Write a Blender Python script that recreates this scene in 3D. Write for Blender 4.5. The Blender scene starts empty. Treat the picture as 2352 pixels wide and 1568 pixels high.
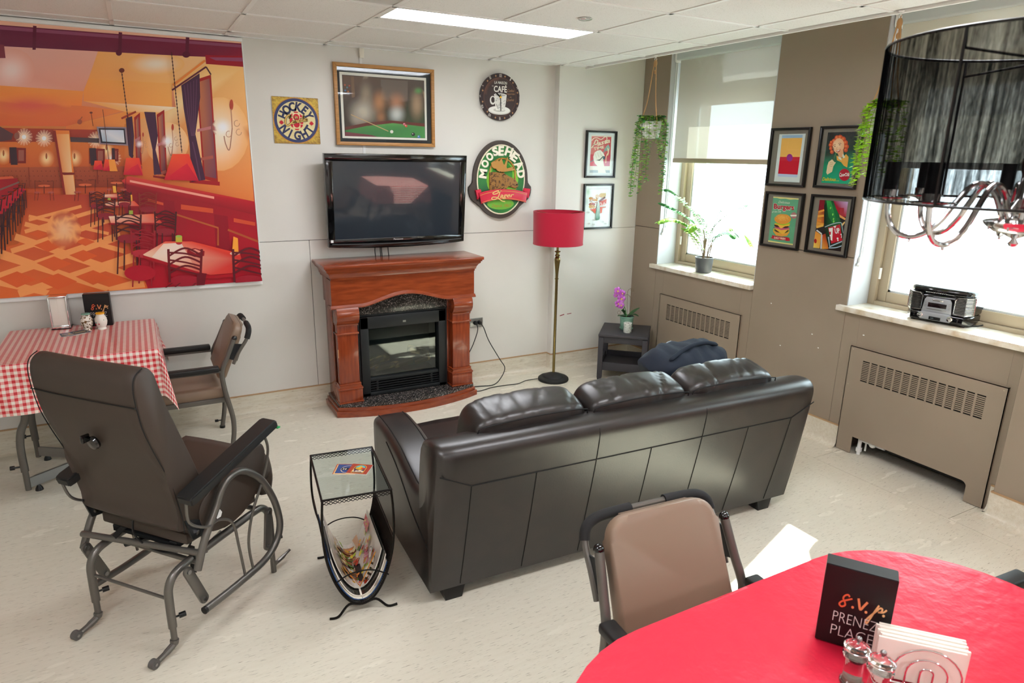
import bpy, bmesh, math, random
import numpy as np
from mathutils import Vector, Matrix

S = bpy.context.scene
COL = S.collection
PI = math.pi
random.seed(7)

# ------------------------------------------------------------------ camera
cam_d = bpy.data.cameras.new('camera')
cam = bpy.data.objects.new('camera', cam_d)
COL.objects.link(cam)
_y, _p, _r = 0.50580, -0.27090, 0.01670
_f = Vector((math.sin(_y) * math.cos(_p), math.cos(_y) * math.cos(_p), math.sin(_p)))
_rt = Vector((math.cos(_y), -math.sin(_y), 0))
_up = _rt.cross(_f)
_R = math.cos(_r) * _rt + math.sin(_r) * _up
_U = -math.sin(_r) * _rt + math.cos(_r) * _up
cam.matrix_world = Matrix(((_R.x, _U.x, -_f.x, 0.0166), (_R.y, _U.y, -_f.y, -4.8098),
                           (_R.z, _U.z, -_f.z, 1.8189), (0, 0, 0, 1)))
cam_d.sensor_width = 36.0
cam_d.lens = 36.0 * 1532.8 / 2352
cam_d.clip_start = 0.02
cam_d.dof.use_dof = True
cam_d.dof.focus_distance = 3.4
cam_d.dof.aperture_fstop = 6.3
S.camera = cam

# ------------------------------------------------------------------ light
S.view_settings.view_transform = 'Standard'
S.view_settings.look = 'None'
S.view_settings.gamma = 1
S.view_settings.use_curve_mapping = False
S.view_settings.exposure = 1.5

W = bpy.data.worlds.new('daylight')
S.world = W
W.use_nodes = True
_bg = W.node_tree.nodes['Background']
_bg.inputs[0].default_value = (0.86, 0.94, 1.0, 1)
_bg.inputs[1].default_value = 4.0

sun_d = bpy.data.lights.new('sun', 'SUN')
sun_d.energy = 16.0
sun_d.angle = 0.012
sun_d.color = (1.0, 0.95, 0.86)
sun = bpy.data.objects.new('sun', sun_d)
COL.objects.link(sun)
sun.rotation_euler = Vector((-1.0, -0.36, -0.885)).to_track_quat('-Z', 'Y').to_euler()
sun.location = (9, 3, 6)

# ------------------------------------------------------------------ materials
def lin(h):
    h = h.lstrip('#')
    c = [int(h[i:i + 2], 16) / 255 for i in (0, 2, 4)]
    return tuple([x / 12.92 if x <= 0.04045 else ((x + 0.055) / 1.055) ** 2.4 for x in c] + [1.0])

def mat(name, hexc, rough=0.5, metal=0.0, spec=0.5, coat=0.0, trans=0.0, ior=1.45, alpha=1.0,
        var=None, bump=None, emit=None, sheen=0.0):
    """var=(hex2, scale, (sx,sy,sz), lo, hi)  bump=(scale, strength, dist)"""
    m = bpy.data.materials.new(name)
    m.use_nodes = True
    nt = m.node_tree
    b = nt.nodes['Principled BSDF']
    b.inputs['Base Color'].default_value = lin(hexc)
    b.inputs['Roughness'].default_value = rough
    b.inputs['Metallic'].default_value = metal
    b.inputs['Specular IOR Level'].default_value = spec
    b.inputs['Coat Weight'].default_value = coat
    b.inputs['Coat Roughness'].default_value = 0.08
    b.inputs['Transmission Weight'].default_value = trans
    b.inputs['IOR'].default_value = ior
    b.inputs['Alpha'].default_value = alpha
    b.inputs['Sheen Weight'].default_value = sheen
    if emit:
        b.inputs['Emission Color'].default_value = lin(emit[0])
        b.inputs['Emission Strength'].default_value = emit[1]
    if var or bump:
        tc = nt.nodes.new('ShaderNodeTexCoord')
    if var:
        mp = nt.nodes.new('ShaderNodeMapping')
        mp.inputs['Scale'].default_value = var[2]
        nt.links.new(tc.outputs['Object'], mp.inputs[0])
        n = nt.nodes.new('ShaderNodeTexNoise')
        n.inputs['Scale'].default_value = var[1]
        n.inputs['Detail'].default_value = 5
        nt.links.new(mp.outputs[0], n.inputs['Vector'])
        r = nt.nodes.new('ShaderNodeValToRGB')
        r.color_ramp.elements[0].position = var[3]
        r.color_ramp.elements[1].position = var[4]
        r.color_ramp.elements[0].color = lin(hexc)
        r.color_ramp.elements[1].color = lin(var[0])
        nt.links.new(n.outputs[0], r.inputs[0])
        nt.links.new(r.outputs[0], b.inputs['Base Color'])
    if bump:
        n2 = nt.nodes.new('ShaderNodeTexNoise')
        n2.inputs['Scale'].default_value = bump[0]
        n2.inputs['Detail'].default_value = 3
        nt.links.new(tc.outputs['Object'], n2.inputs['Vector'])
        bp = nt.nodes.new('ShaderNodeBump')
        bp.inputs['Strength'].default_value = bump[1]
        bp.inputs['Distance'].default_value = bump[2]
        nt.links.new(n2.outputs[0], bp.inputs['Height'])
        nt.links.new(bp.outputs[0], b.inputs['Normal'])
    return m

def thin_glass(name, tint='#ffffff', refl=0.08, rough=0.02):
    m = bpy.data.materials.new(name)
    m.use_nodes = True
    nt = m.node_tree
    nt.nodes.clear()
    o = nt.nodes.new('ShaderNodeOutputMaterial')
    t = nt.nodes.new('ShaderNodeBsdfTransparent')
    t.inputs[0].default_value = lin(tint)
    g = nt.nodes.new('ShaderNodeBsdfGlossy')
    g.inputs['Roughness'].default_value = rough
    lw = nt.nodes.new('ShaderNodeLayerWeight')
    lw.inputs[0].default_value = 0.5
    pw = nt.nodes.new('ShaderNodeMath')
    pw.operation = 'POWER'
    pw.inputs[1].default_value = 5.0
    nt.links.new(lw.outputs['Facing'], pw.inputs[0])
    fr = nt.nodes.new('ShaderNodeMapRange')
    fr.inputs[3].default_value = refl * 0.5
    fr.inputs[4].default_value = 0.55
    nt.links.new(pw.outputs[0], fr.inputs[0])
    mx = nt.nodes.new('ShaderNodeMixShader')
    nt.links.new(fr.outputs[0], mx.inputs[0])
    nt.links.new(t.outputs[0], mx.inputs[1])
    nt.links.new(g.outputs[0], mx.inputs[2])
    nt.links.new(mx.outputs[0], o.inputs[0])
    return m

def sheer(name, hexc, transp, transl=0.5):
    m = bpy.data.materials.new(name)
    m.use_nodes = True
    nt = m.node_tree
    nt.nodes.clear()
    o = nt.nodes.new('ShaderNodeOutputMaterial')
    t = nt.nodes.new('ShaderNodeBsdfTransparent')
    d = nt.nodes.new('ShaderNodeBsdfDiffuse')
    tl = nt.nodes.new('ShaderNodeBsdfTranslucent')
    d.inputs[0].default_value = lin(hexc)
    tl.inputs[0].default_value = lin(hexc)
    a = nt.nodes.new('ShaderNodeMixShader')
    a.inputs[0].default_value = transl
    nt.links.new(d.outputs[0], a.inputs[1])
    nt.links.new(tl.outputs[0], a.inputs[2])
    b = nt.nodes.new('ShaderNodeMixShader')
    b.inputs[0].default_value = transp
    nt.links.new(a.outputs[0], b.inputs[1])
    nt.links.new(t.outputs[0], b.inputs[2])
    nt.links.new(b.outputs[0], o.inputs[0])
    return m

def print_mat(name, rough=0.45, spec=0.3):
    m = bpy.data.materials.new(name)
    m.use_nodes = True
    nt = m.node_tree
    b = nt.nodes['Principled BSDF']
    a = nt.nodes.new('ShaderNodeAttribute')
    a.attribute_name = 'Col'
    nt.links.new(a.outputs['Color'], b.inputs['Base Color'])
    b.inputs['Roughness'].default_value = rough
    b.inputs['Specular IOR Level'].default_value = spec
    return m

# ------------------------------------------------------------------ mesh builder
class MB:
    def __init__(s):
        s.bm = bmesh.new()

    def xf(s, verts, M):
        if M is not None:
            bmesh.ops.transform(s.bm, matrix=M, verts=verts)

    def box(s, x0, x1, y0, y1, z0, z1, bev=0.0, seg=2, M=None):
        r = bmesh.ops.create_cube(s.bm, size=1.0)
        vs = r['verts']
        for v in vs:
            v.co = Vector(((x0 + x1) / 2 + v.co.x * (x1 - x0), (y0 + y1) / 2 + v.co.y * (y1 - y0),
                           (z0 + z1) / 2 + v.co.z * (z1 - z0)))
        if M is not None:
            s.xf(vs, M)
        if bev > 0:
            es = set(e for v in vs for e in v.link_edges)
            bmesh.ops.bevel(s.bm, geom=list(es), offset=bev, segments=seg, affect='EDGES', profile=0.5)
        return s

    def tube(s, pts, r, n=10, closed=False, caps=True):
        pts = [Vector(p) for p in pts]
        m = len(pts)
        rr = r if isinstance(r, (list, tuple)) else [r] * m
        tang = []
        for i in range(m):
            if closed:
                t = pts[(i + 1) % m] - pts[i - 1]
            else:
                t = pts[min(i + 1, m - 1)] - pts[max(i - 1, 0)]
            tang.append(t.normalized())
        up = Vector((0, 0, 1)) if abs(tang[0].z) < 0.9 else Vector((1, 0, 0))
        nrm = (up - tang[0] * up.dot(tang[0])).normalized()
        rings = []
        for i in range(m):
            if i:
                nrm = (nrm - tang[i] * nrm.dot(tang[i]))
                if nrm.length < 1e-6:
                    nrm = tang[i].orthogonal()
                nrm.normalize()
            b = tang[i].cross(nrm)
            rings.append([s.bm.verts.new(pts[i] + rr[i] * (math.cos(2 * PI * k / n) * nrm + math.sin(2 * PI * k / n) * b))
                          for k in range(n)])
        for i in range(m if closed else m - 1):
            a, c = rings[i], rings[(i + 1) % m]
            for k in range(n):
                try:
                    s.bm.faces.new((a[k], a[(k + 1) % n], c[(k + 1) % n], c[k]))
                except ValueError:
                    pass
        if caps and not closed:
            s.bm.faces.new(list(reversed(rings[0])))
            s.bm.faces.new(rings[-1])
        return s

    def cyl(s, p0, p1, r0, r1=None, n=16):
        return s.tube([p0, p1], [r0, r0 if r1 is None else r1], n)

    def lathe(s, prof, c=(0, 0, 0), n=24, M=None, cap=True):
        rings = []
        for (r, z) in prof:
            rings.append([s.bm.verts.new((c[0] + r * math.cos(2 * PI * k / n), c[1] + r * math.sin(2 * PI * k / n), c[2] + z))
                          for k in range(n)])
        for a, b in zip(rings, rings[1:]):
            for k in range(n):
                s.bm.faces.new((a[k], a[(k + 1) % n], b[(k + 1) % n], b[k]))
        if cap:
            if prof[0][0] > 1e-4:
                s.bm.faces.new(list(reversed(rings[0])))
            if prof[-1][0] > 1e-4:
                s.bm.faces.new(rings[-1])
        if M is not None:
            s.xf([v for r in rings for v in r], M)
        return s

    def prism(s, poly, fn, d0, d1, bev=0.0, seg=2):
        """poly: 2D outline; fn(u,v,d)->3D; extruded from d0 to d1"""
        a = [s.bm.verts.new(fn(u, v, d0)) for (u, v) in poly]
        b = [s.bm.verts.new(fn(u, v, d1)) for (u, v) in poly]
        n = len(poly)
        fs = [s.bm.faces.new(a), s.bm.faces.new(list(reversed(b)))]
        for i in range(n):
            fs.append(s.bm.faces.new((a[i], b[i], b[(i + 1) % n], a[(i + 1) % n])))
        if bev > 0:
            es = [e for e in set(fs[0].edges) | set(fs[1].edges)]
            bmesh.ops.bevel(s.bm, geom=es, offset=bev, segments=seg, affect='EDGES', profile=0.5)
        return s

    def grid(s, fn, nu, nv, cu=False, cv=False):
        g = [[s.bm.verts.new(fn(i / nu, j / nv)) for j in range(nv if cv else nv + 1)] for i in range(nu if cu else nu + 1)]
        for i in range(nu):
            for j in range(nv):
                i2 = (i + 1) % len(g)
                j2 = (j + 1) % len(g[0])
                s.bm.faces.new((g[i][j], g[i2][j], g[i2][j2], g[i][j2]))
        return s

    def sphere(s, c, r, sc=(1, 1, 1), u=12, v=8):
        R = bmesh.ops.create_uvsphere(s.bm, u_segments=u, v_segments=v, radius=r)
        for w in R['verts']:
            w.co = Vector((c[0] + w.co.x * sc[0], c[1] + w.co.y * sc[1], c[2] + w.co.z * sc[2]))
        return s

    def soft(s, c, size, e=0.35, n=10, M=None, wr=0.0, seed=0, puff=0.0):
        """rounded cushion: a cube grid pushed towards a superellipsoid"""
        before = set(s.bm.verts)
        R = bmesh.ops.create_cube(s.bm, size=2.0)
        vs = R['verts']
        es = list(set(x for v in vs for x in v.link_edges))
        bmesh.ops.subdivide_edges(s.bm, edges=es, cuts=n, use_grid_fill=True)
        allv = [v for v in s.bm.verts if v not in before]
        rng = random.Random(seed)
        ph = [rng.uniform(0, 6.28) for _ in range(6)]
        for v in allv:
            p = v.co.copy()
            # rounded box: blend to sphere by p-norm
            k = (abs(p.x) ** 6 + abs(p.y) ** 6 + abs(p.z) ** 6) ** (1 / 6)
            l = p.length
            f = (1 - e) + e * (1.25 / l)
            p = p * f if e < 1 else p / l
            m = 1 + puff * (1 - p.x * p.x) * (1 - p.y * p.y) if abs(v.co.z) > 0.99 else 1
            p = Vector((p.x * size[0] / 2, p.y * size[1] / 2, p.z * m * size[2] / 2))
            if wr:
                d = wr * (math.sin(38 * p.x + 9 * p.z + ph[0]) + 0.7 * math.sin(61 * p.x - 23 * p.y + ph[1]) +
                          0.5 * math.sin(27 * p.y + 31 * p.z + ph[2]))
                p += p.normalized() * d
            v.co = p + Vector(c)
        if M is not None:
            s.xf(list(allv), M)
        return s

    def strip(s, pts, w, nrm, th):
        """flat ribbon following pts, width w along nrm-cross-tangent, thickness th"""
        pts = [Vector(p) for p in pts]
        nrm = Vector(nrm)
        rows = []
        for i, p in enumerate(pts):
            t = (pts[min(i + 1, len(pts) - 1)] - pts[max(0, i - 1)]).normalized()
            b = t.cross(nrm).normalized() * (w / 2)
            rows.append([s.bm.verts.new(p + b - nrm * th / 2), s.bm.verts.new(p - b - nrm * th / 2),
                         s.bm.verts.new(p - b + nrm * th / 2), s.bm.verts.new(p + b + nrm * th / 2)])
        for a, c in zip(rows, rows[1:]):
            for k in range(4):
                s.bm.faces.new((a[k], a[(k + 1) % 4], c[(k + 1) % 4], c[k]))
        s.bm.faces.new(list(reversed(rows[0])))
        s.bm.faces.new(rows[-1])
        return s


def catmull(pts, k=6, closed=False):
    P = [Vector(p) for p in pts]
    n = len(P)
    out = []
    for i in range(n if closed else n - 1):
        if closed:
            a, b, c, d = P[i - 1], P[i], P[(i + 1) % n], P[(i + 2) % n]
        else:
            a, b, c, d = P[max(i - 1, 0)], P[i], P[i + 1], P[min(i + 2, n - 1)]
        for j in range(k):
            t = j / k
            out.append(0.5 * ((2 * b) + (c - a) * t + (2 * a - 5 * b + 4 * c - d) * t * t + (-a + 3 * b - 3 * c + d) * t ** 3))
    if not closed:
        out.append(P[-1])
    return out


# ------------------------------------------------------------------ objects
def obj(name, mb, m, parent=None, label=None, kind=None, smooth=True, angle=35, world=False, mods=None):
    me = bpy.data.meshes.new(name)
    bm = mb.bm
    if world and parent is not None:
        q = parent
        while q.parent:
            q = q.parent
        bmesh.ops.translate(bm, verts=bm.verts, vec=-Vector(q.location))
    bmesh.ops.recalc_face_normals(bm, faces=bm.faces)
    bm.to_mesh(me)
    bm.free()
    if smooth:
        for p in me.polygons:
            p.use_smooth = True
        me.set_sharp_from_angle(angle=math.radians(angle))
    if isinstance(m, (list, tuple)):
        for x in m:
            me.materials.append(x)
    else:
        me.materials.append(m)
    o = bpy.data.objects.new(name, me)
    COL.objects.link(o)
    if parent is not None:
        o.parent = parent
    if label:
        o['label'] = label
    if kind:
        o['kind'] = kind
    return o

def thing(name, label, cat, loc=(0, 0, 0), rotz=0.0, group=None):
    o = bpy.data.objects.new(name, None)
    o.empty_display_size = 0.1
    COL.objects.link(o)
    o.location = loc
    o.rotation_euler = (0, 0, rotz)
    o['label'] = label
    o['category'] = cat
    if group:
        o['group'] = group
    return o

def struct(name, mb, m, **k):
    o = obj(name, mb, m, **k)
    o['kind'] = 'structure'
    return o

def sempty(name):
    o = bpy.data.objects.new(name, None)
    COL.objects.link(o)
    o['kind'] = 'structure'
    return o

def dup(root, loc, rotz, label=None):
    r = root.copy()
    COL.objects.link(r)
    r.location = loc
    r.rotation_euler = (0, 0, rotz)
    if label:
        r['label'] = label
    for ch in list(root.children):
        c = ch.copy()
        COL.objects.link(c)
        c.parent = r
        for g in ch.children:
            d = g.copy()
            COL.objects.link(d)
            d.parent = c
    return r

def share(name, src, loc, parent, rot=None, scale=None, m=None):
    """another piece that shares src's mesh"""
    o = bpy.data.objects.new(name, src.data)
    COL.objects.link(o)
    o.parent = parent
    o.location = loc
    if rot is not None:
        o.rotation_euler = rot
    if scale is not None:
        o.scale = scale
    return o

# ------------------------------------------------------------------ flat prints: painter's-order coloured polygons
def homography(src, dst):
    A = []
    for (x, y), (u, v) in zip(src, dst):
        A.append([x, y, 1, 0, 0, 0, -u * x, -u * y, -u])
        A.append([0, 0, 0, x, y, 1, -v * x, -v * y, -v])
    return np.linalg.svd(np.array(A, float))[2][-1].reshape(3, 3)

_GL = {}
def glyphs(txt, shear=0.0, bold=0.0, spacing=1.0):
    key = (txt, shear, bold, spacing)
    if key in _GL:
        return _GL[key]
    c = bpy.data.curves.new('t', 'FONT')
    c.body = txt
    c.size = 1.0
    c.shear = shear
    c.offset = bold
    c.space_character = spacing
    c.resolution_u = 3
    c.align_x = 'LEFT'
    o = bpy.data.objects.new('t', c)
    COL.objects.link(o)
    dg = bpy.context.evaluated_depsgraph_get()
    me = bpy.data.meshes.new_from_object(o.evaluated_get(dg))
    vs = [(v.co.x, v.co.y) for v in me.vertices]
    fs = [tuple(p.vertices) for p in me.polygons]
    bpy.data.objects.remove(o)
    bpy.data.curves.remove(c)
    bpy.data.meshes.remove(me)
    x0 = min(v[0] for v in vs) if vs else 0
    x1 = max(v[0] for v in vs) if vs else 1
    _GL[key] = (vs, fs, x0, x1)
    return _GL[key]

class Art:
    """design coordinates (x right, y down) -> plane (a,b) by homography; layers step towards the viewer"""
    def __init__(s, src, dst, to3d, step=0.00006):
        s.H = homography(src, dst)
        s.to3d = to3d
        s.step = step
        s.k = 0
        s.V, s.F, s.C, s.P2, s.bb = [], [], [], [], []

    def m(s, x, y):
        q = s.H @ np.array([x, y, 1.0])
        return q[0] / q[2], q[1] / q[2]

    def _add(s, pts, faces, cols):
        base = len(s.V)
        d = s.k * s.step
        for p in pts:
            a, b = s.m(*p)
            s.P2.append((a, b))
            s.V.append(s.to3d(a, b, d))
        for f in faces:
            s.F.append([base + i for i in f])
            s.C.append([cols[i] for i in f])

    def poly(s, pts, col, hold=False):
        if not hold:
            s.k += 1
        cols = [lin(c) for c in col] if isinstance(col, (list, tuple)) else [lin(col)] * len(pts)
        s._add(pts, [list(range(len(pts)))], cols)
        return s

    def ell(s, cx, cy, rx, ry, col, rot=0, n=28, a0=0, a1=2 * PI):
        c, q = math.cos(rot), math.sin(rot)
        pts = []
        for i in range(n):
            t = a0 + (a1 - a0) * i / (n if a1 - a0 > 6.28 else n - 1)
            x, y = rx * math.cos(t), ry * math.sin(t)
            pts.append((cx + x * c - y * q, cy + x * q + y * c))
        return s.poly(pts, col)

    def under(s, pts):
        """colour already printed at each plane point"""
        n = len(s.F)
        if len(s.bb) < n:
            for f in s.F[len(s.bb):]:
                q = [s.P2[i] for i in f]
                s.bb.append((min(p[0] for p in q), max(p[0] for p in q), min(p[1] for p in q), max(p[1] for p in q)))
        if not s.bb:
            return [None] * len(pts)
        B = np.array(s.bb)
        out = []
        for (x, y) in pts:
            c = None
            for k in np.nonzero((B[:, 0] <= x) & (B[:, 1] >= x) & (B[:, 2] <= y) & (B[:, 3] >= y))[0][::-1]:
                q = [s.P2[i] for i in s.F[k]]
                ins = False
                for (a, b) in zip(q, q[1:] + q[:1]):
                    if (a[1] > y) != (b[1] > y) and x < (b[0] - a[0]) * (y - a[1]) / (b[1] - a[1]) + a[0]:
                        ins = not ins
                if ins:
                    w = [1 / ((p[0] - x) ** 2 + (p[1] - y) ** 2 + 1e-9) for p in q]
                    t = sum(w)
                    c = tuple(sum(w[i] * s.C[k][i][m] for i in range(len(q))) / t for m in range(3))
                    break
            out.append(c)
        return out

    def glow(s, cx, cy, rx, ry, col, edge=None, n=22):
        """soft disc: colour blended into whatever is printed below it"""
        c = lin(col)
        pts, al = [(cx, cy)], [0.95]
        for (f, a) in ((0.2, 0.86), (0.4, 0.6), (0.6, 0.33), (0.8, 0.12), (1.0, 0.0)):
            for i in range(n):
                pts.append((cx + f * rx * math.cos(2 * PI * i / n), cy + f * ry * math.sin(2 * PI * i / n)))
                al.append(a)
        un = s.under([s.m(*p) for p in pts])
        cols = []
        for u, a in zip(un, al):
            u = u or c[:3]
            cols.append(tuple(u[m] * (1 - a) + c[m] * a for m in range(3)) + (1.0,))
        fs = [(0, 1 + i, 1 + (i + 1) % n) for i in range(n)]
        for r in range(4):
            a, b = 1 + r * n, 1 + (r + 1) * n
            fs += [(a + i, a + (i + 1) % n, b + (i + 1) % n, b + i) for i in range(n)]
        s.k += 1
        s._add(pts, fs, cols)

    def line(s, pts, w, col, smooth=False, taper=False):
        if smooth:
            pts = [(p.x, p.y) for p in catmull([(x, y, 0) for x, y in pts], 6)]
        s.k += 1
        n = len(pts)
        L, Rr = [], []
        for i in range(n):
            a, b = pts[max(0, i - 1)], pts[min(n - 1, i + 1)]
            dx, dy = b[0] - a[0], b[1] - a[1]
            l = math.hypot(dx, dy) or 1
            ww = w / 2
            if taper:
                ww *= 0.35 + 0.65 * math.sin(PI * min(1, max(0, (i + 0.5) / n)))
            L.append((pts[i][0] - dy / l * ww, pts[i][1] + dx / l * ww))
            Rr.append((pts[i][0] + dy / l * ww, pts[i][1] - dx / l * ww))
        c = lin(col)
        s._add(L + Rr, [(i, i + 1, n + i + 1, n + i) for i in range(n - 1)], [c] * (2 * n))

    def text(s, txt, x0, y0, x1, y1, h, col, shear=0, bold=0.0, outline=None):
        """baseline from (x0,y0) to (x1,y1); cap height h"""
        vs, fs, a, b = glyphs(txt, shear, bold)
        sc = 1.0 / max(b - a, 1e-6)
        ux, uy = x1 - x0, y1 - y0
        L = math.hypot(ux, uy)
        nx, ny = uy / L, -ux / L
        hh = h / 0.73
        s.k += 1
        pts = [(x0 + ux * (vx - a) * sc + nx * vy * hh, y0 + uy * (vx - a) * sc + ny * vy * hh) for vx, vy in vs]
        s._add(pts, fs, [lin(col)] * len(pts))

    def arc(s, txt, cx, cy, rx, ry, a0, a1, h, w, col, bold=0.02, inside=False):
        """letters round an ellipse, angles in degrees clockwise from top; inside = feet outwards (lower arc)"""
        n = len(txt)
        s.k += 1
        for i, ch in enumerate(txt):
            t = math.radians(a0 + (a1 - a0) * (i / (n - 1) if n > 1 else 0))
            px, py = cx + rx * math.sin(t), cy - ry * math.cos(t)
            ox, oy = math.sin(t), -math.cos(t)
            if inside:
                ox, oy = -ox, -oy
            tx, ty = -oy, ox
            vs, fs, a, b = glyphs(ch, 0, bold)
            sc = 1.0 / 0.73
            wc = w * (b - a) / 0.68
            pts = [(px + tx * ((vx - a) / max(b - a, 1e-6) - 0.5) * wc + ox * (vy * sc * h - h / 2),
                    py + ty * ((vx - a) / max(b - a, 1e-6) - 0.5) * wc + oy * (vy * sc * h - h / 2)) for vx, vy in vs]
            s._add(pts, fs, [lin(col)] * len(pts))

    def raster(s, x0, y0, x1, y1, nx, ny, fn):
        """grid of quads coloured by fn(u,v)->hex-free linear rgb"""
        s.k += 1
        pts, cols = [], []
        for j in range(ny + 1):
            for i in range(nx + 1):
                pts.append((x0 + (x1 - x0) * i / nx, y0 + (y1 - y0) * j / ny))
                c = fn(i / nx, j / ny)
                cols.append(c if len(c) == 4 else (*c, 1.0))
        fs = [(j * (nx + 1) + i, j * (nx + 1) + i + 1, (j + 1) * (nx + 1) + i + 1, (j + 1) * (nx + 1) + i)
              for j in range(ny) for i in range(nx)]
        s._add(pts, fs, cols)

    def build(s, name, m, parent=None, label=None, world=True):
        me = bpy.data.meshes.new(name)
        off = Vector((0, 0, 0))
        if world and parent is not None:
            q = parent
            while q.parent:
                q = q.parent
            off = Vector(q.location)
        me.from_pydata([tuple(Vector(v) - off) for v in s.V], [], s.F)
        at = me.color_attributes.new('Col', 'FLOAT_COLOR', 'CORNER')
        flat = []
        for c in s.C:
            for x in c:
                flat.extend(x)
        at.data.foreach_set('color', flat)
        me.materials.append(m)
        me.update()
        o = bpy.data.objects.new(name, me)
        COL.objects.link(o)
        if parent is not None:
            o.parent = parent
        if label:
            o['label'] = label
        return o

def mix(h1, h2, t):
    a, b = lin(h1), lin(h2)
    return tuple(a[i] + (b[i] - a[i]) * t for i in range(3)) + (1.0,)
# ------------------------------------------------------------------ material library
def vinyl_mat(name, base, dark, warm):
    m = mat(name, base, rough=0.22, spec=0.4)
    nt = m.node_tree
    b = nt.nodes['Principled BSDF']
    tc = nt.nodes.new('ShaderNodeTexCoord')
    def noise(sx, sy, sc, detail):
        mp = nt.nodes.new('ShaderNodeMapping')
        mp.inputs['Scale'].default_value = (sx, sy, sy)
        n = nt.nodes.new('ShaderNodeTexNoise')
        n.inputs['Scale'].default_value = sc
        n.inputs['Detail'].default_value = detail
        nt.links.new(tc.outputs['Object'], mp.inputs[0])
        nt.links.new(mp.outputs[0], n.inputs['Vector'])
        return n
    n1 = noise(7, 60, 1.0, 6)
    n2 = noise(24, 280, 1.0, 2)
    n3 = noise(3, 9, 1.0, 3)
    r1 = nt.nodes.new('ShaderNodeValToRGB')
    r1.color_ramp.elements[0].position = 0.3
    r1.color_ramp.elements[1].position = 0.75
    r1.color_ramp.elements[0].color = lin(base)
    r1.color_ramp.elements[1].color = lin(warm)
    nt.links.new(n1.outputs[0], r1.inputs[0])
    r2 = nt.nodes.new('ShaderNodeValToRGB')
    r2.color_ramp.elements[0].position = 0.625
    r2.color_ramp.elements[1].position = 0.70
    r2.color_ramp.elements[0].color = (0, 0, 0, 1)
    r2.color_ramp.elements[1].color = (0.6, 0.6, 0.6, 1)
    nt.links.new(n2.outputs[0], r2.inputs[0])
    mx = nt.nodes.new('ShaderNodeMix')
    mx.data_type = 'RGBA'
    nt.links.new(r2.outputs[0], mx.inputs[0])
    nt.links.new(r1.outputs[0], mx.inputs[6])
    mx.inputs[7].default_value = lin(dark)
    nt.links.new(mx.outputs[2], b.inputs['Base Color'])
    r3 = nt.nodes.new('ShaderNodeMapRange')
    r3.inputs[3].default_value = 0.16
    r3.inputs[4].default_value = 0.34
    nt.links.new(n3.outputs[0], r3.inputs[0])
    nt.links.new(r3.outputs[0], b.inputs['Roughness'])
    return m

M = {}
M['vinyl'] = vinyl_mat('sheet vinyl', '#dad3c2', '#6d5f4e', '#d5cdbb')
M['cove'] = vinyl_mat('cove vinyl', '#dcd5c4', '#9d8a70', '#cfc4ae')
M['wall'] = mat('off white wall paint', '#dedbd4', rough=0.42, var=('#d7d3cb', 1.3, (1, 1, 1), 0.35, 0.7), bump=(160, 0.03, 0.002))
M['taupe'] = mat('taupe wall paint', '#978877', rough=0.45, var=('#908170', 1.6, (1, 1, 1), 0.35, 0.7), bump=(140, 0.04, 0.002))
M['cap'] = mat('tan cap strip', '#b3906a', rough=0.5)
M['tile'] = mat('mineral fibre tile', '#e9e7e4', rough=0.9, spec=0.1, var=('#bdb7b0', 210, (1, 1, 1), 0.60, 0.72), bump=(190, 0.25, 0.003))
M['tbar'] = mat('white ceiling grid', '#ecebe8', rough=0.4)
M['white'] = mat('white paint', '#efefec', rough=0.4)
M['reveal'] = mat('pale grey reveal paint', '#c2c5c8', rough=0.5)
M['grey_panel'] = mat('grey diffuser', '#cbcac6', rough=0.35)
M['emit'] = mat('lamp diffuser', '#ffffff', rough=0.4, emit=('#f7f9ff', 11.0))
M['tan_frame'] = mat('tan window paint', '#ab9c85', rough=0.4)
M['putty'] = mat('grey putty', '#c3c8cc', rough=0.6)
M['marble'] = mat('pale marble', '#e6dfd2', rough=0.3, var=('#c7b291', 14, (1, 1, 1), 0.45, 0.75))
M['blind'] = sheer('roller blind mesh', '#cbc7ba', 0.06, 0.06)
M['blind2'] = sheer('cream blind mesh', '#e2ddcc', 0.05, 0.08)
M['blind_case'] = mat('blind cassette', '#c9d0d0', rough=0.4)
M['dark'] = mat('dark recess', '#1b1916', rough=0.8)
M['glass'] = thin_glass('window pane', '#f4fbfb', 0.05)
M['chrome'] = mat('chrome', '#e2e2e2', rough=0.09, metal=1.0)
M['steel'] = mat('brushed steel', '#9c9c9c', rough=0.3, metal=1.0)
M['black_plastic'] = mat('black plastic', '#0c0c0d', rough=0.32)
M['black_gloss'] = mat('black gloss', '#060607', rough=0.07, coat=0.6)
M['black_metal'] = mat('black wire metal', '#191512', rough=0.4, metal=0.7)
M['black_wood'] = mat('black frame', '#0d0c0c', rough=0.3)
M['gunmetal'] = mat('gunmetal tube', '#6d6963', rough=0.33, metal=0.6, spec=0.6)
M['plum_tube'] = mat('dark plum tube', '#3d3335', rough=0.3, metal=0.75)
M['foam'] = mat('black foam grip', '#1d1c1c', rough=0.85, bump=(400, 0.3, 0.001))
M['arm_pad'] = mat('black arm pad', '#1a1918', rough=0.5, bump=(300, 0.1, 0.001))
M['tan_vinyl'] = mat('tan vinyl', '#87705d', rough=0.42, bump=(240, 0.06, 0.001))
M['brown_vinyl'] = mat('dark brown vinyl', '#3f342c', rough=0.5, bump=(260, 0.06, 0.001))
M['leather'] = mat('dark brown leather', '#1a1412', rough=0.36, coat=0.0, spec=0.9, var=('#241c18', 9, (1, 1, 1), 0.4, 0.7), bump=(130, 0.12, 0.002))
M['stitch'] = mat('stitching', '#0b0908', rough=0.7)
M['wear'] = mat('worn leather', '#8d8580', rough=0.7)
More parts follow.
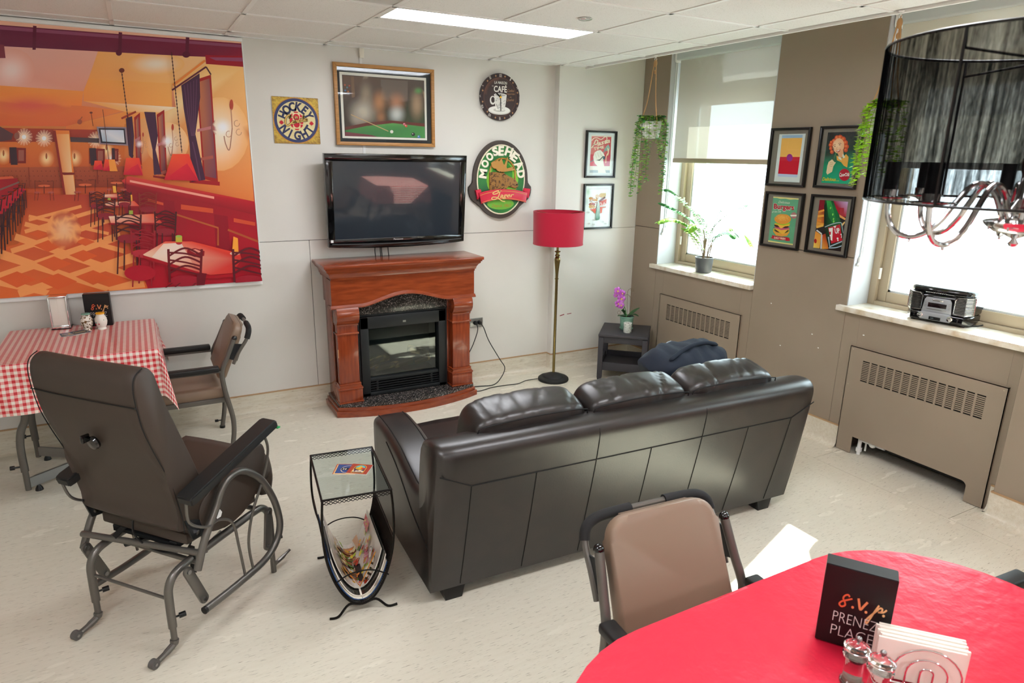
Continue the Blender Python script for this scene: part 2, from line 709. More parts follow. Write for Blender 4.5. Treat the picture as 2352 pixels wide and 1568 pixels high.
def wood_mat(name, a, b, sx, rough=0.25):
    return mat(name, a, rough=rough, coat=0.35, var=(b, 6, sx, 0.32, 0.72))
M['cherry_h'] = wood_mat('cherry wood across', '#7d3216', '#97441f', (1.2, 9, 9))
M['cherry_v'] = wood_mat('cherry wood upright', '#7a2f16', '#93401e', (9, 9, 1.0))
M['granite'] = mat('dark granite', '#2b2826', rough=0.15, var=('#8d827c', 120, (1, 1, 1), 0.52, 0.66))
M['insert'] = mat('black insert metal', '#17191b', rough=0.45)
M['fire_glass'] = thin_glass('firebox glass', '#c9d2d2', 0.14)
M['ember'] = mat('ceramic log', '#5a4630', rough=0.9, var=('#c29a5c', 9, (1, 3, 1), 0.5, 0.62))
M['brass'] = mat('antique brass', '#8b7a4e', rough=0.26, metal=1.0)
M['lamp_black'] = mat('cast black base', '#1c1b1a', rough=0.6, bump=(90, 0.3, 0.002))
M['red_shade'] = mat('red fabric shade', '#b3072f', rough=0.8, sheen=0.2)
M['print'] = print_mat('flat print')
M['print_gloss'] = print_mat('glossy print', 0.18, 0.5)
M['oak'] = mat('oak frame', '#b98446', rough=0.4, var=('#a06f37', 8, (1, 12, 12), 0.35, 0.7))
M['red_cloth'] = mat('red cloth', '#d3213b', rough=0.42, spec=0.35)
M['green_leaf'] = mat('bright green leaf', '#9fcc40', rough=0.42, var=('#6fae38', 30, (1, 1, 1), 0.4, 0.6))
M['lime_leaf'] = mat('lime leaf', '#a7d62a', rough=0.45)
M['fern_leaf'] = mat('fern leaf', '#4d9a45', rough=0.4, var=('#2f7d46', 14, (1, 1, 1), 0.4, 0.65))
M['dark_leaf'] = mat('dark waxy leaf', '#1f4f22', rough=0.3)
M['stem'] = mat('brown stem', '#7d6a52', rough=0.7)
M['jute'] = mat('jute rope', '#b08a5d', rough=0.9, bump=(300, 0.4, 0.002))
M['pot_white'] = mat('white pot', '#eceae4', rough=0.35)
M['pot_grey'] = mat('charcoal pot', '#4b4e52', rough=0.5)
M['teal'] = mat('teal glaze', '#6f9e8b', rough=0.25, var=('#86b09b', 20, (1, 1, 1), 0.4, 0.65))
M['soil'] = mat('soil', '#33261c', rough=0.95)
M['char_wood'] = mat('charcoal wood', '#37353a', rough=0.5)
M['navy'] = mat('navy cloth', '#1b2331', rough=0.85)
M['paper'] = mat('paper napkin', '#efe6da', rough=0.85)
M['gold'] = mat('gold print', '#c89a2e', rough=0.4)
M['glass_solid'] = mat('clear acrylic', '#ffffff', rough=0.03, trans=1.0, ior=1.47)
M['table_glass'] = thin_glass('table glass', '#eef4f4', 0.06)
M['cord'] = mat('black cord', '#0e0e0e', rough=0.5)

H = 2.51
XR = 3.88          # face of the taupe wall
XE = 3.28          # edge of the suspended ceiling
XL, YB = -3.0, -6.8

# ------------------------------------------------------------------ floor
fl = struct('floor', MB().box(XL, 4.5, YB, 0.2, -0.12, -0.012), M['dark'])
SX = 3.60
obj('vinyl_sheet', MB().box(XL, SX - 0.0012, YB, 0.1, -0.012, 0), M['vinyl'], fl, smooth=False)
for (a, b) in ((0.1, -2.33), (-2.333, -3.16), (-3.163, YB)):
    obj('vinyl_sheet', MB().box(SX + 0.0012, 4.3, b, a, -0.012, 0), M['vinyl'], fl, smooth=False)

# ------------------------------------------------------------------ back wall (white panels)
wb = struct('wall_back', MB().box(XL, 4.5, 0.006, 0.15, 0, 3.0), M['dark'])
def panel(name, x0, x1, y0, y1, z0, z1, m, par):
    return obj(name, MB().box(x0, x1, y0, y1, z0, z1, 0.0015, 1), m, par)
ZS = 1.2265
panel('wall_panel', XL, 1.036, 0, 0.012, 0.02, ZS - 0.0015, M['wall'], wb)
panel('wall_panel', 1.039, 3.06, 0, 0.012, 0.02, ZS - 0.0015, M['wall'], wb)
panel('wall_panel', XL, 3.06, 0, 0.012, ZS + 0.0015, 2.9, M['wall'], wb)
# shallow projecting bay at the right
YC = -0.065
cb = struct('wall_bay', MB().box(3.045, 4.4, YC + 0.012, 0.005, 0, 2.95), M['wall'])
panel('wall_panel', 3.033, 3.882, YC, YC + 0.014, 0.02, ZS - 0.0015, M['wall'], cb)
panel('wall_panel', 3.033, 3.882, YC, YC + 0.014, ZS + 0.0015, 2.9, M['wall'], cb)
panel('wall_panel', 3.033, 3.047, YC + 0.014, 0, 0.02, 2.9, M['wall'], cb)

# ------------------------------------------------------------------ right wall (taupe piers, window openings)
wr = struct('wall_right', MB().box(4.36, 4.44, YB, 0.15, 0, 0.4).box(4.36, 4.44, YB, 0.15, 2.72, 3.0), M['taupe'])
W1 = (-0.383, -1.455)
W2 = (-2.205, -3.275)
W3 = (-4.045, -5.115)
ZH = 2.66
def pier(y0, y1, x=XR, split=True):
    if split:
        obj('wall_panel', MB().box(x, 4.36, y1, y0, 0.0, 1.240, 0.002, 1), M['taupe'], wr)
        obj('wall_panel', MB().box(x, 4.36, y1, y0, 1.2435, 3.0, 0.002, 1), M['taupe'], wr)
    else:
        obj('wall_panel', MB().box(x, 4.36, y1, y0, 0.0, 3.0, 0.002, 1), M['taupe'], wr)
pier(YC, W1[0])
pier(W1[1], W2[0])
pier(W2[1] - 0.0, -3.43)
pier(-3.433, W3[0])
pier(W3[1], YB)
# projecting pilaster right of the second radiator
obj('pilaster_panel', MB().box(3.80, 3.881, -3.405, -3.252, 0.02, 3.0, 0.003, 1), M['taupe'], wr)
obj('pilaster_panel', MB().box(3.80, 3.881, -4.0, -3.408, 0.02, 3.0, 0.003, 1), M['taupe'], wr)
for (a, b) in (W1, W2, W3):
    # wall below the window, and the head above it
    ra, rb = a - 0.105, b + 0.105          # radiator recess behind the cover
    for (p0, p1, q0, q1) in ((b + 0.0015, rb, 0.0, 0.90), (ra, a - 0.0015, 0.0, 0.90), (rb, ra, 0.675, 0.90)):
        obj('wall_panel', MB().box(XR + 0.002, 4.36, p0, p1, q0, q1, 0.001, 1), M['taupe'], wr)
    obj('recess_lining', MB().box(4.10, 4.12, rb, ra, 0, 0.675).box(XR + 0.02, 4.1, rb, ra, 0.665, 0.675).box(XR + 0.02, 4.1, ra - 0.004, ra, 0, 0.67).box(XR + 0.02, 4.1, rb, rb + 0.004, 0, 0.67), mat('grey concrete', '#6b655c', rough=0.9, var=('#514c45', 12, (1, 1, 1), 0.4, 0.6)), wr)
    obj('window_head', MB().box(XR + 0.03, 4.36, b, a, ZH + 0.10, 3.0), M['white'], wr)
    for yy in (a, b):
        s = -1 if yy == a else 1
        obj('reveal_lining', MB().box(XR + 0.004, 4.12, min(yy, yy + s * 0.006), max(yy, yy + s * 0.006), 0.93, ZH + 0.1), M['reveal'], wr)

# other two walls that close the room behind the camera
struct('wall_left', MB().box(XL - 0.1, XL, YB, 0.1, 0, 3.0), M['wall'])
struct('wall_front', MB().box(XL, 4.4, YB - 0.1, YB, 0, 3.0), M['wall'])

# ------------------------------------------------------------------ coved base
def cove(name, path, normals):
    """path: floor points of the wall face; profile bulges towards the room"""
    prof = [(0.006, 0.148), (0.006, 0.045), (0.010, 0.028), (0.019, 0.013), (0.034, 0.004), (0.062, 0.0008)]
    mb = MB()
    rows = []
    for (p, n) in zip(path, normals):
        row = [(0.0, 0.148)] + prof
        rows.append([mb.bm.verts.new((p[0] + n[0] * d, p[1] + n[1] * d, z)) for d, z in row])
    for a, b in zip(rows, rows[1:]):
        for i in range(len(a) - 1):
            mb.bm.faces.new((a[i], a[i + 1], b[i + 1], b[i]))
    o = obj(name, mb, M['cove'], angle=50)
    o['kind'] = 'structure'
    mb = MB()
    rows = []
    for (p, n) in zip(path, normals):
        row = [(0.0, 0.147), (0.008, 0.147), (0.008, 0.1555), (0.0, 0.1555)]
        rows.append([mb.bm.verts.new((p[0] + n[0] * d, p[1] + n[1] * d, z)) for d, z in row])
    for a, b in zip(rows, rows[1:]):
        for i in range(4):
            mb.bm.faces.new((a[i], a[(i + 1) % 4], b[(i + 1) % 4], b[i]))
    obj('cap_strip', mb, M['cap'], o, smooth=False)
    return o
cove('baseboard_back', [(XL, 0), (3.033, 0), (3.033, YC), (XR, YC)], [(0, -1), (-1, -1), (-1, -1), (-1, -1)])
cove('baseboard_right', [(XR, YC), (XR, -0.475)], [(-1, -1), (-1, 0)])
cove('baseboard_pier', [(XR, -1.39), (XR, -2.285)], [(-1, 0), (-1, 0)])
cove('baseboard_pilaster', [(XR, -3.205), (XR, -3.252), (3.80, -3.252), (3.80, -4.0)], [(-1, 0), (-1, 1), (-1, 1), (-1, 0)])

# ------------------------------------------------------------------ suspended ceiling
ce = struct('ceiling', MB().box(XL, XE, YB, 0.02, H + 0.12, H + 0.15), M['white'])
T = 0.6096
Mj = [0.43 - T * j for j in range(0, 13)]
xs = [XL] + [T * i for i in range(-4, 6)] + [XE - 0.004]
ys = [0.0] + Mj[1:]
tile_src = {}
LIGHTS = []
def cell(x0, x1, y1, y0, name='ceiling_tile', m='tile'):
    k = (round(x1 - x0, 4), round(y0 - y1, 4), m)
    if k not in tile_src:
        o = obj(name, MB().box(-(x1 - x0) / 2 + 0.009, (x1 - x0) / 2 - 0.009, -(y0 - y1) / 2 + 0.009, (y0 - y1) / 2 - 0.009,
                               0.003, 0.016, 0.0015, 1), M[m], ce)
        o.location = ((x0 + x1) / 2, (y0 + y1) / 2, H)
        tile_src[k] = o
    else:
        o = share(name, tile_src[k], ((x0 + x1) / 2, (y0 + y1) / 2, H), ce)
    return o
for i in range(len(xs) - 1):
    for j in range(len(ys) - 1):
        x0, x1, y1, y0 = xs[i], xs[i + 1], ys[j + 1], ys[j]
        lit = j in (2, 6, 10) and (abs(x0 - 2 * T) < .01 or abs(x0 - 3 * T) < .01)  # rows after the first hold unseen lights, added to brighten the room
        lit2 = j in (6, 10) and (abs(x0 + 2 * T) < .01 or abs(x0 + 1 * T) < .01)  # left-hand lights, all of them added and out of view
        if lit or lit2:
            cell(x0, x1, y1 + 0.3048, y0)
            if abs(x0 - 2 * T) < .01 or abs(x0 + 2 * T) < .01:
                LIGHTS.append((x0, y1))
        elif j == 3 and abs(x0 - T) < .01:
            cell(x0, x1, y1, y0, 'diffuser_panel', 'grey_panel')
        else:
            cell(x0, x1, y1, y0)
def bar(x0, x1, y0, y1):
    obj('grid_bar', MB().box(x0, x1, y0, y1, H - 0.0015, H + 0.014, 0.0008, 1), M['tbar'], ce, smooth=False)
for x in xs[1:-1]:
    if any(abs(x - v * T) < .01 for v in (3,)):
        bar(x - 0.012, x + 0.012, -1.0928, 0.0)
        bar(x - 0.012, x + 0.012, -3.53, -1.4)
        bar(x - 0.012, x + 0.012, YB, -3.85)
    elif abs(x + T) < .01:
        bar(x - 0.012, x + 0.012, -3.53, 0.0)
        bar(x - 0.012, x + 0.012, YB, -3.85)
    else:
        bar(x - 0.012, x + 0.012, YB, 0.0)
for y in ys[1:]:
    bar(XL, XE, y - 0.012, y + 0.012)
for (x0, y1) in LIGHTS:
    bar(x0, x0 + 2 * T, y1 + 0.3048 - 0.012, y1 + 0.3048 + 0.012)
obj('wall_angle', MB().box(XL, 3.05, -0.022, 0.0, H - 0.0015, H + 0.02), M['tbar'], ce, smooth=False)
obj('wall_angle', MB().box(3.03, XE, YC - 0.022, YC, H - 0.0015, H + 0.02), M['tbar'], ce, smooth=False)
obj('edge_fascia', MB().box(XE - 0.004, XE + 0.012, YB, YC, H - 0.012, 2.80, 0.001, 1), M['white'], ce)
struct('ceiling_upper', MB().box(XE, 4.4, YB, 0.1, 2.80, 2.86), M['white'])

for n, (x0, y1) in enumerate(LIGHTS):
    vis = n == 0
    lab = ('long narrow fluorescent ceiling light glowing white above the television' if abs(y1 + 1.4) < .05 else
           'added, unseen long narrow ceiling light %s viewer, on the %s side of the room' % ('just above the' if y1 > -5 else 'well behind the', 'right' if x0 > 0 else 'left'))
    L = thing('ceiling_light', lab, 'ceiling light', (x0 + T, y1 + 0.1524, H), group='narrow troffers in the ceiling')
    hw, hd = T - 0.014, 0.1524 - 0.014
    f = MB().box(-hw, hw, -hd, hd, 0.035, 0.06)
    for s in (-1, 1):
        f.box(-hw, hw, s * hd - 0.008, s * hd + 0.008, -0.001, 0.05)
        f.box(s * hw - 0.008, s * hw + 0.008, -hd, hd, -0.001, 0.05)
    obj('housing', f, M['tbar'], L)
    obj('diffuser', MB().box(-hw + 0.008, hw - 0.008, -hd + 0.008, hd - 0.008, 0.006, 0.012), M['emit'], L)

sp = thing('sprinkler_cover', 'round polished concealed sprinkler cover in a ceiling tile', 'sprinkler', (2.155, -1.672, H))
obj('cover_plate', MB().lathe([(0.0, -0.006), (0.034, -0.006), (0.037, -0.004), (0.037, 0.0)], n=32), M['chrome'], sp)
obj('collar', MB().lathe([(0.028, 0.0), (0.028, 0.008)], n=24), M['chrome'], sp)

# ------------------------------------------------------------------ windows
def window(n, y0, y1, blind, bz):
    """y0 left jamb (towards the back wall), y1 right jamb"""
    w = sempty('window_%d' % n)
    a, b = y0 - 0.006, y1 + 0.006
    # outer frame, tan
    f = MB()
    f.box(4.075, 4.17, b, b + 0.045, 0.93, ZH + 0.1, 0.004)
    f.box(4.075, 4.17, a - 0.045, a, 0.93, ZH + 0.1, 0.004)
    f.box(4.077, 4.168, b + 0.044, a - 0.044, 0.93, 0.965, 0.004)
    f.box(4.077, 4.168, b + 0.044, a - 0.044, 2.29, 2.34, 0.004)
    obj('frame', f, M['tan_frame'], w)
    # sash, its own rails and stiles
    s = MB()
    s.box(4.10, 4.15, b + 0.045, b + 0.105, 0.965, 2.29, 0.005)
    s.box(4.10, 4.15, a - 0.105, a - 0.045, 0.965, 2.29, 0.005)
    s.box(4.101, 4.149, b + 0.104, a - 0.104, 0.965, 1.03, 0.005)
    s.box(4.101, 4.149, b + 0.104, a - 0.104, 2.235, 2.29, 0.005)
    sa = obj('sash', s, M['tan_frame'], w)
    p = MB()
    p.box(4.112, 4.128, b + 0.105, b + 0.117, 1.03, 2.235)
    p.box(4.112, 4.128, a - 0.117, a - 0.105, 1.03, 2.235)
    p.box(4.112, 4.128, b + 0.105, a - 0.105, 1.03, 1.042)
    obj('putty_bead', p, M['putty'], sa)
    obj('pane', MB().box(4.120, 4.124, b + 0.10, a - 0.10, 1.025, 2.24), M['glass'], sa)
    # solid panel above the sash with a narrow fanlight
    t = MB()
    t.box(4.11, 4.15, b, a, 2.34, 2.40).box(4.11, 4.15, b, a, 2.66, ZH + 0.1)
    t.box(4.11, 4.15, a - 0.32, a, 2.40, 2.66).box(4.11, 4.15, b, b + 0.05, 2.40, 2.66)
    obj('transom_panel', t, M['putty'], w)
    obj('fanlight_pane', MB().box(4.126, 4.13, b + 0.04, a - 0.30, 2.39, 2.67), sheer('frosted fanlight %d' % n, '#c8cccb', 0.06, 0.6), w)
    for zz in (1.14, 1.47):
        obj('hinge', MB().cyl((4.088, a - 0.05, zz - 0.035), (4.088, a - 0.05, zz + 0.035), 0.008, n=10), M['white'], w)
    obj('catch', MB().box(4.085, 4.10, b + 0.08, b + 0.15, 1.0, 1.012, 0.003), M['white'], w)
    # marble sill, overhanging at the left
    obj('window_sill', MB().box(XR - 0.035, 4.09, b - 0.006, y0 + 0.05, 0.906, 0.94, 0.004), M['marble'], w)
    # roller blind
    c = obj('blind_cassette', MB().box(XR + 0.035, XR + 0.11, b + 0.002, a - 0.002, ZH - 0.085, ZH - 0.005, 0.012, 3), M['blind_case'], w)
    obj('end_cap', MB().box(XR + 0.028, XR + 0.118, a - 0.02, a, ZH - 0.10, ZH, 0.014, 3), M['white'], c)
    obj('valance_board', MB().box(XR + 0.03, XR + 0.05, b, a, ZH, ZH + 0.11), M['white'], w)
    nb = MB()
    nb.grid(lambda u, v: (XR + 0.072 + 0.0015 * math.sin(9 * u), a - 0.028 - u * (a - b - 0.05), ZH - 0.08 - v * (ZH - 0.08 - bz)), 12, 10)
    obj('blind_fabric', nb, blind, w)
    obj('bottom_rail', MB().box(XR + 0.062, XR + 0.082, b + 0.02, a - 0.028, bz - 0.032, bz + 0.004, 0.006), M['tan_frame'] if n != 2 else M['blind_case'], w)
    # bead chain with its tensioner
    obj('blind_chain', MB().tube([(XR + 0.05, a - 0.006, ZH - 0.06), (XR + 0.05, a - 0.006, 1.25)], 0.004, 6)
        .tube([(XR + 0.066, a - 0.006, ZH - 0.06), (XR + 0.066, a - 0.006, 1.25)], 0.004, 6), M['white'], w)
    obj('chain_tensioner', MB().box(XR + 0.035, XR + 0.08, a - 0.016, a, 1.19, 1.25, 0.006).sphere((XR + 0.03, a - 0.012, 1.2), 0.012), M['white'], w)
    return w
window(1, W1[0], W1[1], M['blind'], 1.82)
window(2, W2[0], W2[1], M['blind2'], 1.82)
window(3, W3[0], W3[1], M['blind2'], 1.82)
for (a, b) in (W1, W2, W3):
    pd = bpy.data.lights.new('portal', 'AREA')
    pd.shape = 'RECTANGLE'
    pd.size = 1.75
    pd.size_y = 1.06
    pd.cycles.is_portal = True
    po = bpy.data.objects.new('portal', pd)
    COL.objects.link(po)
    po.location = (4.2, (a + b) / 2, 1.8)
    po.rotation_euler = (0, PI / 2, 0)

# ================================================================== FIREPLACE
FP = thing('electric_fireplace', 'cherry wood mantel fireplace with black glazed insert below the television', 'fireplace', (1.635, -0.2, 0))
cx = 1.635
def wbox(x0, x1, y0, y1, z0, z1, bev=0.0, seg=2):
    return MB().box(x0, x1, y0, y1, z0, z1, bev, seg)
def bow(w, yf, sag, z0, z1, n=14):
    """plan with a bowed front: half width w, front y at the corners yf, extra sag at the centre"""
    pts = [(cx - w, -0.012)] + [(cx - w + 2 * w * i / n, yf - sag * (1 - (2 * i / n - 1) ** 2)) for i in range(n + 1)] + [(cx + w, -0.012)]
    return MB().prism(pts, lambda u, v, d: (u, v, d), z0, z1, 0.004)
def wobj(n, mb, m, par=FP, **k):
    return obj(n, mb, m, par, world=True, **k)
wobj('plinth', bow(0.552, -0.335, 0.115, 0.0, 0.042), M['cherry_h'])
wobj('plinth_moulding', bow(0.540, -0.322, 0.115, 0.040, 0.066), M['cherry_h'])
wobj('granite_hearth', bow(0.530, -0.312, 0.115, 0.066, 0.088), M['granite'])
for s in (-1, 1):
    x0, x1 = sorted((cx + s * 0.515, cx + s * 0.34))
    wobj('side_panel', wbox(min(cx + s * 0.515, cx + s * 0.50), max(cx + s * 0.515, cx + s * 0.50), -0.215, -0.015, 0.085, 0.99, 0.002), M['cherry_v'])
    wobj('side_moulding', wbox(min(cx + s * 0.527, cx + s * 0.512), max(cx + s * 0.527, cx + s * 0.512), -0.25, -0.02, 0.80, 0.985, 0.003), M['cherry_v'])
    wobj('backing_panel', wbox(x0, x1, -0.215, -0.20, 0.085, 0.80, 0.001), M['cherry_v'])
    pc = cx + s * 0.437
    P = wobj('pilaster', wbox(pc - 0.072, pc + 0.072, -0.295, -0.21, 0.225, 0.665, 0.004), M['cherry_v'])
    wobj('pilaster_base', wbox(pc - 0.085, pc + 0.085, -0.315, -0.21, 0.092, 0.195, 0.004), M['cherry_v'], P)
    for (w_, y_, z0_, z1_, bv) in ((0.090, -0.320, 0.088, 0.100, 0.004), (0.090, -0.320, 0.188, 0.201, 0.005), (0.080, -0.305, 0.220, 0.232, 0.004), (0.080, -0.305, 0.592, 0.606, 0.005), (0.076, -0.304, 0.655, 0.668, 0.004)):
        wobj('pilaster_moulding', wbox(pc - w_, pc + w_, y_, -0.21, z0_, z1_, bv), M['cherry_h'], P)
    wobj('pilaster_taper', MB().prism([(-0.085, 0.2), (0.085, 0.2), (0.074, 0.222), (-0.074, 0.222)], lambda u, v, d: (pc + u, d, v), -0.31, -0.21), M['cherry_h'], P)
    prof = [(-0.21, 0.668), (-0.302, 0.668)]
    prof += [(-0.306 - 0.030 * math.sin(PI * t / 10) ** 1 - 0.012 * t / 10, 0.672 + 0.118 * t / 10) for t in range(11)] + [(-0.21, 0.79)]
    wobj('corbel', MB().prism(prof, lambda u, v, d: (pc + d, u, v), -0.078, 0.078, 0.003), M['cherry_h'], P, angle=40)
# frieze with an arched lower edge
def archz(x):
    t = abs(x - cx)
    if t > 0.335:
        return 0.797
    return 0.797 + 0.070 * (0.5 + 0.5 * math.cos(PI * t / 0.335)) ** 0.8
xsr = [cx - 0.54 + 1.08 * i / 40 for i in range(41)]
wobj('frieze', MB().prism([(x, archz(x)) for x in xsr] + [(cx + 0.54, 0.99), (cx - 0.54, 0.99)], lambda u, v, d: (u, d, v), -0.305, -0.20), M['cherry_h'])
mb = MB()
rows = []
for x in [cx - 0.548] + xsr + [cx + 0.548]:
    z = archz(x)
    rows.append([mb.bm.verts.new((x, y, z + dz)) for (y, dz) in ((-0.20, 0.0), (-0.20, -0.014), (-0.318, -0.014), (-0.321, -0.007), (-0.314, 0.0), (-0.305, 0.010))])
for a, b in zip(rows, rows[1:]):
    for i in range(6):
        mb.bm.faces.new((a[i], a[(i + 1) % 6], b[(i + 1) % 6], b[i]))
mb.bm.faces.new(rows[0]); mb.bm.faces.new(list(reversed(rows[-1])))
wobj('arch_moulding', mb, M['cherry_h'])
# mantel shelf: mitred crown under a slab
mb = MB()
prof = [(0.0, 0.985), (0.016, 0.985), (0.016, 1.0), (0.022, 1.0), (0.026, 1.018), (0.036, 1.036), (0.050, 1.048), (0.050, 1.058), (0.058, 1.060), (0.058, 1.072)]
rows = []
for d, z in prof:
    hx, fy = 0.524 + d * 1.0, -0.302 - d
    rows.append([mb.bm.verts.new(p) for p in ((cx - hx, -0.012, z), (cx - hx, fy, z), (cx + hx, fy, z), (cx + hx, -0.012, z))])
for a, b in zip(rows, rows[1:]):
    for i in range(3):
        mb.bm.faces.new((a[i], a[i + 1], b[i + 1], b[i]))
wobj('crown_moulding', mb, M['cherry_h'], angle=25)
wobj('mantel_shelf', wbox(cx - 0.592, cx + 0.592, -0.372, -0.012, 1.071, 1.094, 0.004), M['cherry_h'])
wobj('granite_arch', wbox(cx - 0.35, cx + 0.35, -0.222, -0.205, 0.695, 0.868, 0.001), M['granite'])
# insert
I = wobj('insert_frame', MB().box(cx - 0.333, cx - 0.270, -0.243, -0.16, 0.089, 0.692, 0.006)
         .box(cx + 0.270, cx + 0.333, -0.243, -0.16, 0.089, 0.692, 0.006)
         .box(cx - 0.333, cx + 0.333, -0.243, -0.16, 0.60, 0.692, 0.006)
         .box(cx - 0.333, cx + 0.333, -0.243, -0.16, 0.089, 0.118, 0.006)
         .box(cx - 0.275, cx + 0.275, -0.232, -0.16, 0.196, 0.222, 0.004), M['insert'])
wobj('insert_bevel', MB().prism([(cx - 0.345, 0.089), (cx - 0.345, 0.704), (cx + 0.345, 0.704), (cx + 0.345, 0.089), (cx + 0.334, 0.089), (cx + 0.334, 0.693), (cx - 0.334, 0.693), (cx - 0.334, 0.089)],
                                lambda u, v, d: (u, d, v), -0.228, -0.205), M['insert'], I)
for k in range(4):
    zz = 0.124 + 0.0185 * k
    wobj('louvre', wbox(cx - 0.272, cx + 0.272, -0.232, -0.205, zz, zz + 0.0065, 0.001), M['insert'], I)
for s in (-1, 1):
    wobj('louvre_post', wbox(cx + s * 0.215 - 0.008, cx + s * 0.215 + 0.008, -0.226, -0.215, 0.118, 0.197), M['insert'], I)
wobj('vent_cavity', wbox(cx - 0.272, cx + 0.272, -0.205, -0.19, 0.118, 0.197), M['dark'], I)
wobj('badge', wbox(cx - 0.012, cx + 0.012, -0.2455, -0.243, 0.628, 0.642), M['steel'], I)
wobj('fire_glass', wbox(cx - 0.272, cx + 0.272, -0.205, -0.201, 0.222, 0.602), M['fire_glass'], I)
fb = MB()
fb.box(cx - 0.28, cx + 0.28, -0.03, -0.02, 0.2, 0.62).box(cx - 0.285, cx - 0.275, -0.2, -0.02, 0.2, 0.62).box(cx + 0.275, cx + 0.285, -0.2, -0.02, 0.2, 0.62)
fb.box(cx - 0.28, cx + 0.28, -0.2, -0.02, 0.2, 0.21).box(cx - 0.28, cx + 0.28, -0.2, -0.02, 0.615, 0.625)
wobj('firebox', fb, mat('firebox lining', '#3b4042', rough=0.7), I)
for (xa, za, xb, zb, r) in ((-0.25, 0.30, -0.10, 0.34, 0.03), (-0.20, 0.255, -0.02, 0.275, 0.022), (-0.05, 0.262, 0.09, 0.285, 0.024), (0.06, 0.385, 0.22, 0.32, 0.03), (0.12, 0.27, 0.24, 0.29, 0.022)):
    wobj('log', MB().tube(catmull([(cx + xa, -0.13, za), (cx + (xa + xb) / 2, -0.15, (za + zb) / 2 + 0.012), (cx + xb, -0.12, zb)], 4), r, 9), M['ember'], I)
wobj('grate', MB().box(cx - 0.25, cx + 0.25, -0.18, -0.06, 0.215, 0.232, 0.004), M['dark'], I)
wobj('worn_edge', wbox(cx - 0.511, cx - 0.508, -0.2965, -0.293, 0.43, 0.49), mat('bare wood', '#c79a6a', rough=0.8), FP)
wobj('side_tag', wbox(cx - 0.5165, cx - 0.515, -0.10, -0.075, 0.93, 0.965), M['white'], FP)

# ================================================================== SOFA (local: x along the length, y forward from the back, z up)
SO = thing('leather_sofa', 'long dark brown leather three seat sofa seen from behind', 'sofa', (0.893, -2.562, 0), math.radians(-2.5))
LS = 2.035
def backf(u, w):
    # back sheet: y as a function of height, slightly bulging between seams
    pts = [(0.062, 0.0), (0.30, -0.055), (0.56, -0.098), (0.68, -0.112), (0.725, -0.105), (0.747, -0.075), (0.752, -0.03), (0.742, 0.03), (0.70, 0.07)]
    return pts
BP = [(-0.0, 0.062), (-0.03, 0.2), (-0.058, 0.34), (-0.084, 0.48), (-0.099, 0.57), (-0.113, 0.66), (-0.116, 0.70), (-0.106, 0.73), (-0.078, 0.748), (-0.03, 0.752), (0.03, 0.742), (0.10, 0.70), (0.14, 0.55), (0.16, 0.30), (0.16, 0.062)]
def rails(u0, u1, nu, prof, endr=0.03):
    mb = MB()
    cr = catmull([(p[0], p[1], 0) for p in prof], 3)
    us = [u0, u0 + endr * 0.15, u0 + endr * 0.5, u0 + endr] + [u0 + endr + (u1 - u0 - 2 * endr) * i / nu for i in range(1, nu)] + [u1 - endr, u1 - endr * 0.5, u1 - endr * 0.15, u1]
    rows = []
    for u in us:
        e = min(u - u0, u1 - u) / endr
        k = 1 - 0.022 * (1 - math.sqrt(max(0, 1 - (1 - min(1, e)) ** 2)))
        rows.append([mb.bm.verts.new((u, p.x * (1 if e >= 1 else (0.8 + 0.2 * min(1, e))), 0.062 + (p.y - 0.062) * k)) for p in cr])
    for a, b in zip(rows, rows[1:]):
        for i in range(len(a) - 1):
            mb.bm.faces.new((a[i], a[i + 1], b[i + 1], b[i]))
    mb.bm.faces.new(rows[0]); mb.bm.faces.new(list(reversed(rows[-1])))
    return mb
BK = obj('back', rails(0.0, LS, 30, BP), M['leather'], SO, angle=60)
def by(w):
    for (a, b) in zip(BP, BP[1:]):
        if a[1] <= w <= b[1]:
            return a[0] + (b[0] - a[0]) * (w - a[1]) / (b[1] - a[1])
    return -0.1
def seam(pts, r=0.0026):
    P = []
    for (a, b) in zip(pts, pts[1:]):
        for i in range(8):
            u, w = a[0] + (b[0] - a[0]) * i / 8, a[1] + (b[1] - a[1]) * i / 8
            P.append((u, by(w) - 0.0012, w))
    P.append((pts[-1][0], by(pts[-1][1]) - 0.0012, pts[-1][1]))
    return obj('seam', MB().tube(P, r, 6), M['stitch'], BK)
seam([(0.01, 0.64), (0.145, 0.572), (LS - 0.145, 0.572), (LS - 0.01, 0.64)])
for u in (0.145, 0.435, 0.725, 1.018, 1.31, 1.60, LS - 0.145):
    seam([(u, 0.572), (u - 0.012, 0.075)], 0.002)
for u in (0.725, 1.31):
    seam([(u, 0.572), (u, 0.74)], 0.002)
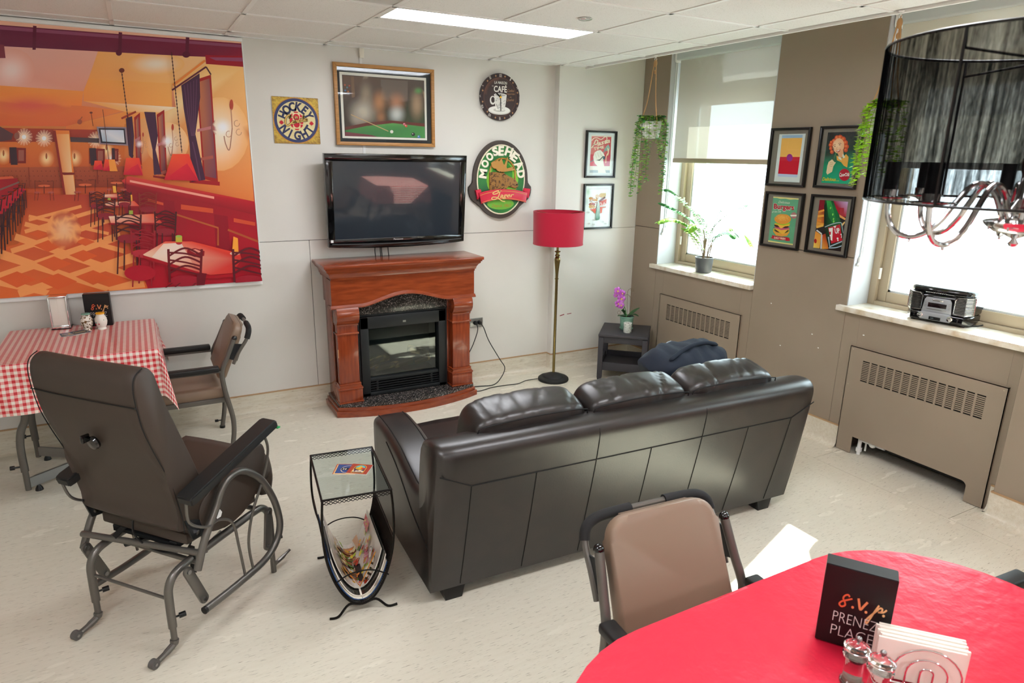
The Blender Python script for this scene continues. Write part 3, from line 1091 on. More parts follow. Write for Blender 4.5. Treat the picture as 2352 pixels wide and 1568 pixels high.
# arms
def armtop(v):
    ks = [(-0.03, 0.735), (0.01, 0.63), (0.06, 0.515), (0.13, 0.462), (0.22, 0.462), (0.34, 0.492), (0.46, 0.527), (0.60, 0.547), (0.76, 0.552), (0.84, 0.545), (0.875, 0.52)]
    for a, b in zip(ks, ks[1:]):
        if a[0] <= v <= b[0]:
            t = (v - a[0]) / (b[0] - a[0])
            return a[1] + (b[1] - a[1]) * t
    return ks[-1][1] if v > 0.8 else ks[0][1]
def arm(u0, u1):
    mb = MB()
    vs = [0.015, 0.03, 0.05, 0.08, 0.12, 0.17, 0.23, 0.30, 0.38, 0.46, 0.54, 0.62, 0.70, 0.78, 0.83, 0.86, 0.874]
    rows = []
    uc, hw = (u0 + u1) / 2, (u1 - u0) / 2
    n = 22
    for v in vs:
        t = armtop(v)
        ins = 0.022 * max(0, (v - 0.83) / 0.044) ** 2
        row = []
        for k in range(n + 1):
            # superellipse arch over the arm
            a = PI * k / n
            c, s = math.cos(a), math.sin(a)
            e = 0.42
            x = uc - (hw - ins) * math.copysign(abs(c) ** e, c)
            z = t - 0.075 + 0.075 * abs(s) ** e
            row.append(mb.bm.verts.new((x, v, z)))
        row = [mb.bm.verts.new((uc - hw + ins, v, 0.062))] + row + [mb.bm.verts.new((uc + hw - ins, v, 0.062))]
        rows.append(row)
    for a, b in zip(rows, rows[1:]):
        for i in range(len(a) - 1):
            mb.bm.faces.new((a[i], a[i + 1], b[i + 1], b[i]))
        mb.bm.faces.new((a[-1], a[0], b[0], b[-1]))
    mb.bm.faces.new(rows[0]); mb.bm.faces.new(list(reversed(rows[-1])))
    return mb
for (u0, u1, so) in ((0.0, 0.185, 1), (LS - 0.185, LS, -1)):
    A = obj('arm', arm(u0, u1), M['leather'], SO, angle=60)
    e = u0 + 0.012 if so == 1 else u1 - 0.012
    sv = [0.05, 0.08, 0.12, 0.17, 0.23, 0.30, 0.38, 0.46, 0.54, 0.62, 0.70, 0.78, 0.84]
    for off in (0.03, 0.155):
        uu = u0 + off if so == 1 else u1 - off
        obj('seam', MB().tube([(uu, v, armtop(v) - 0.002) for v in sv], 0.0026, 6), M['stitch'], A)
    uo = u0 - 0.0005 if so == 1 else u1 + 0.0005
    obj('seam', MB().tube(catmull([(uo, 0.60, 0.50), (uo, 0.42, 0.44), (uo, 0.22, 0.33), (uo, 0.02, 0.26)], 5), 0.0025, 6), M['stitch'], A)
obj('base_rail', MB().box(0.02, LS - 0.02, 0.02, 0.84, 0.055, 0.27, 0.02, 3), M['leather'], SO)
SW = (LS - 0.37) / 3
for k in range(3):
    u = 0.185 + SW * (k + 0.5)
    obj('seat_cushion', MB().soft((u, 0.53, 0.36), (SW * 0.985, 0.70, 0.19), 0.16, 9, puff=0.12, wr=0.0015, seed=k), M['leather'], SO, angle=80)
def creased(size, Mx_, seed):
    """boxy leather cushion, pulled into creases over its top edge"""
    mb = MB()
    rg_ = random.Random(seed)
    fold = [(rg_.uniform(-0.26, 0.26), rg_.uniform(0.006, 0.016), rg_.uniform(0.0015, 0.0055), rg_.uniform(-0.7, 0.7)) for _ in range(12)]
    bm = mb.bm
    bmesh.ops.create_cube(bm, size=2.0)
    bmesh.ops.subdivide_edges(bm, edges=list(bm.edges), cuts=34, use_grid_fill=True)
    for v in bm.verts:
        p = v.co.copy()
        k = 7.0
        n_ = (abs(p.x) ** k + abs(p.y) ** k + abs(p.z) ** k) ** (1 / k)
        q = p / n_
        q = q * 0.90 + p.normalized() * 0.10 * 1.2
        X, Y, Z = q.x * size[0] / 2, q.y * size[1] / 2, q.z * size[2] / 2
        Y *= 1 + 0.10 * (1 - q.x * q.x) * (1 - q.z * q.z)
        Z += (0.012 * (1 - q.x ** 2)) if q.z > 0.6 else 0
        top = max(0.0, (q.z - 0.35) / 0.65)
        d = 0
        for (fx, w, a, sl) in fold:
            d -= a * math.exp(-((X - fx - sl * (Y + 0.03)) / w) ** 2)
        d *= top
        d += 0.0018 * math.sin(23 * X + 31 * Z + seed) * math.sin(17 * Z - 9 * X)
        r = Vector((0, q.y, q.z)).normalized()
        v.co = Vector((X, Y + r.y * d, Z + r.z * d))
    bmesh.ops.transform(bm, matrix=Mx_, verts=bm.verts)
    return mb
CU = (0.185 + 0.20, 0.195 + SW * 1.5, 0.20 + SW * 2.5 - 0.01)
for k in range(3):
    u = 0.185 + SW * (k + 0.5)
    rt = (0.0, 0.0, math.radians((1.5, 0, -1.0)[k]))
    Mx = Matrix.Translation((u, 0.120, 0.607)) @ Matrix.Rotation(math.radians(14), 4, 'X') @ Matrix.Rotation(rt[2], 4, 'Z')
    bc = obj('back_cushion', creased((SW * 1.0, 0.205, 0.44), Mx, 20 + k), M['leather'], SO, angle=80)
    hw, hz = SW * 0.5, 0.22
    def edge(x, z, off=-0.001):
        k = 7.0
        return Mx @ Vector((x * hw * 0.965, -0.1025 * 0.93 + off, z * hz * 0.93 + (0.012 * (1 - x * x) if z > 0.6 else 0)))
    lp = [edge(-0.985, -0.6), edge(-0.985, 0.3), edge(-0.975, 0.86), edge(-0.90, 0.945), edge(-0.5, 0.955), edge(0, 0.955), edge(0.5, 0.955), edge(0.90, 0.945), edge(0.975, 0.86), edge(0.985, 0.3), edge(0.985, -0.6)]
    obj('seam', MB().tube(catmull(lp, 5), 0.0028, 6), M['stitch'], bc)
# feet
for (u, v) in ((0.075, 0.04), (LS - 0.17, 0.04), (0.075, 0.80), (LS - 0.17, 0.80)):
    p = [(-0.05, 0.062), (0.055, 0.062), (0.04, 0.0), (-0.035, 0.0)]
    obj('foot', MB().prism(p, lambda a, b, d: (u + 0.03 + a, v + d, b), -0.035, 0.035, 0.003), M['black_wood'], SO)

NV = thing('navy_jacket', 'crumpled navy cloth draped over the far right arm of the sofa', 'jacket', (2.78, -1.95, 0.55))
def nav(u, v):
    a = u * 2 * PI
    r = 1.0
    x = 0.30 * (v * 2 - 1)
    k = math.sqrt(max(0.0, 1 - (v * 2 - 1) ** 2)) ** 0.55
    wv = 0.010 * math.sin(5 * a + 9 * v) + 0.007 * math.sin(11 * v * PI + 2 * a)
    y = (0.20 + wv) * k * math.cos(a)
    z = (0.105 + wv) * k * math.sin(a) + 0.1
    return (x * 0.95, y + 0.08 * x, max(z, 0.004) + 0.04 * x)
obj('cloth_body', MB().grid(nav, 32, 20, cu=True), M['navy'], NV, angle=80)
obj('cloth_fold', MB().tube(catmull([(-0.22, -0.12, 0.165), (-0.05, -0.08, 0.21), (0.10, -0.06, 0.216), (0.22, -0.05, 0.185)], 6), [0.004] + [0.013] * 16 + [0.010, 0.004], 8), M['navy'], NV, angle=80)

# ================================================================== GLIDER RECLINER (local: +x forward, +y left)
GR = thing('glider_recliner', 'dark brown vinyl glider recliner on a grey tubular frame, back turned', 'recliner', (-0.2645, -2.276, 0), math.radians(40))
gm = M['gunmetal']
def rev(s, p):
    return [(x, -s * y, z) for (x, y, z) in p]
for s in (1, -1):
    dx = 0.0 if s == 1 else -0.03
    sg = 0.28
    loop = [(0.188, sg, 0.146), (0.344, sg, 0.146), (0.50, sg, 0.158), (0.578, sg, 0.192), (0.618, sg, 0.250), (0.620, sg, 0.32), (0.592, sg, 0.42), (0.532, sg, 0.53), (0.455, sg, 0.600), (0.395, sg, 0.617), (0.338, sg, 0.592), (0.292, sg, 0.52), (0.225, sg, 0.424), (0.178, sg, 0.325)]
    lp = rev(s, [(x + dx, y, z - (0.028 if s == -1 else 0)) for x, y, z in loop])
    G = obj('glide_loop', MB().tube(catmull(lp, 5), 0.0145, 12), gm, GR)
    q = Vector(lp[0])
    obj('end_plug', MB().cyl(q - Vector((0.004, 0, 0)), q + Vector((0.006, 0, 0)), 0.0148, n=14), M['black_plastic'], G)
    # decorative inner wires
    obj('guard_wire', MB().tube(catmull(rev(s, [(0.148 + dx, 0.30, 0.62), (0.165 + dx, 0.285, 0.53), (0.232 + dx, sg + 0.012, 0.478), (0.30 + dx, sg, 0.468), (0.365 + dx, sg, 0.42), (0.385 + dx, sg, 0.30), (0.402 + dx, sg, 0.155)]), 6), 0.0055, 8), gm, G)
    obj('guard_wire', MB().tube(catmull(rev(s, [(0.555 + dx, sg + 0.01, 0.735), (0.585 + dx, sg + 0.005, 0.64), (0.545 + dx, sg, 0.52), (0.475 + dx, sg, 0.41), (0.437 + dx, sg, 0.29), (0.448 + dx, sg, 0.155)]), 6), 0.0055, 8), gm, G)
    # base leg: foot, telescopic post, horizontal run, front leg
    sl = 0.20
    leg = [(0.108, sl, 0.105), (0.108, sl, 0.20), (0.112, sl, 0.265), (0.138, sl, 0.305), (0.19, sl, 0.322), (0.30, sl, 0.330), (0.45, sl, 0.338), (0.56, sl, 0.344), (0.61, sl, 0.338), (0.642, sl, 0.30), (0.650, sl, 0.24), (0.648, sl, 0.12)]
    B = obj('base_tube', MB().tube(catmull(rev(s, leg), 5), 0.0155, 12), gm, GR)
    for (px, zt, sgn) in ((0.108, 0.11, -1), (0.648, 0.13, 1)):
        obj('inner_post', MB().cyl((px, -s * sl, 0.045), (px, -s * sl, zt), 0.0115, n=12), gm, B)
        obj('adjuster_knob', MB().cyl((px + 0.012, -s * sl, zt + 0.03), (px + 0.028, -s * sl - 0.01, zt + 0.03), 0.004, n=8)
            .cyl((px + 0.026, -s * sl - 0.009, zt + 0.03), (px + 0.046, -s * sl - 0.02, zt + 0.03), 0.0105, n=12), M['black_plastic'], B)
    f = MB()
    f.tube(catmull(rev(s, [(0.108, sl, 0.052), (0.10, sl, 0.034), (0.06, sl, 0.022), (0.022, sl, 0.016)]), 4), [0.016] * 4 + [0.013] * 4 + [0.011] * 4 + [0.010], 10)
    obj('foot_casting', f, gm, B)
    obj('glide_wheel', MB().cyl((0.012, -s * sl - 0.011, 0.018), (0.012, -s * sl + 0.011, 0.018), 0.018, n=20), mat('grey rubber wheel', '#5b5754', rough=0.6), B)
    obj('axle', MB().cyl((0.012, -s * sl - 0.0135, 0.018), (0.012, -s * sl + 0.0135, 0.018), 0.006, n=10), M['steel'], B)
    obj('pedal', MB().tube(catmull(rev(s, [(0.648, sl, 0.05), (0.66, sl, 0.036), (0.70, sl, 0.036), (0.755, sl + 0.005, 0.05)]), 4), [0.012] * 5 + [0.009] * 5 + [0.006] * 3, 8).cyl((0.648, -s * sl, 0.0), (0.648, -s * sl, 0.06), 0.012, n=10), gm, B)
    # swing links
    def link(xa, za, xb, zb, y):
        d = Vector((xb - xa, 0, zb - za))
        L = d.length
        ang = math.atan2(d.x, -d.z)
        out = []
        for k in range(9):
            t = PI * k / 8
            out.append((0.019 * math.cos(t), 0.019 * math.sin(t)))
        for k in range(9):
            t = PI + PI * k / 8
            out.append((0.019 * math.cos(t), -L + 0.019 * math.sin(t)))
        c, sn = math.cos(ang), math.sin(ang)
        m = MB().prism(out, lambda u, v, dd: (xa + u * c - v * sn, y + dd, za + u * sn + v * c), -0.006, 0.006, 0.002)
        o = obj('swing_link', m, gm, GR)
        for (x, z) in ((xa, za), (xb, zb)):
            obj('pivot_bolt', MB().cyl((x, y - 0.011, z), (x, y + 0.011, z), 0.0085, n=12), M['steel'], o)
    link(0.165 + dx, 0.318, 0.222 + dx, 0.165, -s * 0.245)
    link(0.598, 0.338, 0.575 + dx, 0.185, -s * 0.245)
    # armrest
    ar = MB()
    la = 0.303 if s == 1 else 0.275
    lz = 0.0 if s == 1 else -0.028
    path = [(0.140 + dx, la, 0.628 + lz), (0.155 + dx, la, 0.635 + lz), (0.58 + dx, la, 0.757 + lz), (0.597 + dx, la, 0.758 + lz)]
    sec = [(-0.038, 0.020), (0.038, 0.020), (0.040, 0.010), (0.037, -0.016), (-0.037, -0.016), (-0.040, 0.010)]
    rows = []
    for i, (x, y, z) in enumerate(path):
        k = 0.86 if i in (0, 3) else 1.0
        rows.append([ar.bm.verts.new((x - 0.28 * b * k, -s * (y + a * k), z + b * k)) for a, b in sec])
    for a, b in zip(rows, rows[1:]):
        for i in range(6):
            ar.bm.faces.new((a[i], a[(i + 1) % 6], b[(i + 1) % 6], b[i]))
    ar.bm.faces.new(rows[0]); ar.bm.faces.new(list(reversed(rows[-1])))
    bmesh.ops.bevel(ar.bm, geom=list(ar.bm.edges), offset=0.005, segments=2, affect='EDGES')
    AR = obj('armrest', ar, M['arm_pad'], GR)
    obj('arm_bracket', MB().strip(rev(s, [(0.30 + dx, 0.295, 0.655), (0.60 + dx, 0.295, 0.738)]), 0.035, (-0.27, 0, 0.96), 0.012), M['black_plastic'], AR)
    if s == 1:
        obj('green_tag', MB().box(0.596, 0.612, -0.335, -0.312, 0.735, 0.740), mat('green tag', '#1fa35a', rough=0.5), AR)
    # hinge bracket at the back corner
    obj('hinge_bracket', MB().prism([(0.178, 0.52), (0.205, 0.43), (0.30, 0.415), (0.30, 0.455), (0.23, 0.50)], lambda u, v, d: (u + dx, -s * (0.243 + d), v), -0.004, 0.004), M['insert'], GR)
    obj('hinge_bolt', MB().cyl((0.222 + dx, -s * 0.235, 0.452), (0.222 + dx, -s * 0.258, 0.452), 0.010, n=12), M['chrome'], GR)
# cross tubes
obj('cross_tube', MB().cyl((0.150, 0.275, 0.362), (0.205, -0.275, 0.380), 0.0125, n=12), gm, GR)
obj('cross_tube', MB().cyl((0.225, 0.2, 0.318), (0.225, -0.235, 0.318), 0.0105, n=12), gm, GR)
obj('cross_rod', MB().cyl((0.112, 0.2, 0.222), (0.112, -0.2, 0.222), 0.006, n=8), gm, GR)
obj('cross_tube', MB().cyl((0.60, 0.2, 0.335), (0.60, -0.2, 0.335), 0.0105, n=12), gm, GR)
obj('seat_rail', MB().box(0.20, 0.58, 0.13, 0.165, 0.375, 0.40).box(0.20, 0.58, -0.165, -0.13, 0.375, 0.40).box(0.2, 0.23, -0.165, 0.165, 0.378, 0.392), M['insert'], GR)
obj('gas_spring', MB().cyl((0.17, 0.07, 0.355), (0.42, 0.03, 0.30), 0.012, n=10).cyl((0.42, 0.03, 0.30), (0.52, 0.02, 0.30), 0.006, n=8), M['black_plastic'], GR)
obj('cable', MB().tube(catmull([(0.17, -0.0, 0.50), (0.16, 0.0, 0.42), (0.19, -0.05, 0.35), (0.22, -0.12, 0.335), (0.23, -0.18, 0.36), (0.24, -0.20, 0.40)], 6), 0.004, 6), M['cord'], GR)
obj('strap', MB().strip([(0.16, 0.115, 0.376), (0.20, 0.11, 0.40), (0.28, 0.11, 0.392)], 0.03, (0, 0, 1), 0.003), M['dark'], GR)
obj('strap', MB().strip([(0.23, -0.205, 0.38), (0.225, -0.205, 0.27)], 0.028, (1, 0, 0), 0.003), M['dark'], GR)
obj('label_tag', MB().box(0.22, 0.27, 0.03, 0.075, 0.392, 0.3945), M['paper'], GR)
# back rest: side profile in (x,z), extruded across; rounded head
prof = [(0.168, 0.478), (0.166, 0.55), (0.135, 0.70), (0.085, 0.84), (0.058, 0.93), (0.045, 1.03), (0.046, 1.085), (0.060, 1.115), (0.088, 1.130), (0.118, 1.122), (0.138, 1.095), (0.150, 1.05), (0.170, 0.975), (0.205, 0.87), (0.243, 0.76), (0.285, 0.62), (0.30, 0.52), (0.285, 0.478)]
mb = MB()
rows = []
ys = [-0.252, -0.248, -0.236, -0.20, -0.12, 0, 0.12, 0.20, 0.236, 0.248, 0.252]
cpx = sum(p[0] for p in prof) / len(prof)
cr = catmull([(p[0], p[1], 0) for p in prof], 3, closed=True)
for y in ys:
    e = abs(y) / 0.252
    ins = 0.0 if e < 0.93 else 0.013 * ((e - 0.93) / 0.07) ** 2
    row = []
    for i, p in enumerate(cr):
        c = Vector((0.12, min(max(p.y, 0.53), 1.07), 0))
        d = (c - p)
        q = p + d.normalized() * min(ins, d.length) if d.length > 1e-5 else p
        row.append(mb.bm.verts.new((q.x - 0.006 * math.cos(PI * e / 2), y * (1.0 - 0.05 * max(0, (0.62 - q.y) / 0.15)), q.y)))
    rows.append(row)
n = len(cr)
for a, b in zip(rows, rows[1:]):
    for i in range(n):
        mb.bm.faces.new((a[i], a[(i + 1) % n], b[(i + 1) % n], b[i]))
mb.bm.faces.new(rows[0]); mb.bm.faces.new(list(reversed(rows[-1])))
BR = obj('backrest', mb, M['brown_vinyl'], GR, angle=55)
obj('seam', MB().tube([(0.0445 - 0.006 * math.cos(PI / 2 * abs(y) / 0.252), y, 1.005) for y in [-0.25 + 0.05 * i for i in range(11)]], 0.0022, 6), M['stitch'], BR)
for s in (1, -1):
    obj('seam', MB().tube([(p[0] + 0.001, s * 0.2495, p[1]) for p in catmull([(a, b, 0) for a, b in prof[:9]], 4)], 0.002, 6), M['stitch'], BR)
K = obj('recline_knob', MB().lathe([(0.0, 0.0), (0.024, 0.0), (0.026, 0.008), (0.022, 0.016), (0.0, 0.019)], n=20,
        M=Matrix.Translation((0.070, 0.0, 0.835)) @ Matrix.Rotation(math.radians(-102), 4, 'Y')), M['black_gloss'], BR)
obj('knob_lever', MB().box(0.030, 0.062, 0.012, 0.022, 0.838, 0.868, 0.004), M['black_gloss'], K)
# seat, side panels, foot rest
obj('seat_cushion', MB().soft((0.43, 0, 0.50), (0.46, 0.46, 0.13), 0.2, 9, Matrix.Translation((0.43, 0, 0.5)) @ Matrix.Rotation(math.radians(-9), 4, 'Y') @ Matrix.Translation((-0.43, 0, -0.5)), puff=0.1), M['brown_vinyl'], GR, angle=80)
for s in (1, -1):
    pr = [(0.245, 0.52), (0.25, 0.46), (0.30, 0.410), (0.38, 0.398), (0.46, 0.414), (0.53, 0.455), (0.585, 0.52), (0.602, 0.60), (0.60, 0.645), (0.56, 0.66), (0.40, 0.615), (0.28, 0.57)]
    sp_ = obj('side_panel', MB().prism([(p.x, p.y) for p in catmull([(a, b, 0) for a, b in pr], 3, closed=True)], lambda u, v, d: (u, -s * (0.238 + d), v), -0.012, 0.012, 0.006), M['brown_vinyl'], GR)
    if s == 1:
        obj('hex_label', MB().prism([(0.330 + 0.018 * math.cos(PI / 3 * k), 0.470 + 0.018 * math.sin(PI / 3 * k)) for k in range(6)], lambda u, v, d: (u, -0.2502 - d, v), 0, 0.001), M['white'], sp_)
obj('underside_cover', MB().box(0.20, 0.56, -0.22, 0.22, 0.40, 0.445, 0.008), M['brown_vinyl'], GR)
obj('foot_rest', MB().soft((0.655, 0, 0.47), (0.07, 0.42, 0.17), 0.3, 7), M['brown_vinyl'], GR, angle=80)

# ================================================================== TAN ARMCHAIRS (local: +x forward)
def armchair(name, label, tube, group):
    t = thing(name, label, 'chair', (0, 0, 0), 0, group)
    for s in (-1, 1):
        y = s * 0.25
        rp = [(-0.25, y, 0.012), (-0.266, y, 0.09), (-0.278, y, 0.17), (-0.278, y, 0.25), (-0.262, y, 0.35), (-0.247, y, 0.44), (-0.241, y, 0.53), (-0.252, y * 0.985, 0.575), (-0.280, y * 0.96, 0.63), (-0.328, y * 0.92, 0.735)]
        rl = obj('rear_leg', MB().tube(catmull(rp, 4), 0.0145, 12), tube, t)
        obj('post_cap', MB().sphere((-0.331, y * 0.92, 0.741), 0.0165, u=14, v=10), M['black_gloss'], rl)
        obj('rubber_foot', MB().cyl((-0.249, y, 0), (-0.25, y, 0.016), 0.0175, n=14), M['black_plastic'], rl)
        obj('leg_knob', MB().cyl((-0.255, y, 0.055), (-0.225, y, 0.055), 0.004, n=8).cyl((-0.228, y, 0.055), (-0.206, y, 0.055), 0.009, n=10), M['black_plastic'], rl)
        fl_ = obj('front_leg', MB().tube(catmull([(0.235, y, 0.012), (0.235, y, 0.30), (0.235, y, 0.50), (0.225, y, 0.545), (0.19, y, 0.556)], 4), 0.0145, 12), tube, t)
        obj('rubber_foot', MB().cyl((0.235, y, 0), (0.235, y, 0.016), 0.0175, n=14), M['black_plastic'], fl_)
        obj('armrest', MB().box(-0.228, 0.262, s * 0.262 - 0.027, s * 0.262 + 0.027, 0.556, 0.590, 0.010, 3), M['arm_pad'], t)
        obj('arm_bar', MB().box(-0.25, 0.25, y - 0.010, y + 0.010, 0.545, 0.557), tube, t)
        # push handle bracket
        obj('handle_plate', MB().prism([(-0.285, 0.62), (-0.335, 0.60), (-0.378, 0.70), (-0.318, 0.71)], lambda u, v, d: (u, y * 0.94 + d, v), -0.003, 0.003), M['insert'], t)
    obj('seat', MB().soft((0.0, 0, 0.408), (0.49, 0.47, 0.065), 0.12, 8, puff=0.15), M['tan_vinyl'], t, angle=80)
    obj('seat_frame', MB().box(-0.255, 0.24, -0.245, -0.215, 0.352, 0.382, 0.004).box(-0.255, 0.24, 0.215, 0.245, 0.352, 0.382, 0.004)
        .box(-0.255, -0.225, -0.24, 0.24, 0.352, 0.382, 0.004).box(0.21, 0.24, -0.24, 0.24, 0.352, 0.382, 0.004), tube, t)
    # padded back: rounded upper corners
    mb = MB()
    out = []
    hw, h0, h1 = 0.208, 0.0, 0.345
    for (a, b) in ((-hw + 0.012, h0), (hw - 0.012, h0)):
        out.append((a, b))
    out = [(-hw + 0.01, h0), (hw - 0.01, h0), (hw, h0 + 0.02)]
    for k in range(9):
        q = PI / 2 * k / 8
        out.append((hw - 0.015 - 0.07 + 0.07 * math.cos(q), h1 - 0.07 + 0.07 * math.sin(q)))
    for k in range(9):
        q = PI / 2 + PI / 2 * k / 8
        out.append((-hw + 0.015 + 0.07 + 0.07 * math.cos(q), h1 - 0.07 + 0.07 * math.sin(q)))
    out += [(-hw, h0 + 0.02)]
    ta = math.radians(23)
    def bp(u, v, d):
        return (-0.238 - v * math.sin(ta) + d * math.cos(ta), u, 0.49 + v * math.cos(ta) + d * math.sin(ta))
    mb.prism(out, bp, -0.028, 0.030, 0.020, 4)
    bk = obj('backrest', mb, M['tan_vinyl'], t, angle=60)
    obj('seam', MB().tube([bp(u * 0.985, v * 0.99 + 0.002, -0.012) for u, v in out] , 0.002, 6, closed=True), M['stitch'], bk)
    # push handle loop with foam grips
    hp = []
    for s in (-1, 1):
        seg = [(-0.312, s * 0.238, 0.585), (-0.352, s * 0.238, 0.66), (-0.395, s * 0.236, 0.722), (-0.413, s * 0.224, 0.762), (-0.421, s * 0.190, 0.782), (-0.424, s * 0.14, 0.787)]
        hp.append(seg)
    whole = hp[0] + list(reversed(hp[1]))
    hd = obj('push_handle', MB().tube(catmull(whole, 5), 0.0105, 10), gm, t)
    for s in (0, 1):
        g = catmull(hp[s][1:] + [(-0.425, hp[s][-1][1] * 0.45, 0.788)], 5)
        obj('foam_grip', MB().tube(g[6:], 0.0165, 12), M['foam'], hd)
    return t
CH = armchair('armchair', 'tan vinyl armchair at the right end of the checked table, seen from the side', gm, 'tan vinyl armchairs')
CH.location = (0.095, -0.405, 0)
CH.rotation_euler = (0, 0, PI)
dup(CH, (1.262, -3.812, 0), math.radians(-94), 'tan vinyl armchair tucked under the red round-cornered table, behind the sofa')
dup(CH, (2.075, -4.24, 0), math.radians(176), 'armchair at the right edge of the photo, only its black arm pad showing')
# ================================================================== RADIATOR COVERS
def radiator(name, label, y0, y1):
    """sheet metal cover with a slotted grille; y0 left edge, y1 right edge"""
    t = thing(name, label, 'radiator', (XR, (y0 + y1) / 2, 0), group='radiator covers under the windows')
    xf, xb = XR - 0.014, XR + 0.006
    gy0, gy1, gz0, gz1 = y0 - 0.095, y1 + 0.095, 0.492, 0.625
    n = 14
    pitch = (gy0 - gy1) / n
    p = MB()
    def bx(a, b, z0, z1):
        p.box(xf, xf + 0.004, b, a, z0, z1)
    # front sheet built round the grille and the foot cut-out
    cut0, cut1, cz = y0 - 0.105, y1 + 0.10, 0.118
    bx(y0, y1, gz1, 0.70)
    bx(y0, gy0, cz, gz1); bx(gy1, y1, cz, gz1)
    bx(gy0, gy1, cz, gz0)
    bx(y0, cut0, 0.004, cz); bx(cut1, y1, 0.004, cz)
    p.prism([(cut1, cz)] + [(cut1 + 0.03 - 0.03 * math.sin(PI / 2 * k / 6), cz - 0.03 + 0.03 * math.cos(PI / 2 * k / 6)) for k in range(7)] + [(cut1, cz - 0.03)], lambda u, v, d: (d, u, v), xf, xf + 0.004)
    # returns at the edges
    p.box(xf, XR + 0.02, y0 - 0.004, y0, 0.004, 0.70).box(xf, XR + 0.02, y1, y1 + 0.004, 0.004, 0.70).box(xf, XR + 0.02, y1, y0, 0.696, 0.70)
    fs = obj('front_sheet', p, M['taupe'], t, world=True)
    for k in range(1, n):
        yy = gy0 - pitch * k
        obj('grille_bar', MB().box(xf, xf + 0.004, yy - 0.0055, yy + 0.0055, gz0, gz1), M['taupe'], t, world=True, smooth=False)
    l = MB()
    m = 12
    for j in range(1, m):
        zz = gz0 + (gz1 - gz0) * j / m
        l.box(xf + 0.0008, xf + 0.004, gy1, gy0, zz - 0.0031, zz + 0.0031)
    obj('grille_slats', l, M['taupe'], t, world=True, smooth=False)
    obj('grille_shade_plate', MB().box(xf + 0.018, xf + 0.022, gy1 - 0.01, gy0 + 0.01, gz0 - 0.01, gz1 + 0.01), M['dark'], t, world=True)  # dark plate gives the shade of the cavity behind the slots as colour
    for (yy, zz) in ((y0 - 0.02, 0.68), (y1 + 0.02, 0.68), (y0 - 0.02, 0.45), (y1 + 0.02, 0.22), ((y0 + y1) / 2, 0.672)):
        obj('screw', MB().sphere((xf, yy, zz), 0.004, (0.5, 1, 1), 8, 6), M['tan_frame'], t, world=True)
    v = MB()
    v.cyl((XR + 0.03, y0 - 0.135, 0.0), (XR + 0.03, y0 - 0.135, 0.17), 0.012, n=12)
    v.cyl((XR + 0.03, y0 - 0.135, 0.02), (XR + 0.03, y0 - 0.135, 0.045), 0.018, n=12)
    v.cyl((XR + 0.03, y0 - 0.135, 0.10), (XR + 0.03, y0 - 0.30, 0.10), 0.010, n=12)
    v.cyl((XR + 0.05, y0 - 0.165, 0.03), (XR + 0.05, y0 - 0.165, 0.12), 0.006, n=8)
    v.sphere((XR + 0.03, y0 - 0.22, 0.10), 0.024, u=12, v=8)
    obj('valve_pipe', v, M['white'], t, world=True)
    h = MB().cyl((XR + 0.14, y1 + 0.12, 0.09), (XR + 0.14, y0 - 0.13, 0.09), 0.05, n=14)
    obj('heating_pipe', h, M['dark'], t, world=True)
    return t
radiator('radiator_cover', 'taupe radiator cover in the corner under the fern window, half hidden by the sofa', -0.478, -1.380)
radiator('radiator_cover', 'taupe radiator cover under the retro radio, its foot cut-out showing', -2.288, -3.190)

# ================================================================== TELEVISION
TV = thing('television', 'flat screen television with black gloss bezel hung above the fireplace', 'television', (1.655, -0.10, 1.175))
TV.rotation_euler = (math.radians(4.0), 0, 0)
def tvo(n, mb, m, par=TV, **k):
    return obj(n, mb, m, par, **k)
hw = 0.522
out = [(-hw, 0.645), (hw, 0.645), (hw - 0.008, 0.012)] + [(hw - 0.008 - (2 * hw - 0.016) * k / 16, 0.012 - 0.018 * (1 - (2 * k / 16 - 1) ** 2)) for k in range(1, 17)]
inn = (-0.468, 0.468, 0.066, 0.596)
bz = MB()
bz.prism([(-hw, 0.645), (hw, 0.645), (hw, 0.596), (-hw, 0.596)], lambda u, v, d: (u, d, v), -0.035, 0.02, 0.006)
bz.prism([(-hw, 0.60), (inn[0], 0.60), (inn[0], 0.06), (-hw + 0.007, 0.06)], lambda u, v, d: (u, d, v), -0.035, 0.02, 0.006)
bz.prism([(hw, 0.60), (hw - 0.007, 0.06), (inn[1], 0.06), (inn[1], 0.60)], lambda u, v, d: (u, d, v), -0.035, 0.02, 0.006)
bz.prism([(-hw + 0.007, 0.066), (hw - 0.007, 0.066)] + [(hw - 0.008 - (2 * hw - 0.016) * k / 16, 0.012 - 0.018 * (1 - (2 * k / 16 - 1) ** 2)) for k in range(0, 17)], lambda u, v, d: (u, d, v), -0.035, 0.02, 0.006)
tvo('bezel', bz, M['black_gloss'])
tvo('screen', MB().box(inn[0] - 0.004, inn[1] + 0.004, -0.029, -0.02, inn[2] - 0.004, inn[3] + 0.004), mat('plasma screen', '#2b3138', rough=0.025, spec=0.8, coat=0.5))
tvo('rear_housing', MB().box(-0.50, 0.50, 0.02, 0.055, 0.03, 0.63, 0.012), M['black_plastic'])
tvo('wall_mount', MB().box(-0.20, 0.20, 0.05, 0.088, 0.22, 0.46, 0.004), M['black_plastic'])
tvo('sheen_strip', MB().strip([(-hw + 0.03 + (2 * hw - 0.06) * k / 14, -0.0362, 0.034 - 0.010 * (1 - (2 * k / 14 - 1) ** 2)) for k in range(15)], 0.007, (0, -1, 0), 0.002), mat('grey strip', '#5d6061', rough=0.25, metal=0.5))
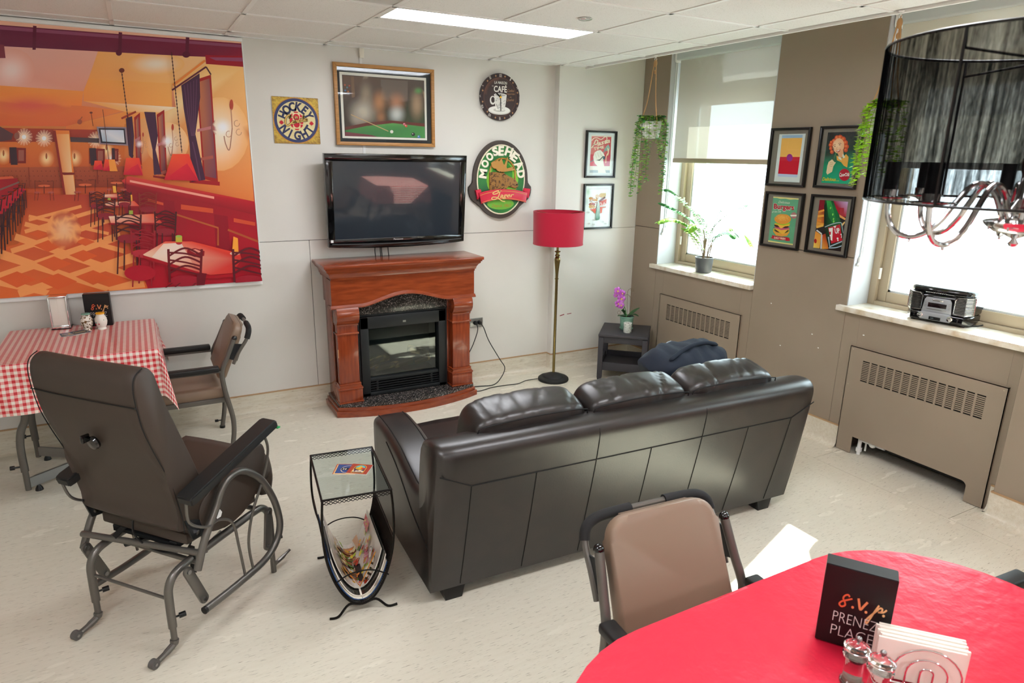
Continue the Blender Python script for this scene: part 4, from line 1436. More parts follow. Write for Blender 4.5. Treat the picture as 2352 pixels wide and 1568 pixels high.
tvo('corner_sticker', MB().box(-hw + 0.022, -hw + 0.040, -0.0365, -0.035, 0.045, 0.064), M['white'])
a = Art([(0, 0), (100, 0), (100, 10), (0, 10)], [(-0.036, 0.062), (0.036, 0.062), (0.036, 0.048), (-0.036, 0.048)], lambda u, v, d: (u - 0.01, -0.0358 - d, v))
a.text('Panasonic', 0, 10, 100, 10, 8, '#c9c9c9', bold=0.01)
a.build('brand_lettering', M['print'], TV, world=False)
a = Art([(0, 0), (100, 0), (100, 10), (0, 10)], [(-0.495, 0.625), (-0.455, 0.625), (-0.455, 0.617), (-0.495, 0.617)], lambda u, v, d: (u, -0.0358 - d, v))
a.text('VIERA', 0, 10, 60, 10, 8, '#9a9a9a')
a.build('brand_lettering', M['print'], TV, world=False)
cb_ = MB()
for x in (-0.155, -0.115, -0.105, -0.055):
    cb_.tube(catmull([(1.655 + x * 0.9, -0.035, 1.22), (1.655 + x, -0.03, 1.15), (1.655 + x * 1.02 + 0.006, -0.028, 1.09)], 5), 0.0035, 6)
TC = obj('television_cables', cb_, M['cord'])
TC['label'] = 'thin black cables dropping from the television behind the mantel'
TC['category'] = 'cable'
CN = thing('cable_raceway', 'thin white cable raceway running from the ceiling behind the framed picture', 'raceway', (1.46, 0, 2.40))
obj('channel', MB().box(1.4505, 1.4705, -0.0035, 0, 1.80, 2.46, 0.001), M['white'], CN, world=True)
obj('ceiling_box', MB().prism([(1.447, 2.508), (1.481, 2.508), (1.476, 2.446), (1.449, 2.446)], lambda u, v, d: (u, d, v), -0.028, 0.0, 0.003), mat('cream plastic', '#e3ddcf', rough=0.4), CN, world=True)

OU = thing('wall_outlet', 'steel double outlet with two black plugs beside the fireplace', 'outlet', (2.341, 0, 0.493))
obj('cover_plate', MB().box(2.284, 2.398, -0.006, 0, 0.456, 0.533, 0.002), M['steel'], OU, world=True)
for k, x in enumerate((2.325, 2.362)):
    obj('socket', MB().lathe([(0, 0), (0.016, 0), (0.016, 0.003)], n=18, M=Matrix.Translation((x, -0.006, 0.495)) @ Matrix.Rotation(PI / 2, 4, 'X')), M['black_plastic'], OU, world=True)
    obj('plug', MB().box(x - 0.012, x + 0.012, -0.040, -0.008, 0.482, 0.506, 0.004), M['black_plastic'], OU, world=True)
c1 = obj('power_cord', MB().tube(catmull([(2.325, -0.04, 0.49), (2.33, -0.05, 0.44), (2.29, -0.05, 0.33), (2.235, -0.06, 0.24), (2.20, -0.07, 0.20), (2.185, -0.08, 0.19)], 8), 0.004, 6), M['cord'])
c1['label'] = 'short black cord from the outlet to the back of the fireplace'; c1['category'] = 'cord'; c1['group'] = 'cords below the wall outlet'
c2 = obj('power_cord', MB().tube(catmull([(2.362, -0.04, 0.49), (2.38, -0.06, 0.46), (2.43, -0.06, 0.34), (2.52, -0.08, 0.18), (2.56, -0.10, 0.10), (2.50, -0.14, 0.03), (2.40, -0.20, 0.006), (2.28, -0.18, 0.006), (2.19, -0.16, 0.006)], 8), 0.004, 6), M['cord'])
c2['label'] = 'looping black cord hanging from the outlet to the floor'; c2['category'] = 'cord'; c2['group'] = 'cords below the wall outlet'
c3 = obj('power_cord', MB().tube(catmull([(2.20, -0.06, 0.30), (2.235, -0.05, 0.25), (2.235, -0.05, 0.16), (2.20, -0.06, 0.08)], 8), 0.003, 6), M['cord'])
c3['label'] = 'small loop of cord against the right side of the fireplace'; c3['category'] = 'cord'; c3['group'] = 'cords below the wall outlet'

# ================================================================== FLOOR LAMP
FL = thing('floor_lamp', 'brass floor lamp with red drum shade and black round base', 'lamp', (2.925, -0.29, 0))
obj('base', MB().lathe([(0.0, 0.0), (0.126, 0.0), (0.130, 0.008), (0.128, 0.020), (0.118, 0.028), (0.090, 0.032), (0.086, 0.040), (0.075, 0.046), (0.05, 0.055), (0.02, 0.066), (0.0, 0.068)], n=48), M['lamp_black'], FL)
P_ = obj('pole', MB().lathe([(0.0115, 0.06), (0.0115, 0.86), (0.016, 0.862), (0.016, 0.868), (0.0115, 0.87), (0.012, 0.90), (0.017, 0.955), (0.023, 1.0), (0.025, 1.02), (0.022, 1.035), (0.014, 1.044), (0.020, 1.050), (0.021, 1.056), (0.014, 1.064), (0.013, 1.075), (0.024, 1.084), (0.025, 1.089), (0.010, 1.093), (0.009, 1.20)], n=24), M['brass'], FL)
for z in (0.28, 0.52, 0.74):
    obj('pole_joint', MB().lathe([(0.0118, z), (0.0128, z + 0.001), (0.0128, z + 0.005), (0.0118, z + 0.006)], n=20), M['brass'], P_)
sh = MB()
sh.lathe([(0.199, 1.145), (0.203, 1.40), (0.199, 1.40), (0.195, 1.147)], n=64, cap=False)
obj('shade', sh, M['red_shade'], FL)
obj('shade_trim', MB().lathe([(0.200, 1.1445), (0.2015, 1.150), (0.1945, 1.150), (0.1945, 1.1445)], n=64, cap=False).lathe([(0.203, 1.397), (0.2045, 1.403), (0.198, 1.403)], n=64, cap=False), M['red_shade'], FL)
sp_ = MB()
for k in range(3):
    q = 2 * PI * k / 3
    sp_.cyl((0, 0, 1.37), (0.2 * math.cos(q), 0.2 * math.sin(q), 1.395), 0.002, n=6)
sp_.cyl((0, 0, 1.2), (0, 0, 1.38), 0.004, n=8)
obj('shade_spider', sp_, M['brass'], FL)
obj('bulb', MB().sphere((0, 0, 1.27), 0.03, (1, 1, 1.3)), M['pot_white'], FL)
lc = obj('lamp_cord', MB().tube(catmull([(2.80, -0.24, 0.012), (2.70, -0.22, 0.005), (2.60, -0.26, 0.005), (2.48, -0.25, 0.005), (2.36, -0.25, 0.005), (2.25, -0.28, 0.005), (2.17, -0.27, 0.006)], 8), 0.0035, 6), M['cord'])
lc['label'] = 'thin black lamp cord running along the floor to the fireplace'; lc['category'] = 'cord'

# ================================================================== CHARCOAL SIDE TABLE IN THE CORNER
ST = thing('side_table', 'small square charcoal wooden side table with a lower tray, in the corner', 'table', (3.553, -0.428, 0), math.radians(-43.0))
W2_, D2_ = 0.205, 0.215
obj('tabletop', MB().box(-W2_, W2_, -D2_, D2_, 0.376, 0.40, 0.006, 3), M['char_wood'], ST)
for sx in (-1, 1):
    for sy in (-1, 1):
        x0 = sx * (W2_ - 0.024)
        y0 = sy * (D2_ - 0.024)
        obj('leg', MB().prism([(x0 - 0.021, 0.372), (x0 + 0.021, 0.372), (x0 + 0.021, 0.02), (x0 + 0.021 - (0.012 if sx < 0 else 0.004), 0.0), (x0 - 0.021 + (0.004 if sx < 0 else 0.012), 0.0), (x0 - 0.021, 0.02)],
                                lambda u, v, d: (u, y0 + d, v), -0.020, 0.020, 0.002), M['char_wood'], ST)
for s in (-1, 1):
    obj('apron', MB().box(-W2_ + 0.045, W2_ - 0.045, s * (D2_ - 0.022) - 0.009, s * (D2_ - 0.022) + 0.009, 0.325, 0.374, 0.002), M['char_wood'], ST)
    obj('apron', MB().box(s * (W2_ - 0.022) - 0.009, s * (W2_ - 0.022) + 0.009, -D2_ + 0.045, D2_ - 0.045, 0.325, 0.374, 0.002), M['char_wood'], ST)
    obj('tray_rail', MB().box(-W2_ + 0.045, W2_ - 0.045, s * (D2_ - 0.022) - 0.009, s * (D2_ - 0.022) + 0.009, 0.085, 0.155, 0.002), M['char_wood'], ST)
    obj('tray_rail', MB().box(s * (W2_ - 0.022) - 0.009, s * (W2_ - 0.022) + 0.009, -D2_ + 0.045, D2_ - 0.045, 0.085, 0.155, 0.002), M['char_wood'], ST)
obj('tray_shelf', MB().box(-W2_ + 0.03, W2_ - 0.03, -D2_ + 0.03, D2_ - 0.03, 0.10, 0.112), M['char_wood'], ST)

# orchid in a teal pot, small lace cup
OR = thing('potted_orchid', 'magenta orchid in a teal glazed pot on the charcoal side table', 'plant', (3.575, -0.41, 0.40))
obj('saucer', MB().lathe([(0.0, 0.0), (0.052, 0.0), (0.06, 0.012), (0.056, 0.012), (0.05, 0.006), (0.0, 0.006)], n=32), M['teal'], OR)
obj('pot', MB().lathe([(0.0, 0.007), (0.044, 0.007), (0.052, 0.035), (0.058, 0.105), (0.062, 0.108), (0.061, 0.116), (0.053, 0.116), (0.050, 0.10), (0.0, 0.098)], n=32), M['teal'], OR)
obj('soil', MB().lathe([(0.0, 0.104), (0.051, 0.100)], n=20, cap=False), M['soil'], OR)
def leaf(p0, p1, p2, w, n=8):
    """broad leaf as a bent lens with a thickness"""
    c = catmull([p0, p1, p2], n)
    mb = MB()
    rows = []
    for i, p in enumerate(c):
        t = (c[min(i + 1, len(c) - 1)] - c[max(i - 1, 0)]).normalized()
        b = t.cross(Vector((0, 0, 1)))
        b = b.normalized() if b.length > 1e-4 else Vector((1, 0, 0))
        nn = b.cross(t)
        k = math.sin(PI * min(0.985, (i + 0.35) / len(c))) ** 0.7 * w / 2
        rows.append([mb.bm.verts.new(p - b * k + nn * 0.004), mb.bm.verts.new(p), mb.bm.verts.new(p + b * k + nn * 0.004), mb.bm.verts.new(p - nn * 0.0015)])
    for a, b in zip(rows, rows[1:]):
        for q in range(4):
            mb.bm.faces.new((a[q], a[(q + 1) % 4], b[(q + 1) % 4], b[q]))
    return mb
# view right is (.88,-.48)
ex = Vector((0.88, -0.48, 0)); ey = Vector((0.48, 0.88, 0))
def V(a, b, c):
    return ex * a + ey * b + Vector((0, 0, c))
for (p0, p1, p2, w) in ((V(0.01, 0, 0.11), V(0.06, 0.02, 0.15), V(0.11, 0.03, 0.178), 0.055), (V(0.0, 0.0, 0.11), V(0.05, -0.03, 0.135), V(0.09, -0.045, 0.122), 0.05),
                        (V(-0.01, 0.02, 0.11), V(-0.025, 0.03, 0.15), V(-0.02, 0.03, 0.19), 0.05), (V(-0.01, -0.02, 0.11), V(-0.05, -0.03, 0.125), V(-0.085, -0.04, 0.122), 0.035)):
    obj('leaf', leaf(p0, p1, p2, w), M['dark_leaf'], OR, angle=80)
obj('flower_stem', MB().tube(catmull([V(0.0, 0, 0.10), V(-0.015, 0.0, 0.17), V(-0.045, 0, 0.225), V(-0.075, 0, 0.30), V(-0.07, 0, 0.36)], 6), 0.0025, 6), M['fern_leaf'], OR)
obj('curly_twig', MB().tube(catmull([V(0.005, 0.01, 0.10), V(-0.005, 0.01, 0.25), V(-0.005, 0.0, 0.33), V(0.02, 0, 0.355), V(0.045, 0.0, 0.345), V(0.03, 0.0, 0.33), V(0.02, 0.01, 0.345), V(0.05, 0, 0.33)], 6), 0.0017, 5), M['stem'], OR)
obj('curly_twig', MB().tube(catmull([V(0.015, 0.01, 0.10), V(0.03, 0.0, 0.20), V(0.03, 0, 0.26), V(0.0, 0, 0.30), V(-0.03, 0.0, 0.295)], 6), 0.0017, 5), M['stem'], OR)
obj('curly_twig', MB().tube(catmull([V(-0.02, -0.01, 0.11), V(-0.07, -0.02, 0.125), V(-0.085, -0.02, 0.15), V(-0.07, -0.02, 0.165), V(-0.06, -0.02, 0.145), V(-0.075, -0.02, 0.13)], 6), 0.0015, 5), M['stem'], OR)
petal = mat('magenta petal', '#b94fc0', rough=0.5, var=('#d88adf', 40, (1, 1, 1), 0.4, 0.65))
for (a, c, r) in ((-0.095, 0.335, 0.030), (-0.055, 0.315, 0.027), (-0.060, 0.268, 0.034), (-0.085, 0.225, 0.028), (-0.060, 0.212, 0.028), (-0.108, 0.300, 0.020)):
    mb = MB()
    for k in range(5):
        q = 2 * PI * k / 5 + a * 40
        d = V(math.cos(q) * r, -0.006, math.sin(q) * r)
        mb.sphere(V(a, -0.012, c) + d * 0.62, r * 0.56, (1.0, 0.7, 1.0), 8, 6)
    f_ = obj('flower', mb, petal, OR, angle=80)
    obj('flower_throat', MB().sphere(V(a, -0.032, c), r * 0.25, u=8, v=6), mat('yellow throat', '#e7c36a', rough=0.5), f_)
LC = thing('lace_cup', 'small white pierced tealight cup in front of the orchid pot', 'candle holder', (3.513, -0.505, 0.40))
obj('cup', MB().lathe([(0.0, 0.0), (0.031, 0.0), (0.033, 0.006), (0.034, 0.082), (0.031, 0.082), (0.030, 0.008), (0.0, 0.007)], n=32), mat('pierced white metal', '#d6dcd3', rough=0.5, var=('#75796f', 90, (1, 1, 1), 0.56, 0.62)), LC)
obj('rim', MB().lathe([(0.0345, 0.078), (0.0355, 0.081), (0.0335, 0.084), (0.031, 0.082)], n=32, cap=False), M['pot_white'], LC)

# ================================================================== WIRE MAGAZINE TABLE
WT = thing('wire_magazine_table', 'black wire side table with glass top and mesh magazine sling beside the sofa', 'table', (0.662, -2.248, 0), math.radians(-7.0))
bm_ = M['black_metal']
HW, HD, HZ = 0.135, 0.214, 0.53
def uprof(n=28, off=0.0, zmax=0.53):
    ks = [(-0.133, 0.53), (-0.139, 0.44), (-0.139, 0.34), (-0.128, 0.245), (-0.103, 0.155), (-0.072, 0.09), (-0.038, 0.05), (0.0, 0.036)]
    half = catmull([(a, 0, b) for a, b in ks], 4)
    full = half + [Vector((-p.x, 0, p.z)) for p in reversed(half[:-1])]
    return full
U = uprof()
for s in (-1, 1):
    obj('side_hoop', MB().tube([(p.x, s * HD, p.z) for p in U], 0.0048, 8), bm_, WT)
    obj('end_arc', MB().tube(catmull([(-0.104, s * (HD + 0.004), 0.158), (-0.055, s * (HD + 0.004), 0.185), (0.0, s * (HD + 0.004), 0.193), (0.055, s * (HD + 0.004), 0.183), (0.110, s * (HD + 0.004), 0.150)], 5), 0.0032, 6), bm_, WT)
    obj('foot', MB().tube(catmull([(-0.135, s * (HD + 0.012), 0.007), (-0.10, s * (HD + 0.012), 0.008), (-0.055, s * HD, 0.045), (0.0, s * HD, 0.036), (0.055, s * HD, 0.045), (0.10, s * (HD + 0.012), 0.008), (0.14, s * (HD + 0.012), 0.007)], 5), 0.0052, 8), bm_, WT)
fr = MB()
C4 = [(-HW, -HD), (HW, -HD), (HW, HD), (-HW, HD)]
for k in range(4):
    a, b = C4[k], C4[(k + 1) % 4]
    fr.cyl((a[0], a[1], HZ), (b[0], b[1], HZ), 0.0042, n=8)
obj('top_frame', fr, bm_, WT)
zz = MB()
for k in range(4):
    a, b = Vector(C4[k] + (0,)), Vector(C4[(k + 1) % 4] + (0,))
    L_ = (b - a).length
    m = round(L_ / 0.036)
    for (z0, z1, ph) in ((HZ + 0.002, HZ - 0.010, 0), (HZ - 0.010, HZ - 0.022, 1)):
        for sg in (0, 1):
            pts = []
            for i in range(m * 4 + 1):
                w = 0.5 - 0.5 * math.cos(PI * (i / 2 + ph + sg))
                p = a + (b - a) * i / (m * 4)
                pts.append((p.x, p.y, z0 + (z1 - z0) * w))
            zz.tube(pts, 0.0017, 4, caps=False)
obj('mesh_apron', zz, bm_, WT, smooth=False)
obj('glass_top', MB().box(-HW + 0.004, HW - 0.004, -HD + 0.004, HD - 0.004, HZ - 0.003, HZ + 0.003), M['table_glass'], WT)
lo = [p for p in U if p.z < 0.335]
sl = MB()
ny = 46
for j in range(ny + 1):
    y = -HD + 2 * HD * j / ny
    sl.tube([(p.x * 0.985, y, p.z + 0.004) for p in lo], 0.0015, 4, caps=False)
arc = [0.0]
for a, b in zip(lo, lo[1:]):
    arc.append(arc[-1] + (b - a).length)
for i in range(0, len(lo)):
    sl.cyl((lo[i].x * 0.985, -HD, lo[i].z + 0.004), (lo[i].x * 0.985, HD, lo[i].z + 0.004), 0.0015, n=4)
    if i + 1 < len(lo):
        q = (lo[i] + lo[i + 1]) / 2
        sl.cyl((q.x * 0.985, -HD, q.z + 0.004), (q.x * 0.985, HD, q.z + 0.004), 0.0015, n=4)
MS = obj('mesh_sling', sl, bm_, WT, smooth=False, kind='stuff')
for e in (lo[0], lo[-1]):
    obj('sling_edge', MB().cyl((e.x * 0.985, -HD, e.z + 0.004), (e.x * 0.985, HD, e.z + 0.004), 0.003, n=6), bm_, WT)

# magazines curled into the sling: sheets that follow the U, stacked inward
def ucurve(off):
    pts = [p for p in U]
    out = []
    for i, p in enumerate(pts):
        t = (pts[min(i + 1, len(pts) - 1)] - pts[max(i - 1, 0)]).normalized()
        n_ = Vector((-t.z, 0, t.x))
        out.append(p + n_ * off)
    return out
def upoint(curve, s):
    """s: arc length from the bottom, + to the right"""
    mid = len(curve) // 2
    rng_ = range(mid, len(curve) - 1) if s >= 0 else range(mid, 0, -1)
    rem = abs(s)
    for i in rng_:
        a, b = curve[i], curve[i + 1] if s >= 0 else curve[i - 1]
        l = (b - a).length
        if rem <= l:
            return a + (b - a) * (rem / l)
        rem -= l
    return b + (b - a).normalized() * rem
ang_ = math.radians(-7.0)
def wloc(p):
    return (0.662 + p[0] * math.cos(ang_) - p[1] * math.sin(ang_), -2.248 + p[0] * math.sin(ang_) + p[1] * math.cos(ang_), p[2])
def magazine(label, off, s0, s1, y0, y1, art, edge):
    c = wloc((0, (y0 + y1) / 2, 0.05 + off))
    t = thing('magazine', label, 'magazine', c, 0, 'magazines in the wire sling')
    ci, co = ucurve(off + 0.004), ucurve(off)
    n = 22
    mb = MB()
    rows = []
    for i in range(n + 1):
        s = s0 + (s1 - s0) * i / n
        a, b = upoint(ci, s), upoint(co, s)
        rows.append([mb.bm.verts.new(wloc((a.x, y0, a.z))), mb.bm.verts.new(wloc((a.x, y1, a.z))), mb.bm.verts.new(wloc((b.x, y1, b.z))), mb.bm.verts.new(wloc((b.x, y0, b.z)))])
    for a, b in zip(rows, rows[1:]):
        for k in range(4):
            mb.bm.faces.new((a[k], a[(k + 1) % 4], b[(k + 1) % 4], b[k]))
    mb.bm.faces.new(rows[0]); mb.bm.faces.new(list(reversed(rows[-1])))
    pg = obj('pages', mb, edge, t, world=True)
    cc_ = ucurve(off + 0.0048)
    def to3(a, b, d):
        p = upoint(cc_, a)
        q = upoint(ucurve_cache(off + 0.0048 + d), a)
        return Vector(wloc((q.x, b, q.z)))
    A = Art([(0, 0), (1, 0), (1, 1), (0, 1)], [(s0, y1), (s1, y1), (s1, y0), (s0, y0)], to3, 0.0002)
    art(A)
    A.build('cover', M['print_gloss'], t)
    return t
_uc = {}
def ucurve_cache(o):
    k = round(o, 5)
    if k not in _uc:
        _uc[k] = ucurve(k)
    return _uc[k]
rng = random.Random(3)
def gridpoly(A, x0, y0, x1, y1, col, n=6):
    c = lin(col)
    A.raster(x0, y0, x1, y1, n, 2, lambda u, v: c)
def art_top(A):
    A.raster(0, 0, 1, 1, 40, 10, lambda u, v: lin('#d9cfc4') if u > 0.42 + 0.04 * v else lin('#c9bcb0'))
    # roast on the left of the fold
    for k in range(46):
        u, v = rng.uniform(0.33, 0.60), rng.uniform(0.12, 0.86)
        A.ell(u, v, rng.uniform(0.02, 0.05), rng.uniform(0.03, 0.07), rng.choice(['#a8764f', '#8d5a38', '#c79a74', '#74442a', '#b98560', '#3a2117', '#d0a98a']), rng.uniform(0, 3), n=9)
    for k in range(16):
        A.ell(rng.uniform(0.36, 0.58), rng.uniform(0.15, 0.8), 0.008, 0.012, rng.choice(['#5f6a2d', '#3f4a20']), 0, n=6)
    A.poly([(0.62, 0.02), (0.70, 0.03), (0.70, 0.20), (0.66, 0.32), (0.64, 0.2)], '#c79b79')
    A.poly([(0.66, 0.36), (0.73, 0.34), (0.73, 0.39), (0.67, 0.41)], '#17110f')
    A.poly([(0.55, 0.55), (0.63, 0.62), (0.62, 0.97), (0.54, 0.95)], '#2a2125')
    A.text('CHARLOTTE', 0.80, 0.50, 0.70, 0.78, 0.05, '#d02a7c', bold=0.02)
    A.text('CARDIN', 0.75, 0.50, 0.67, 0.70, 0.05, '#d02a7c', bold=0.02)
    A.ell(0.82, 0.76, 0.05, 0.07, '#171717', 0.3, n=20)
    A.ell(0.818, 0.765, 0.044, 0.062, '#e5dcd4', 0.3, n=20)
    A.ell(0.82, 0.77, 0.02, 0.04, '#cf3a86', 0.3, n=12)
    A.text('qili', 0.86, 0.90, 0.63, 0.97, 0.14, '#17171c')
def art_mid(A):
    A.raster(0, 0, 1, 1, 30, 8, lambda u, v: lin('#2b2a26'))
    for k in range(150):
        A.ell(rng.uniform(0.22, 0.88), rng.uniform(0.05, 0.86), rng.uniform(0.012, 0.035), rng.uniform(0.015, 0.05),
              rng.choice(['#c9742f', '#d9a13c', '#7fa02f', '#4f7a2a', '#b43a26', '#e3cf9a', '#8d4a24', '#d6c23f', '#a7c23a', '#efe0bd']), rng.uniform(0, 3), n=9)
    A.poly([(0.25, 0.89), (0.5, 0.93), (0.9, 0.87), (0.9, 0.90), (0.5, 0.96), (0.25, 0.92)], '#e08a1e')
    gridpoly(A, 0.86, 0.05, 0.97, 0.32, '#c8102e')
    for k in range(5):
        A.ell(0.9 + 0.02 * (k % 2), 0.08 + 0.05 * k, 0.012, 0.012, '#f0c23a', n=8)
def art_low(A):
    A.raster(0, 0, 1, 1, 24, 4, lambda u, v: lin('#e8e2d4') if u > 0.12 else lin('#26406b'))
    for k in range(20):
        A.ell(rng.uniform(0.2, 0.85), rng.uniform(0.6, 0.96), 0.04, 0.05, rng.choice(['#8a7f84', '#b6a99c', '#59636f', '#d8c9b8']), 0, n=8)
magazine('blue-spined magazine lowest in the wire sling', 0.006, -0.27, 0.20, -0.20, 0.16, art_low, mat('blue magazine edge', '#2f4f80', rough=0.5))
magazine('magazine with a colourful salad cover, between two others in the sling', 0.014, -0.24, 0.215, -0.185, 0.14, art_mid, M['paper'])
magazine('top magazine in the sling with a roast and a white cover', 0.024, -0.25, 0.205, -0.145, 0.19, art_top, M['paper'])

# beer coasters on the glass top
def coaster(label, corners, z, art, grp):
    c = Vector((sum(p[0] for p in corners) / 4, sum(p[1] for p in corners) / 4, z))
    t = thing('coaster', label, 'coaster', c, 0, grp)
    obj('card', MB().prism(corners, lambda u, v, d: (u, v, z + d), 0, 0.0014), M['paper'], t, world=True)
    A = Art([(0, 0), (100, 0), (100, 100), (0, 100)], corners, lambda a, b, d: (a, b, z + 0.0016 + d), 0.00005)
    art(A)
    A.build('printed_face', M['print'], t)
def rect(cx_, cy_, w, h, a):
    c, s = math.cos(a), math.sin(a)
    return [(cx_ + x * c - y * s, cy_ + x * s + y * c) for x, y in ((-w / 2, h / 2), (w / 2, h / 2), (w / 2, -h / 2), (-w / 2, -h / 2))]
def leffe_blue(A):
    A.poly([(0, 0), (100, 0), (100, 100), (0, 100)], '#e0b878')
    A.poly([(9, 4), (100, 4), (100, 92), (9, 92)], '#2c4680')
    A.poly([(0, 0), (100, 0), (100, 5), (5, 5), (4, 100), (0, 100)], '#a8482f')
    A.ell(62, 52, 34, 36, '#e8cfae', n=30)
    A.ell(62, 52, 31, 33, '#2c4680', n=30)
    A.poly([(30, 38), (90, 38), (90, 60), (30, 60)], '#1c1a24')
    A.text('H', 38, 57, 52, 57, 15, '#f1e3c8', bold=0.02)
def leffe(A):
    A.poly([(0, 0), (100, 0), (100, 100), (0, 100)], '#a23a26')
    pts = [(20, 92), (80, 92)] + [(50 + 30 * math.cos(PI * k / 14), 42 - 36 * math.sin(PI * k / 14)) for k in range(15)]
    A.poly(pts, '#e0aa2a')
    pts = [(23, 89), (77, 89)] + [(50 + 27 * math.cos(PI * k / 14), 42 - 33 * math.sin(PI * k / 14)) for k in range(15)]
    A.poly(pts, '#4a2547')
    A.ell(50, 36, 22, 22, '#57b0b8', n=22)
    A.ell(50, 46, 22, 14, '#c29a1c', n=20)
    A.poly([(42, 30), (50, 18), (58, 30), (58, 46), (42, 46)], '#d8aa28')
    A.ell(66, 44, 12, 7, '#c41f2c', n=14)
    A.text('Leffe', 24, 82, 77, 82, 20, '#f4e6c4', bold=0.02)
# corners listed top-left, top-right, bottom-right, bottom-left as read from the front
coaster('blue beer coaster partly covered, on the glass of the wire table', rect(0.655, -2.228, 0.094, 0.094, math.radians(-27)), 0.5335, leffe_blue, 'coasters on the wire table')
coaster('red beer coaster with an arched picture, lying over the blue one', rect(0.706, -2.256, 0.088, 0.088, math.radians(-36)), 0.5352, leffe, 'coasters on the wire table')
# ================================================================== CHECKED TABLE
def gingham_mat():
    m = bpy.data.materials.new('red gingham vinyl')
    m.use_nodes = True
    nt = m.node_tree
    b = nt.nodes['Principled BSDF']
    b.inputs['Roughness'].default_value = 0.28
    uv = nt.nodes.new('ShaderNodeUVMap')
    uv.uv_map = 'UVMap'
    sp = nt.nodes.new('ShaderNodeSeparateXYZ')
    nt.links.new(uv.outputs[0], sp.inputs[0])
    def stripe(out):
        a = nt.nodes.new('ShaderNodeMath'); a.operation = 'DIVIDE'; a.inputs[1].default_value = 0.030
        f = nt.nodes.new('ShaderNodeMath'); f.operation = 'FRACT'
        g = nt.nodes.new('ShaderNodeMath'); g.operation = 'GREATER_THAN'; g.inputs[1].default_value = 0.5
        nt.links.new(out, a.inputs[0]); nt.links.new(a.outputs[0], f.inputs[0]); nt.links.new(f.outputs[0], g.inputs[0])
        return g.outputs[0]
    sx, sy = stripe(sp.outputs[0]), stripe(sp.outputs[1])
    ad = nt.nodes.new('ShaderNodeMath'); ad.operation = 'ADD'
    nt.links.new(sx, ad.inputs[0]); nt.links.new(sy, ad.inputs[1])
    hf = nt.nodes.new('ShaderNodeMath'); hf.operation = 'MULTIPLY'; hf.inputs[1].default_value = 0.5
    nt.links.new(ad.outputs[0], hf.inputs[0])
    r = nt.nodes.new('ShaderNodeValToRGB')
    r.color_ramp.interpolation = 'CONSTANT'
    e = r.color_ramp.elements
    e[0].position = 0; e[0].color = lin('#efe3d6')
    e[1].position = 0.3; e[1].color = lin('#e79a94')
    k = e.new(0.8); k.color = lin('#cf2a33')
    nt.links.new(hf.outputs[0], r.inputs[0])
    nt.links.new(r.outputs[0], b.inputs['Base Color'])
    return m
M['gingham'] = gingham_mat()

def cloth_mesh(x0, x1, y0, y1, z, drop, n=46, flare=0.10, ripple=0.006):
    """rectangular cloth over a table top x0..x1, y0..y1 with a hanging border; uv in metres"""
    bm = bmesh.new()
    uvl = bm.loops.layers.uv.new('UVMap')
    W, D = x1 - x0 + 2 * drop, y1 - y0 + 2 * drop
    nx, ny = n, int(n * D / W)
    def snap(v, lo, hi, m):
        # make a vertex row fall on the table edges
        return v
    def axis(lo, hi, m):
        a = [lo - drop + drop * i / 10 for i in range(10)]
        a += [lo + (hi - lo) * i / (m - 20) for i in range(m - 20)]
        a += [hi + drop * i / 10 for i in range(11)]
        return a
    S_, T_ = axis(x0, x1, nx), axis(y0, y1, ny)
    g = []
    for s in S_:
        row = []
        for t in T_:
            dx = max(0, s - x1) - max(0, x0 - s)
            dy = max(0, t - y1) - max(0, y0 - t)
            cx_, cy_ = min(max(s, x0), x1), min(max(t, y0), y1)
            l = math.hypot(dx, dy)
            if l > 0:
                ax, ay = dx / l, dy / l
                diag = 2 * abs(ax * ay)
                fl = 0.006 + l * (flare + 0.12 * diag)
                rp = ripple * math.sin(26 * (s + t) + 3 * (s - t)) * min(1, l / 0.1)
                p = (cx_ + ax * (fl + rp), cy_ + ay * (fl + rp), z - math.sqrt(max(0, l * l - (fl * 0.8) ** 2)) * (1.0 - 0.04 * diag))
                if l < 0.012:
                    p = (p[0], p[1], z - l * 0.5)
            else:
                p = (s, t, z)
            row.append((bm.verts.new(p), (s, t)))
        g.append(row)
    for i in range(len(S_) - 1):
        for j in range(len(T_) - 1):
            q = (g[i][j], g[i + 1][j], g[i + 1][j + 1], g[i][j + 1])
            f = bm.faces.new([v[0] for v in q])
            for lp, v in zip(f.loops, q):
                lp[uvl].uv = v[1]
    mb = MB()
    mb.bm.free()
    mb.bm = bm
    return mb

